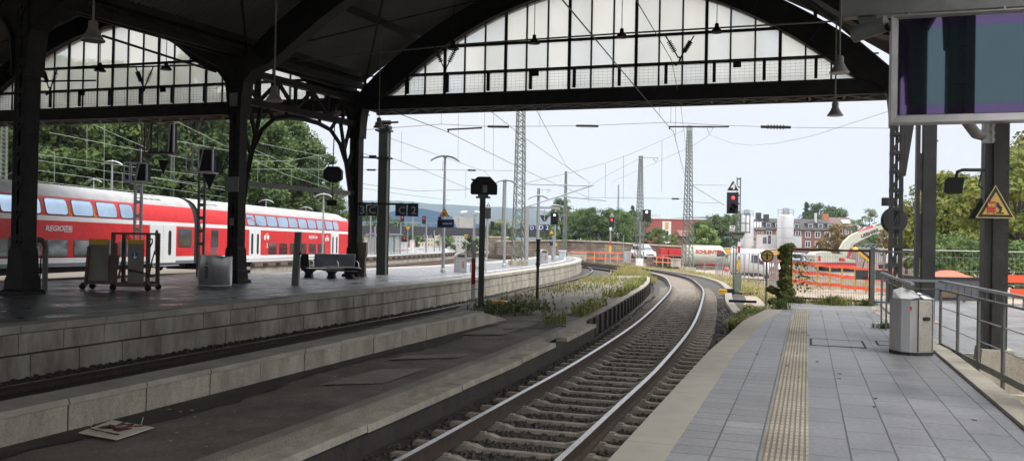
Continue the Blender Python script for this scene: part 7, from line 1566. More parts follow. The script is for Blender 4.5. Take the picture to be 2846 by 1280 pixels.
# ------------------------------------------------------------------ vehicles
def wheel(t, x, y, r, w=.22, z=None):
    g = MB(); c = (x, y, r if z is None else z); Mx = Matrix.Rotation(PI / 2, 3, 'X'); g.lathe([(r * .6, -w / 2), (r * .95, -w / 2), (r, -w * .35), (r, w * .35), (r * .95, w / 2), (r * .6, w / 2)], 22, c=c, M=Mx); wh = g.build('wheel', m_rubber, t); g = MB(); g.lathe([(0, -w * .42), (r * .5, -w * .42), (r * .6, -w * .5), (r * .6, w * .5), (r * .5, w * .42), (0, w * .42)], 16, c=c, M=Mx); g.build('rim', m_grey, wh)
def loft(g, secs, mi=0, smooth=True):
    n = len(secs[0]); vs = [p for s in secs for p in s]; g.add(vs, [(i * n + k, i * n + (k + 1) % n, (i + 1) * n + (k + 1) % n, (i + 1) * n + k) for i in range(len(secs) - 1) for k in range(n)], mi, smooth); g.add(secs[0], [tuple(range(n))[::-1]], mi); g.add(secs[-1], [tuple(range(n))], mi)
def vsec(x, hw, z0, z1, r=.12, taper=.06):
    a = [(-hw, z0), (-hw, z0 + (z1 - z0) * .5), (-hw + taper * .6, z1 - r), (-hw + taper + r, z1), (hw - taper - r, z1), (hw - taper * .6, z1 - r), (hw, z0 + (z1 - z0) * .5), (hw, z0)]; return [(x, y, z) for y, z in a]
m_van = M('van_cream', (.54, .55, .47), .4, col2=(.48, .49, .41), ns=1); m_vwhite = M('van_white', (.80, .81, .83), .3, col2=(.76, .77, .79), ns=1); m_glassd = M('car_glass', (.05, .065, .08), .06, spec=.9)
def van(label, loc, rz, body, Lg=6.2, H=2.7, bumper=m_black, lower=None):
    """nose towards +x"""
    t = thing('delivery_van', label, 'van', loc, rz); hw = 1.0; n = Lg / 2; g = MB()
    loft(g, [vsec(-n, hw - .03, .45, H - .05), vsec(-n + .06, hw, .42, H), vsec(n - 2.35, hw, .40, H), vsec(n - 2.0, hw, .40, H - .12), vsec(n - 1.15, hw, .38, 1.55, .1, .05), vsec(n - .5, hw - .02, .38, 1.30, .1, .05), vsec(n - .12, hw - .10, .40, 1.08), vsec(n, hw - .2, .45, .95)]); g.build('body', body, t)
    g = MB(); g.add([(n - 1.95, -hw + .14, H - .22), (n - 1.95, hw - .14, H - .22), (n - 1.17, hw - .10, 1.58), (n - 1.17, -hw + .10, 1.58)], [(0, 3, 2, 1)]); g.v = [(x + .03, y, z + .03) for x, y, z in g.v]; g.build('windscreen', m_glassd, t)
    for s in (-1, 1):
        g = MB(); g.prism([(n - 2.75, 1.45), (n - 1.28, 1.45), (n - 1.95, 2.18), (n - 2.75, 2.2)], 'y', s * (hw + .012) - .006, s * (hw + .012) + .006); g.build('side_window', m_glassd, t)
        g = MB(); g.b(n - 1.45, n - 1.25, min(s * hw, s * (hw + .28)), max(s * hw, s * (hw + .28)), 1.35, 1.72); g.build('mirror', m_black, t)
        g = MB(); g.prism([(n - .42, .78), (n - .1, .76), (n - .42, 1.12)], 'y', s * (hw - .08) - .03, s * (hw - .08) + .03); g.b(n - .14, n - .04, s * .68 - .16, s * .68 + .16, .78, 1.02); g.build('headlight', m_steel, t)
        for x in (-n + 1.15, n - .95): wheel(t, x, s * (hw - .12), .36)
    g = MB(); g.b(n - .3, n + .06, -hw + .08, hw - .08, .28, .60); g.b(-n - .05, -n + .2, -hw + .04, hw - .04, .35, .6); g.b(-n + 1.7, n - 1.5, -hw - .01, hw + .01, .36, .50); g.build('bumper', bumper, t); g = MB(); g.b(n - .02, n + .045, -.42, .42, .66, .94); g.build('grille', m_black, t); g = MB(); g.b(-n, n - .2, -.85, .85, .2, .45); g.build('chassis', m_blackm, t)
    return t
c = P(1970, 742, d=116); v1 = van('cream delivery van with red lettering and red bumper', (c.x, c.y, c.z), yaw + .10, m_van, 6.9, 2.85, M('bumper_red', (.5, .03, .04), .4))
text('SCHLENTER', .66, m_sred, v1, (-.35, -1.02, 2.0), name='lettering', bold=.035, sx=1.0)
c = P(2108, 772, d=84); v2 = van('white van parked nose on behind the site fence', (c.x, c.y, c.z), yaw - 1.05, m_vwhite, 5.6, 2.72)
def suv(label, loc, rz, body, k=1):
    t = thing('parked_car', label, 'car', loc, rz, 'cars parked on the site'); g = MB(); loft(g, [vsec(-2.2, .8, .45, 1.0), vsec(-2.1, .88, .35, 1.15), vsec(-1.0, .9, .32, 1.12), vsec(1.0, .9, .32, 1.05), vsec(2.0, .86, .35, .95), vsec(2.2, .75, .45, .8)]); loft(g, [vsec(-2.0, .78, 1.0, 1.3), vsec(-1.75, .76, 1.0, 1.72), vsec(.2, .76, 1.0, 1.75), vsec(.6, .78, 1.0, 1.55), vsec(1.1, .8, 1.0, 1.1)]); g.build('body', body, t)
    g = MB(); g.add([(.35, -.66, 1.66), (.35, .66, 1.66), (1.06, .72, 1.13), (1.06, -.72, 1.13)], [(0, 3, 2, 1)]); g.v = [(x + .05, y, z + .03) for x, y, z in g.v]; g.build('windscreen', m_glassd, t)
    for s in (-1, 1):
        g = MB(); g.prism([(-1.7, 1.15), (.85, 1.15), (.3, 1.6), (-1.6, 1.6)], 'y', s * .80 - .01, s * .80 + .01); g.build('side_window', m_glassd, t); g = MB(); g.b(2.05, 2.16, s * .6 - .16, s * .6 + .16, .68, .84); g.build('headlight', m_steel, t)
        for x in (-1.35, 1.35): wheel(t, x, s * .8, .35)
    g = MB(); g.b(2.1, 2.2, -.5, .5, .5, .66); g.build('grille', m_black, t); return t
c = P(1788, 720, d=106); suv('white car half hidden behind the slim mast, nose on', (c.x, c.y, c.z), yaw - 1.35, m_vwhite)
c = P(2226, 738, d=120); suv('silver blue car partly hidden behind the excavator', (c.x, c.y, c.z), yaw - .9, M('car_silver', (.42, .47, .55), .3, .4))
c = P(2550, 745, d=70); suv('white car far off behind the slotted column', (c.x, c.y, c.z), yaw + .1, m_vwhite)
# red tipper truck and small yellow digger
c = P(1878, 730, d=118); t = thing('tipper_truck', 'red tipper body truck left of the curve mast', 'truck', c, yaw + .1); g = MB(); g.prism([(-1.0, .9), (1.3, .9), (1.5, 1.9), (-.8, 1.95)], 'y', 0, 2.2); g.build('tipper_body', m_sred, t); g = MB(); g.b(-1.2, 1.4, .3, 1.9, .5, .85); g.build('chassis', m_blackm, t); g = MB(); g.b(-2.0, -1.1, .1, 2.1, .5, 1.9); g.build('cab', m_sred, t); [wheel(t, x, .2, .42) for x in (-1.5, .3, 1.0)]
c = P(1893, 732, d=120); t = thing('mini_digger', 'small yellow digger behind the feet of the curve mast', 'digger', c, yaw); g = MB(); g.prism([(-.9, .5), (.9, .5), (.9, 1.2), (.2, 1.5), (-.9, 1.4)], 'y', -.6, .6); g.build('body', m_yellow, t); g = MB(); g.prism([(-.3, 1.4), (.5, 1.4), (.4, 2.2), (-.3, 2.2)], 'y', -.5, .5); g.build('cab', m_glassd, t); g = MB(); [g.lathe([(.3, -.15), (.33, 0), (.3, .15)], 12, c=(0, s * .6, .3), M=Matrix.Rotation(PI / 2, 3, 'X'), sx=3) for s in (-1, 1)]; g.build('track', m_rubber, t); g = MB(); g.bar((.9, 0, 1.0), (1.6, 0, 2.0), .2, .25); g.bar((1.6, 0, 2.0), (2.2, 0, 1.0), .15, .2); g.build('boom', m_yellow, t)
# excavator
D_ = 108.0; kx = D_ / FPX; eb = P(2318, 750, d=D_); m_ex = M('excavator_cream', (.52, .52, .44), .45, col2=(.44, .44, .37), ns=1.2); m_exr = M('excavator_red', (.52, .04, .06), .45)
def E(px, py): v = P(px, py, d=D_); return ((px - 2318) * kx, v.z - eb.z)
t = thing('excavator', 'large cream and red excavator with raised arched boom', 'excavator', eb, yaw)
g = MB(); 
for s in (-1.5, 1.0): g.prism([E(2285, 750 - 0), E(2275, 746), E(2285, 738), E(2388, 744), E(2396, 750), E(2388, 754), E(2295, 754)], 'y', s, s + .6)
g.build('track', m_rubber, t)
g = MB(); g.prism([E(2252, 728), E(2252, 708), E(2260, 700), E(2295, 698), E(2300, 703), E(2335, 706), E(2338, 715), E(2363, 722), E(2364, 728)], 'y', -1.5, 1.5); g.build('superstructure', m_ex, t)
g = MB(); g.prism([E(2251, 734), E(2251, 728), E(2366, 730), E(2366, 737)], 'y', -1.55, 1.55); g.build('red_band', m_exr, t)
g = MB(); g.prism([E(2262, 724), E(2262, 710), E(2268, 710), E(2268, 724)], 'y', -1.54, -1.5); g.prism([E(2318, 724), E(2320, 715), E(2334, 717), E(2336, 724)], 'y', -1.54, -1.5); g.build('red_mark', m_exr, t)
g = MB(); g.prism([E(2338, 706), E(2364, 720), E(2366, 702), E(2356, 690), E(2340, 690)], 'y', .4, 1.45); g.build('cab', m_glassd, t)
bo = [E(2340, 712), E(2333, 690), E(2342, 672), E(2360, 655), E(2380, 645), E(2420, 632), E(2445, 626), E(2455, 632), E(2450, 642), E(2420, 652), E(2388, 668), E(2368, 680), E(2362, 695), E(2362, 716)]
g = MB(); g.prism(bo, 'y', -.35, .35); g.build('boom', m_ex, t)
text('LIEBHERR', .55, m_black, t, (E(2413, 648)[0], -.36, E(2413, 648)[1]), (PI / 2, -.38, 0), name='lettering', bold=.04)
g = MB(); p0, p1, p2 = E(2384, 645), E(2422, 628), E(2442, 619); g.tube([(p0[0], -.1, p0[1]), (p1[0], -.1, p1[1])], .16, 8); g.build('cylinder', m_exr, t); g = MB(); g.tube([(p1[0], -.1, p1[1]), (p2[0], -.1, p2[1])], .08, 8); g.build('piston', m_steel, t)
g = MB(); p0, p1 = E(2350, 722), E(2362, 690); g.tube([(p0[0], -.45, p0[1]), (p1[0], -.45, p1[1])], .17, 8); g.build('cylinder', m_exr, t); g = MB(); p2 = E(2368, 672); g.tube([(p1[0], -.45, p1[1]), (p2[0], -.45, p2[1])], .08, 8); g.build('piston', m_steel, t)
g = MB(); g.prism([E(2442, 618), E(2458, 612), E(2470, 616), E(2480, 632), E(2476, 655), E(2482, 700), E(2474, 705), E(2462, 662), E(2452, 640)], 'y', -.3, .3); g.prism([E(2448, 660), E(2458, 656), E(2466, 690), E(2456, 728), E(2450, 728), E(2452, 690)], 'y', -.2, .3); g.build('stick', m_ex, t)
g = MB(); p0, p1 = E(2453, 698), E(2456, 738); g.tube([(p0[0], -.3, p0[1]), (p1[0], -.3, p1[1])], .14, 8); g.build('cylinder', m_exr, t); g = MB(); g.prism([E(2446, 735), E(2468, 730), E(2476, 745), E(2462, 756), E(2448, 750)], 'y', -.6, .6); g.build('bucket', m_irong, t)
# yellow conveyor and reddish site hut behind the gate
c = P(2410, 735, d=96); t = thing('conveyor', 'yellow and black slanting conveyor behind the gate post', 'conveyor', c, yaw); k = 96 / FPX; g = MB(); g.bar((-24 * k, 0, 33 * k), (10 * k, 0, 6 * k), .5, .28); g.build('belt_frame', m_yellow, t); g = MB(); g.bar((-18 * k, -.02, 36 * k), (12 * k, -.02, 14 * k), .4, .22); g.build('belt', m_blackm, t); g = MB(); g.lathe([(0, -.3), (.25, -.2), (.3, .0), (.2, .22), (0, .28)], 12, c=(-33 * k, 0, 42 * k)); g.build('drum', m_yellow, t); g = MB(); [g.bar((x, 0, -.5), (x + .3, 0, .9), .08, .08) for x in (-.5, .2)]; g.build('leg', m_irong, t)
t, w, h, k = house('site_hut', 'long reddish site hut with tall narrow windows behind the conveyor', 2382, 2476, 692, 752, 128, M('hut_wall', (.46, .33, .29), .8, col2=(.38, .26, .23), ns=1.5, streak=.1), 8, 1, None, 0, 6, frm=m_white, ww=.35)
g = MB(); g.b(-w / 2 - .2, w / 2 + .2, -.4, 6, h, h + .2); g.build('roof', m_grey, t); g = MB(); [g.bar((x, -.2, h + .25), (x + .7, -.2, h + .75), .06, .06) for x in [i * .7 - w / 3 for i in range(7)]]; g.bar((-w / 3, -.2, h + .75), (w / 3, -.2, h + .75), .07, .07); g.build('roof_truss', m_grey, t)

# ------------------------------------------------------------------ site fences, netting, gate
def site_fence(label, pts, h, step=1.75, lean=0):
    t = thing('site_fence', label, 'fence', (*pts[0],)); p = MB(); w_ = MB(); k = 0
    for a, b in zip(pts, pts[1:]):
        a, b = Vector(a), Vector(b); n = max(1, int((b - a).length / step)); u = (b - a) / n
        for i in range(n):
            c, d_ = a + u * i, a + u * (i + 1); off = Vector((0, rnd.uniform(-.15, .15), 0)); l = Vector((rnd.uniform(-.04, .04), 0, 0)); tp = Vector((0, 0, h))
            for q in (c + u * .03, d_ - u * .03): p.tube([q + off, q + off + tp + l], .024, 6)
            for z in (.08, h): p.tube([c + off + Vector((0, 0, z)), d_ + off + Vector((0, 0, z)) + l * (z / h)], .02, 6)
            m_ = max(2, int(u.length / .16))
            for j in range(1, m_): q = c + off + u * j / m_; w_.tube([q + Vector((0, 0, .08)), q + Vector((0, 0, h))], .003, 3, cap=False)
            for z in (.5, 1.0, 1.5): w_.tube([c + off + Vector((0, 0, z)), d_ + off + Vector((0, 0, z))], .0042, 3, cap=False)
    p.build('post', m_galv, t, world=True); w_.build('mesh', m_galv, t, world=True)
def gp(px, d, z=None): v = P(px, 700, d=d); v.z = sitez(v.x, v.y) if z is None else z; return v
site_fence('bent steel mesh site fence in front of the two vans', [gp(1990, 78), gp(2030, 66, -1.0), gp(2070, 56, -.9), gp(2140, 47, -.8), gp(2165, 40, -.75)], 1.9)
site_fence('steel mesh site fence behind the curve mast', [gp(1815, 104), gp(1900, 98), gp(1990, 92), gp(2075, 90)], 1.9)
site_fence('steel mesh fence along the forecourt behind the columns', [P(2462, 700, d=35) * 1, P(2560, 700, d=35.5), P(2700, 700, d=36), P(2860, 700, d=36.5)], 1.0) if 0 else None
a = P(2440, 845, d=33); b = P(2880, 850, d=33); a.z = b.z = -.22
site_fence('steel mesh fence along the far side of the forecourt', [a, b], 1.75, 3.4)
def netting(label, pts, zs, band, posts, mat=m_orange):
    t = thing('barrier_fence', label, 'barrier', (*pts[0],), 0, 'orange site barriers'); n = 40; P2 = []
    for i in range(n + 1):
        f = i / n * (len(pts) - 1); k = min(int(f), len(pts) - 2); P2.append(Vector(pts[k]).lerp(Vector(pts[k + 1]), f - k))
    for zi, z in enumerate(zs):
        g = MB(); vs = []
        for i, p in enumerate(P2):
            sg = .022 * math.sin(i * .55 + zi * 2) + .010 * math.sin(i * 2.3 + zi); th = band * (1 + .10 * math.sin(i * 1.7 + zi))
            vs += [(p.x, p.y, p.z + z + sg), (p.x + .02 * math.sin(i), p.y + .03, p.z + z + sg + th)]
        g.add(vs, [(2 * i, 2 * i + 2, 2 * i + 3, 2 * i + 1) for i in range(n)]); g.build('band', mat, t, world=True)
    for i in range(posts):
        f = (i + .5) / posts; p = P2[int(f * n)]; g = MB(); g.tube([p + Vector((0, .06, -.1)), p + Vector((0, .06, zs[-1] + band * .6))], .055, 6); g.build('post', m_ochre, t, world=True)
d = 46; zz = -.62
netting('orange banded barrier with yellow posts behind the gate', [P(2150, 780, d=50) * 1, P(2215, 788, d=47), P(2330, 800, d=45), P(2430, 812, d=44)], (.05, .55, 1.02), .16, 9)
netting('orange barrier bands continuing behind the lattice column', [P(2436, 812, d=44), P(2500, 816, d=44)], (.05, .55, 1.02), .16, 2)
netting('orange netting in front of the stone wall near the distant signal', [gp(1585, 110, -.9), gp(1640, 108, -.9), gp(1700, 106, -.9), gp(1765, 105, -.9)], (.3, 1.0), .13, 6)
netting('orange netting left of the tipper truck', [gp(1818, 112, -1.3), gp(1865, 112, -1.4)], (.3, .9), .12, 3)
netting('orange bands beside the nose on white van', [P(2138, 780, d=56), P(2162, 782, d=53)], (.1, .6, 1.1), .3, 2)
for px, py, d, w, h, lb in ((1890, 738, 100, .5, .3, 'orange plastic piece lying beside the concrete block'), (2030, 752, 72, .5, .3, 'rust orange netting scrap in front of the fence')):
    c = P(px, py, d=d); g = MB(); cl = [(Vector((rnd.uniform(-w, w), rnd.uniform(-.3, .3), h * .5)), w * .6)]; g = leafcloud(cl, 40, .14); o = g.build('netting_heap', m_orange); o.location = c; tag(o, lb, 'netting')
# earth heap and pit face behind the barrier
g = MB(); vs = []; nx, ny = 26, 8
a0, b0_ = P(2170, 800, d=52), P(2520, 800, d=50)
for j in range(ny + 1):
    for i in range(nx + 1):
        f, q = i / nx, j / ny; p = a0.lerp(b0_, f); n_ = Vector((p.x, p.y, 0)).normalized(); vs.append((p.x + n_.x * q * 14, p.y + n_.y * q * 14, -.95 + .55 * math.sin(PI * min(1, q * 1.2)) + .35 * mathutils.noise.noise(Vector((f * 9, q * 4, 1))) ))
g.add(vs, [(j * (nx + 1) + i, j * (nx + 1) + i + 1, (j + 1) * (nx + 1) + i + 1, (j + 1) * (nx + 1) + i) for j in range(ny) for i in range(nx)], 0, True); solo('earth_bank', g, m_dirtd, 'bank of dark brown excavated earth behind the orange barrier', 'earth bank')
# concrete block, silver cabinets, bucket
c = P(1884, 741, d=93); t = thing('concrete_block', 'low pale concrete box beyond the curve near the mast', 'block', c, yaw); g = MB(); g.b(-.65, .65, 0, .9, 0, .75); g.build('box', m_conc, t); g = MB(); g.b(-.72, .72, -.06, .96, .75, .84); g.build('lid', m_cope, t)
boxthing('control_cabinet', 'pale grey control cabinet standing in the far weeds', 'cabinet', 1735, 1753, 698, 728, 88, M('cabinet_pale', (.55, .60, .62), .45), .5, None, lambda t, w, h, dp: (MB().b(-w / 2 - .12, -w / 2 - .06, .1, .16, -.6, h + 1.6).build('pole', m_galv, t), MB().b(-.01, .01, -.01, 0, .05, h - .05).build('door_gap', m_grey, t)))
boxthing('grit_box', 'pale blue grey box at the far end of the curved platform', 'box', 1555, 1573, 698, 716, 76, M('box_blue_grey', (.48, .54, .58), .5), .8, None, lidx)
boxthing('concrete_parapet', 'grey concrete parapet at the end of the curved platform', 'wall', 1578, 1630, 703, 722, 92, m_conc_d, .5, None, lambda t, w, h, dp: MB().b(-w / 2 - .05, w / 2 + .05, -.06, dp + .06, h, h + .08).build('coping', m_cope, t))
# round prohibition sign
c = G0(2129, 856, -.6); t = thing('round_sign', 'round brown and yellow no entry sign with a figure, on a post', 'sign', c, yaw - .1); dd = (c - EYE).dot(cF); k = dd / FPX; zc = P(2131, 711, d=dd).z - c.z; g = MB(); g.tube([(0, 0, -.2), (0, 0, zc)], .035, 8); g.build('post', m_girder, t)
Mx = Matrix.Rotation(PI / 2, 3, 'X'); g = MB(); g.lathe([(.225, 0), (.225, .015)], 28, c=(0, -.05, zc), M=Mx); g.build('disc', M('disc_red', (.23, .045, .04), .5, col2=(.16, .035, .03), ns=8), t); g = MB(); g.lathe([(.165, 0), (.165, .006)], 28, c=(0, -.066, zc), M=Mx); g.build('face', M('disc_yellow', (.42, .31, .05), .5, col2=(.34, .25, .04), ns=8), t)
g = MB(); g.lathe([(.03, 0), (.03, .004)], 12, c=(0, -.073, zc + .085), M=Mx); g.b(-.15, .15, -.077, -.073, zc + .025, zc + .05); g.prism([(-.032, zc + .05), (.032, zc + .05), (.03, zc - .13), (-.03, zc - .13)], 'y', -.0775, -.0735); g.build('figure', m_black, t)
g = MB(); g.b(-.9, .1, -.04, .04, .22, .31); solo('black_board', g, m_blackm, 'dark low board lying in the weeds beside the round sign', 'board').location = (c.x - .5, c.y + 1.5, -.75)
# gate
gz = .0; Lp = Vector((-.55, 27.35, -.1)); Rp = Vector((1.74, 26.75, -.1)); 
t = thing('mesh_gate', 'rusty steel mesh gate closing the end of the platform', 'gate', Lp); g = MB()
for z in (.20, 1.62): g.bar(Lp + Vector((0, 0, z)), Rp + Vector((0, 0, z)), .05, .055)
g.bar(Lp + Vector((.1, 0, .2)), Lp + Vector((.1, 0, 1.62)), .05, .05); g.bar(Rp + Vector((-.07, 0, .2)), Rp + Vector((-.07, 0, 1.62)), .05, .05); g.build('frame', m_rail, t, world=True)
g = MB(); n = 52
for i in range(1, n): q = Lp.lerp(Rp, i / n); g.tube([q + Vector((0, 0, .22)), q + Vector((0, 0, 1.6))], .0035, 3, cap=False)
for z in [.22 + .2 * i for i in range(7)]: g.tube([Lp + Vector((0, 0, z)), Rp + Vector((0, 0, z))], .0035, 3, cap=False)
g.build('mesh', m_girder, t, world=True)
q = Rp + Vector((-.28, -.04, .95)); g = MB(); g.box(q, (.34, .06, .27)); g.build('lock_box', M('lock_grey', (.10, .11, .12), .5), t, world=True); g = MB(); g.box(q + Vector((.12, -.06, -.02)), (.1, .06, .03)); g.build('handle', m_sred, t, world=True)
t = thing('gate_post', 'square grey gate post with a second mesh panel beyond', 'post', Rp); g = MB(); g.b(-.06, .06, -.06, .06, 0, 1.72); g.build('square_tube', m_girder, t)
R2 = Vector((3.1, 26.5, -.1)) - Rp; g = MB(); [g.bar((0, 0, z), R2 + Vector((0, 0, z)), .04, .045) for z in (.2, 1.62)]; [g.tube([R2 * (i / 26) + Vector((0, 0, .2)), R2 * (i / 26) + Vector((0, 0, 1.62))], .0035, 3, cap=False) for i in range(1, 26)]; g.build('side_panel', m_girder, t); g = MB(); g.b(.07, .42, -.08, -.02, .82, 1.1); g.build('lock_plate', MATS['lock_grey'], t)
# ivy covered post
iv = thing('ivy_post', 'gate post overgrown with green ivy at the platform end', 'post', (-.62, 27.3, -.1)); g = MB(); g.tube([(0, 0, 0), (0, 0, 1.68)], .09, 8); g.build('post', m_wood, iv)
cl = [(Vector((rnd.gauss(0, .05), rnd.gauss(0, .05), z)),   .17 + .05 * math.sin(z * 4)) for z in [i * .07 for i in range(25)]] + [(Vector((rnd.uniform(-.45, .5), rnd.gauss(0, .15), rnd.uniform(.0, .5))), .14) for _ in range(7)] 
leafcloud(cl, 170, .05).build('ivy', m_weedd, iv); leafcloud(cl, 120, .048).build('pale_leaves', m_weed, iv); leafcloud([(Vector((.45, 0, z)), .42) for z in (.6, .9, 1.25)], 60, .045).build('trailing_leaves', m_weedd, iv)
g = MB(); [g.tube([(0, 0, z), (.35, 0, z + .1), (.8, .05, z - .08), (1.1, 0, z - .35)], .008, 4) for z in (1.2, .8)]; g.build('tendril', m_wood, iv)

# ------------------------------------------------------------------ steel bin and railing on the near platform
bt = G0(2533, 985); t = thing('litter_bin', 'angular stainless steel litter bin with sloping white topped lids', 'bin', (1.56, 15.25, 0), yaw + .05)
out = [(-.29, -.05), (-.25, -.2), (-.16, -.3), (-.05, -.335), (.21, -.27), (.27, -.2), (.27, .12), (.2, .25), (-.2, .25), (-.28, .12)]
g = MB(); g.prism(out, 'z', .05, .86); 
g.build('body', m_steel, t); g = MB(); g.prism([(-.045, -.345), (.20, -.282), (.20, -.278), (-.045, -.338)], 'z', .07, .84); g.build('door', m_steelp, t); g = MB(); g.bar((-.05, -.34, .06), (-.05, -.34, .86), .012, .012); g.bar((.205, -.278, .06), (.205, -.278, .86), .012, .012); g.build('door_gap', m_black, t)
g = MB(); g.prism([(x * 1.01, y * 1.01) for x, y in out], 'z', 0, .05); g.build('plinth', m_irong, t)
g = MB(); cx, cz, wx = .085, .57, .05; g.prism([(cx - wx, cz - .028), (cx + wx, cz - .028), (cx + wx + .015, cz), (cx + wx, cz + .028), (cx - wx, cz + .028), (cx - wx - .015, cz)], 'y', -.33, -.309); g.build('lock', m_black, t)
g = MB(); g.add([(x, y, .86) for x, y in out] + [(x * .8, y * .7 + .02, .93 + .02 * (x < 0)) for x, y in out], [(i, (i + 1) % 10, 10 + (i + 1) % 10, 10 + i) for i in range(10)] + [tuple(range(10, 20))]); g.build('lid', m_irong, t)
for pts in (((-.31, -.02, .865), (-.27, -.21, .865), (-.17, -.32, .865), (-.04, -.35, .90), (-.06, -.2, .99), (-.16, .0, 1.03), (-.26, .06, .98)), ((.04, -.32, .872), (.22, -.275, .868), (.285, -.2, .868), (.285, -.05, .868), (.1, -.08, .955), (.02, -.14, .955))):
    g = MB(); g.add(list(pts), [tuple(range(len(pts)))]); g.add([(x, y, z + .008) for x, y, z in pts], [tuple(range(len(pts)))]); g.build('hood', m_white, t)
g = MB(); g.b(-.17, -.14, -.315, -.309, .70, .76); g.build('emblem', m_sred, t)
# stainless railing
rl = [(2.16, 16.55), (2.46, 12.25), (2.62, 9.5), (2.75, 7), (2.9, 4), (3.0, 0), (3.0, -8)]
rp_ = path(rl, .2, 0)
t = thing('railing', 'stainless steel railing along the stair opening beside the bin', 'railing', (2.2, 16.5, 0)); H = 1.10
g = MB(); g.sweep([(p + Vector((0, 0, H)), s) for p, s in rp_], [(-.03, -.02), (.03, -.02), (.03, .02), (-.03, .02)]); g.build('handrail', m_galv, t, world=True)
g = MB(); g.sweep([(p + Vector((0, 0, H - .14)), s) for p, s in rp_], [(-.022, -.012), (.022, -.012), (.022, .012), (-.022, .012)]); g.sweep([(p + Vector((0, 0, .02)), s) for p, s in rp_], [(-.01, -.045), (.01, -.045), (.01, .045), (-.01, .045)]); g.build('rail', m_girder, t, world=True)
g = MB(); [g.tube([p + Vector((0, 0, z)) for p, s in rp_[::3]], .009, 6) for z in (.36, .66)]; g.build('wire', m_galv, t, world=True)
acc = 0; last = rp_[0][0]; first = True
for p, s in rp_:
    acc += (p - last).length; last = p
    if first or acc > 1.22:
        first = False; acc = 0; g = MB(); g.box(p + Vector((0, 0, (H - .14 - .28) / 2)), (.028, .10, H - .14 + .28), rz=math.atan2(s[1], s[0])); g.build('post', m_girder, t, world=True)
g = MB(); acc = 0; last = rp_[0][0]
for p, s in rp_:
    acc += (p - last).length; last = p
    if acc > .4: acc = 0; g.tube([p + Vector((0, 0, H - .13)), p + Vector((0, 0, H - .02))], .008, 5)
g.build('stub', m_girder, t, world=True)
t = thing('railing', 'short return railing from the bin to the lattice column', 'railing', (1.9, 17.5, 0)); g = MB(); g.bar((1.56, 15.0, H), (1.53, 16.55, H), .05, .04); g.bar((1.58, 16.62, H), (2.16, 16.62, H + .0), .05, .04); g.bar((1.53, 16.7, H), (1.52, 20.5, H), .05, .04); g.build('handrail', m_galv, t, world=True); g = MB(); g.bar((1.53, 16.7, H - .14), (1.52, 20.5, H - .14), .03, .02); g.bar((1.58, 16.62, H - .14), (2.16, 16.62, H - .14), .03, .02); [g.bar((1.52, 16.8 + i * 1.22, 0), (1.52, 16.8 + i * 1.22, H - .1), .03, .09) for i in range(4)]; g.build('rail', m_girder, t, world=True); g = MB(); [g.tube([(1.525, 16.7 + i * .4, H - .13), (1.525, 16.7 + i * .4, H - .02)], .008, 5) for i in range(10)]; g.build('stub', m_girder, t, world=True)
# things beyond the railing
c = P(2640, 850, d=31); t = thing('skip', 'dark grey skip with a small red label behind the railing', 'skip', (c.x, c.y, -.22), yaw); k = 31 / FPX; g = MB(); g.prism([(-1.0, 0), (1.0, 0), (1.1, .78), (-1.1, .78)], 'y', 0, 1.4); g.build('body', M('skip_grey', (.11, .12, .135), .5, col2=(.08, .085, .095), ns=2), t); g = MB(); g.b(-1.14, 1.14, -.05, 1.45, .78, .84); g.build('rim', m_irong, t); g = MB(); g.b(-.35, .35, -.06, -.0, .12, .36); g.build('label', m_wood, t)
g = MB(); vs = []; 
for i in range(13): f = i / 12; vs += [(-.6 + 1.6 * f, .1, .84), (-.6 + 1.6 * f, .6, .84 + .22 * math.sin(PI * f)), (-.6 + 1.6 * f, 1.2, .84)]
g.add(vs, [(3 * i + k_, 3 * i + 3 + k_, 3 * i + 4 + k_, 3 * i + 1 + k_) for i in range(12) for k_ in (0, 1)], 0, True); g.build('orange_cover', m_orange, t)
c = P(2830, 850, d=30); t = thing('barrier_board', 'orange red barrier boards behind the railing at the picture edge', 'barrier', (c.x, c.y, -.22), yaw, 'orange site barriers'); g = MB(); [g.b(-.9, 1.6, 0, .04, z, z + .26) for z in (.25, .72)]; g.build('board', m_orange, t); g = MB(); [g.b(x, x + .3, -.012, 0, .28, .48) for x in (-.6, .3, 1.1)]; g.build('white_stripe', m_white, t); g = MB(); [g.b(x - .03, x + .03, .041, .09, 0, 1.0) for x in (-.8, .4, 1.5)]; g.build('post', m_ochre, t)
c = P(2700, 745, d=56); boxthing('glass_pavilion', 'blue glass fronted pavilion under the street trees', 'pavilion', 2645, 2695, 694, 735, 58, M('pavilion_glass', (.25, .33, .42), .15, .3), 2, None, lambda t, w, h, dp: (MB().b(-w / 2 - .1, w / 2 + .1, -.1, dp, h, h + .12).build('roof', m_white, t), MB().b(w * .14, w * .22, -.05, 0, 0, h).build('frame', m_white, t), MB().b(-w / 2, w / 2, -.04, 0, h * .2, h * .3).build('sill', m_white, t)))
c = P(2578, 712, d=70); t = thing('road_sign', 'yellow road sign board right of the slotted column', 'sign', c, yaw); g = MB(); g.b(-.42, .42, -.02, .02, 0, .3); g.build('board', m_yellow, t); g = MB(); g.b(-.03, .03, .02, .06, -1.8, .2); g.build('post', m_galv, t)
house('brick_house', 'low pale brick building behind the street trees', 2540, 2640, 690, 730, 110, M('pale_brick', (.42, .30, .25), .85, col2=(.36, .25, .21), ns=1), 5, 1, None, 0, 8)
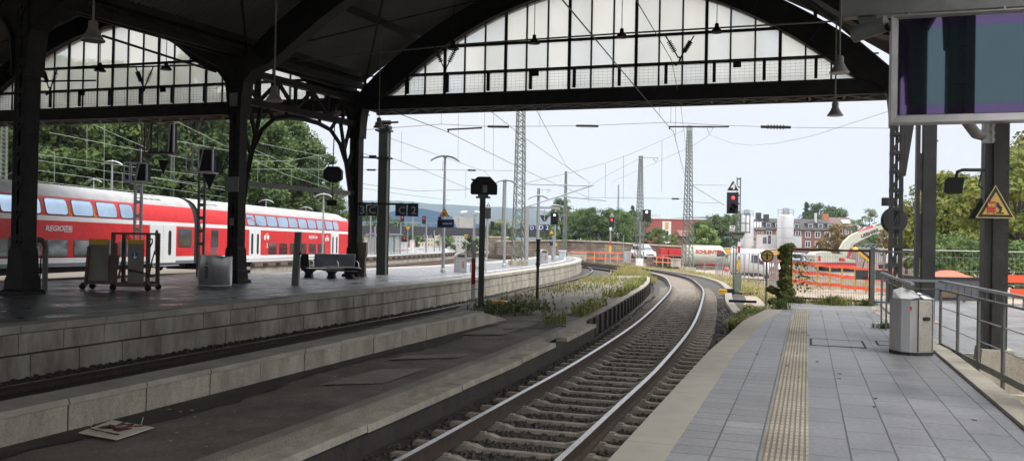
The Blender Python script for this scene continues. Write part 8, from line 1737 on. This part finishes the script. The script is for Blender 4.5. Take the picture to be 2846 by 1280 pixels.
# cast iron street lamp silhouette on the lattice column
t = thing('wall_clock', 'dark round clock housing and speaker fixed to the lattice column', 'clock', P(2481, 612, d=30.6), yaw); g = MB(); g.lathe([(.42, -.1), (.45, -.06), (.45, .06), (.42, .1)], 24, c=(.05, 0, 0), M=Mx); g.build('housing', m_blackm, t); g = MB(); g.b(-.35, .1, -.12, .12, .50, .78); g.build('speaker', m_blackm, t)
# lost board
c = G0(292, 1190, -.36); t = thing('lost_sign', 'pale board with dark red letters W M lying on the dirt', 'sign board', (c.x, c.y, -.345)); 
q = [P(x, y, z=-.345) for x, y in ((312, 1171), (428, 1189), (324, 1223), (218, 1201))]; ux = (q[1] - q[0]); uy = (q[0] - q[3]); cen = sum(q, Vector()) / 4
g = MB(); up_ = [v + Vector((0, 0, .012)) for v in q]; up_[0].z += .01; up_[3].z -= .01; g.add(up_ + [v - Vector((0, 0, .007)) for v in up_], [(0, 1, 2, 3), (7, 6, 5, 4), (0, 4, 5, 1), (1, 5, 6, 2), (2, 6, 7, 3), (3, 7, 4, 0)]); g.build('board', M('board_cream', (.80, .75, .60), .55, col2=(.70, .65, .5), ns=4), t, world=True)
ang = math.atan2((q[2] - q[3]).y, (q[2] - q[3]).x); m_lt = M('letter_maroon', (.20, .06, .07), .6)
ux_ = (q[2] - q[3]).normalized(); uy_ = (q[0] - q[3]).normalized(); wl, hl = (q[2] - q[3]).length, (q[0] - q[3]).length
def onb(u, v): return q[3] + (q[2] - q[3]) * u + (q[0] - q[3]) * v - Vector(t.location) + Vector((0, 0, .022))
for s, u, v, sz, wd_, mm in (('W', .53, .85, .26, .56, m_lt), ('M', .46, .52, .26, .56, m_lt), ('VOIGT & MÜLLER', .47, .22, .07, .80, m_black)):
    tx = text(s, 1, mm, t, onb(u, v), (0, 0, ang), bold=.035 if mm is m_lt else .012); xs = [q_.co.x for q_ in tx.data.vertices]; ys = [q_.co.y for q_ in tx.data.vertices]
    tx.scale = (wd_ * wl / (max(xs) - min(xs)), sz * hl / (max(ys) - min(ys)), 1)
g = MB(); a, b = onb(.2, .69), onb(.80, .69); g.bar(a, b, .012, .004); g.build('rule', m_lt, t)
for u, v in ((.03, .98), (.97, .98), ) if 0 else ((.0, .35), (.78, 1.0)): g = MB(); a = onb(u, v); g.tube([a, a + Vector((.0, .02, .05)), a + Vector((.03, .0, .09))], .004, 5); g.build('cable_tie', m_white, t)
# litter
g = MB()
for i in range(60):
    y = rnd.uniform(6.5, 20); x = rnd.uniform(-7.0, -5.4); s = rnd.uniform(.008, .02); g.box((x, y, -.345 + .004), (s * 2, s, .006), rz=rnd.uniform(0, 3))
tag(g.build('litter', M('litter_pale', (.45, .44, .40), .8)), 'tiny pale scraps scattered over the old asphalt', 'litter', kind='stuff')
g = MB()
for i in range(26):
    y = rnd.uniform(8, 26.8); x = rnd.uniform(-.8, 1.6); s = rnd.uniform(.012, .03); g.box((x, y, .003), (s * 2, s, .004), rz=rnd.uniform(0, 3))
tag(g.build('dead_leaves', M('leaf_brown', (.09, .06, .04), .8)), 'few dead leaves and specks scattered over the grey paving', 'leaves', kind='stuff')
g = MB(); g.tube([(-6.4, 18.6, -.33), (-5.9, 19.2, -.33), (-5.4, 19.8, -.32), (-5.25, 19.7, -.30)], .012, 5); solo('cable', g, m_girder, 'thin pale cable lying across the cracked old asphalt', 'cable')
# ------------------------------------------------------------------ the hazy air
hz = bpy.data.materials.new('hazy_air'); t_, N_h, L_h = nt(hz); N_h.remove(N_h['Principled BSDF']); pv = N_h.new('ShaderNodeVolumePrincipled')
pv.inputs['Color'].default_value = (.58, .73, .96, 1); pv.inputs['Density'].default_value = .00013; pv.inputs['Anisotropy'].default_value = .1
L_h.new(pv.outputs[0], N_h['Material Output'].inputs['Volume'])
g = MB(); g.b(-3100, 3100, -700, 5300, -9.6, 150); o = g.build('haze', hz); o['kind'] = 'stuff'; o['label'] = 'pale hazy air over the whole place'
scene.cycles.volume_bounces = 1; scene.cycles.volume_step_rate = 4
print('objects', len(bpy.data.objects))
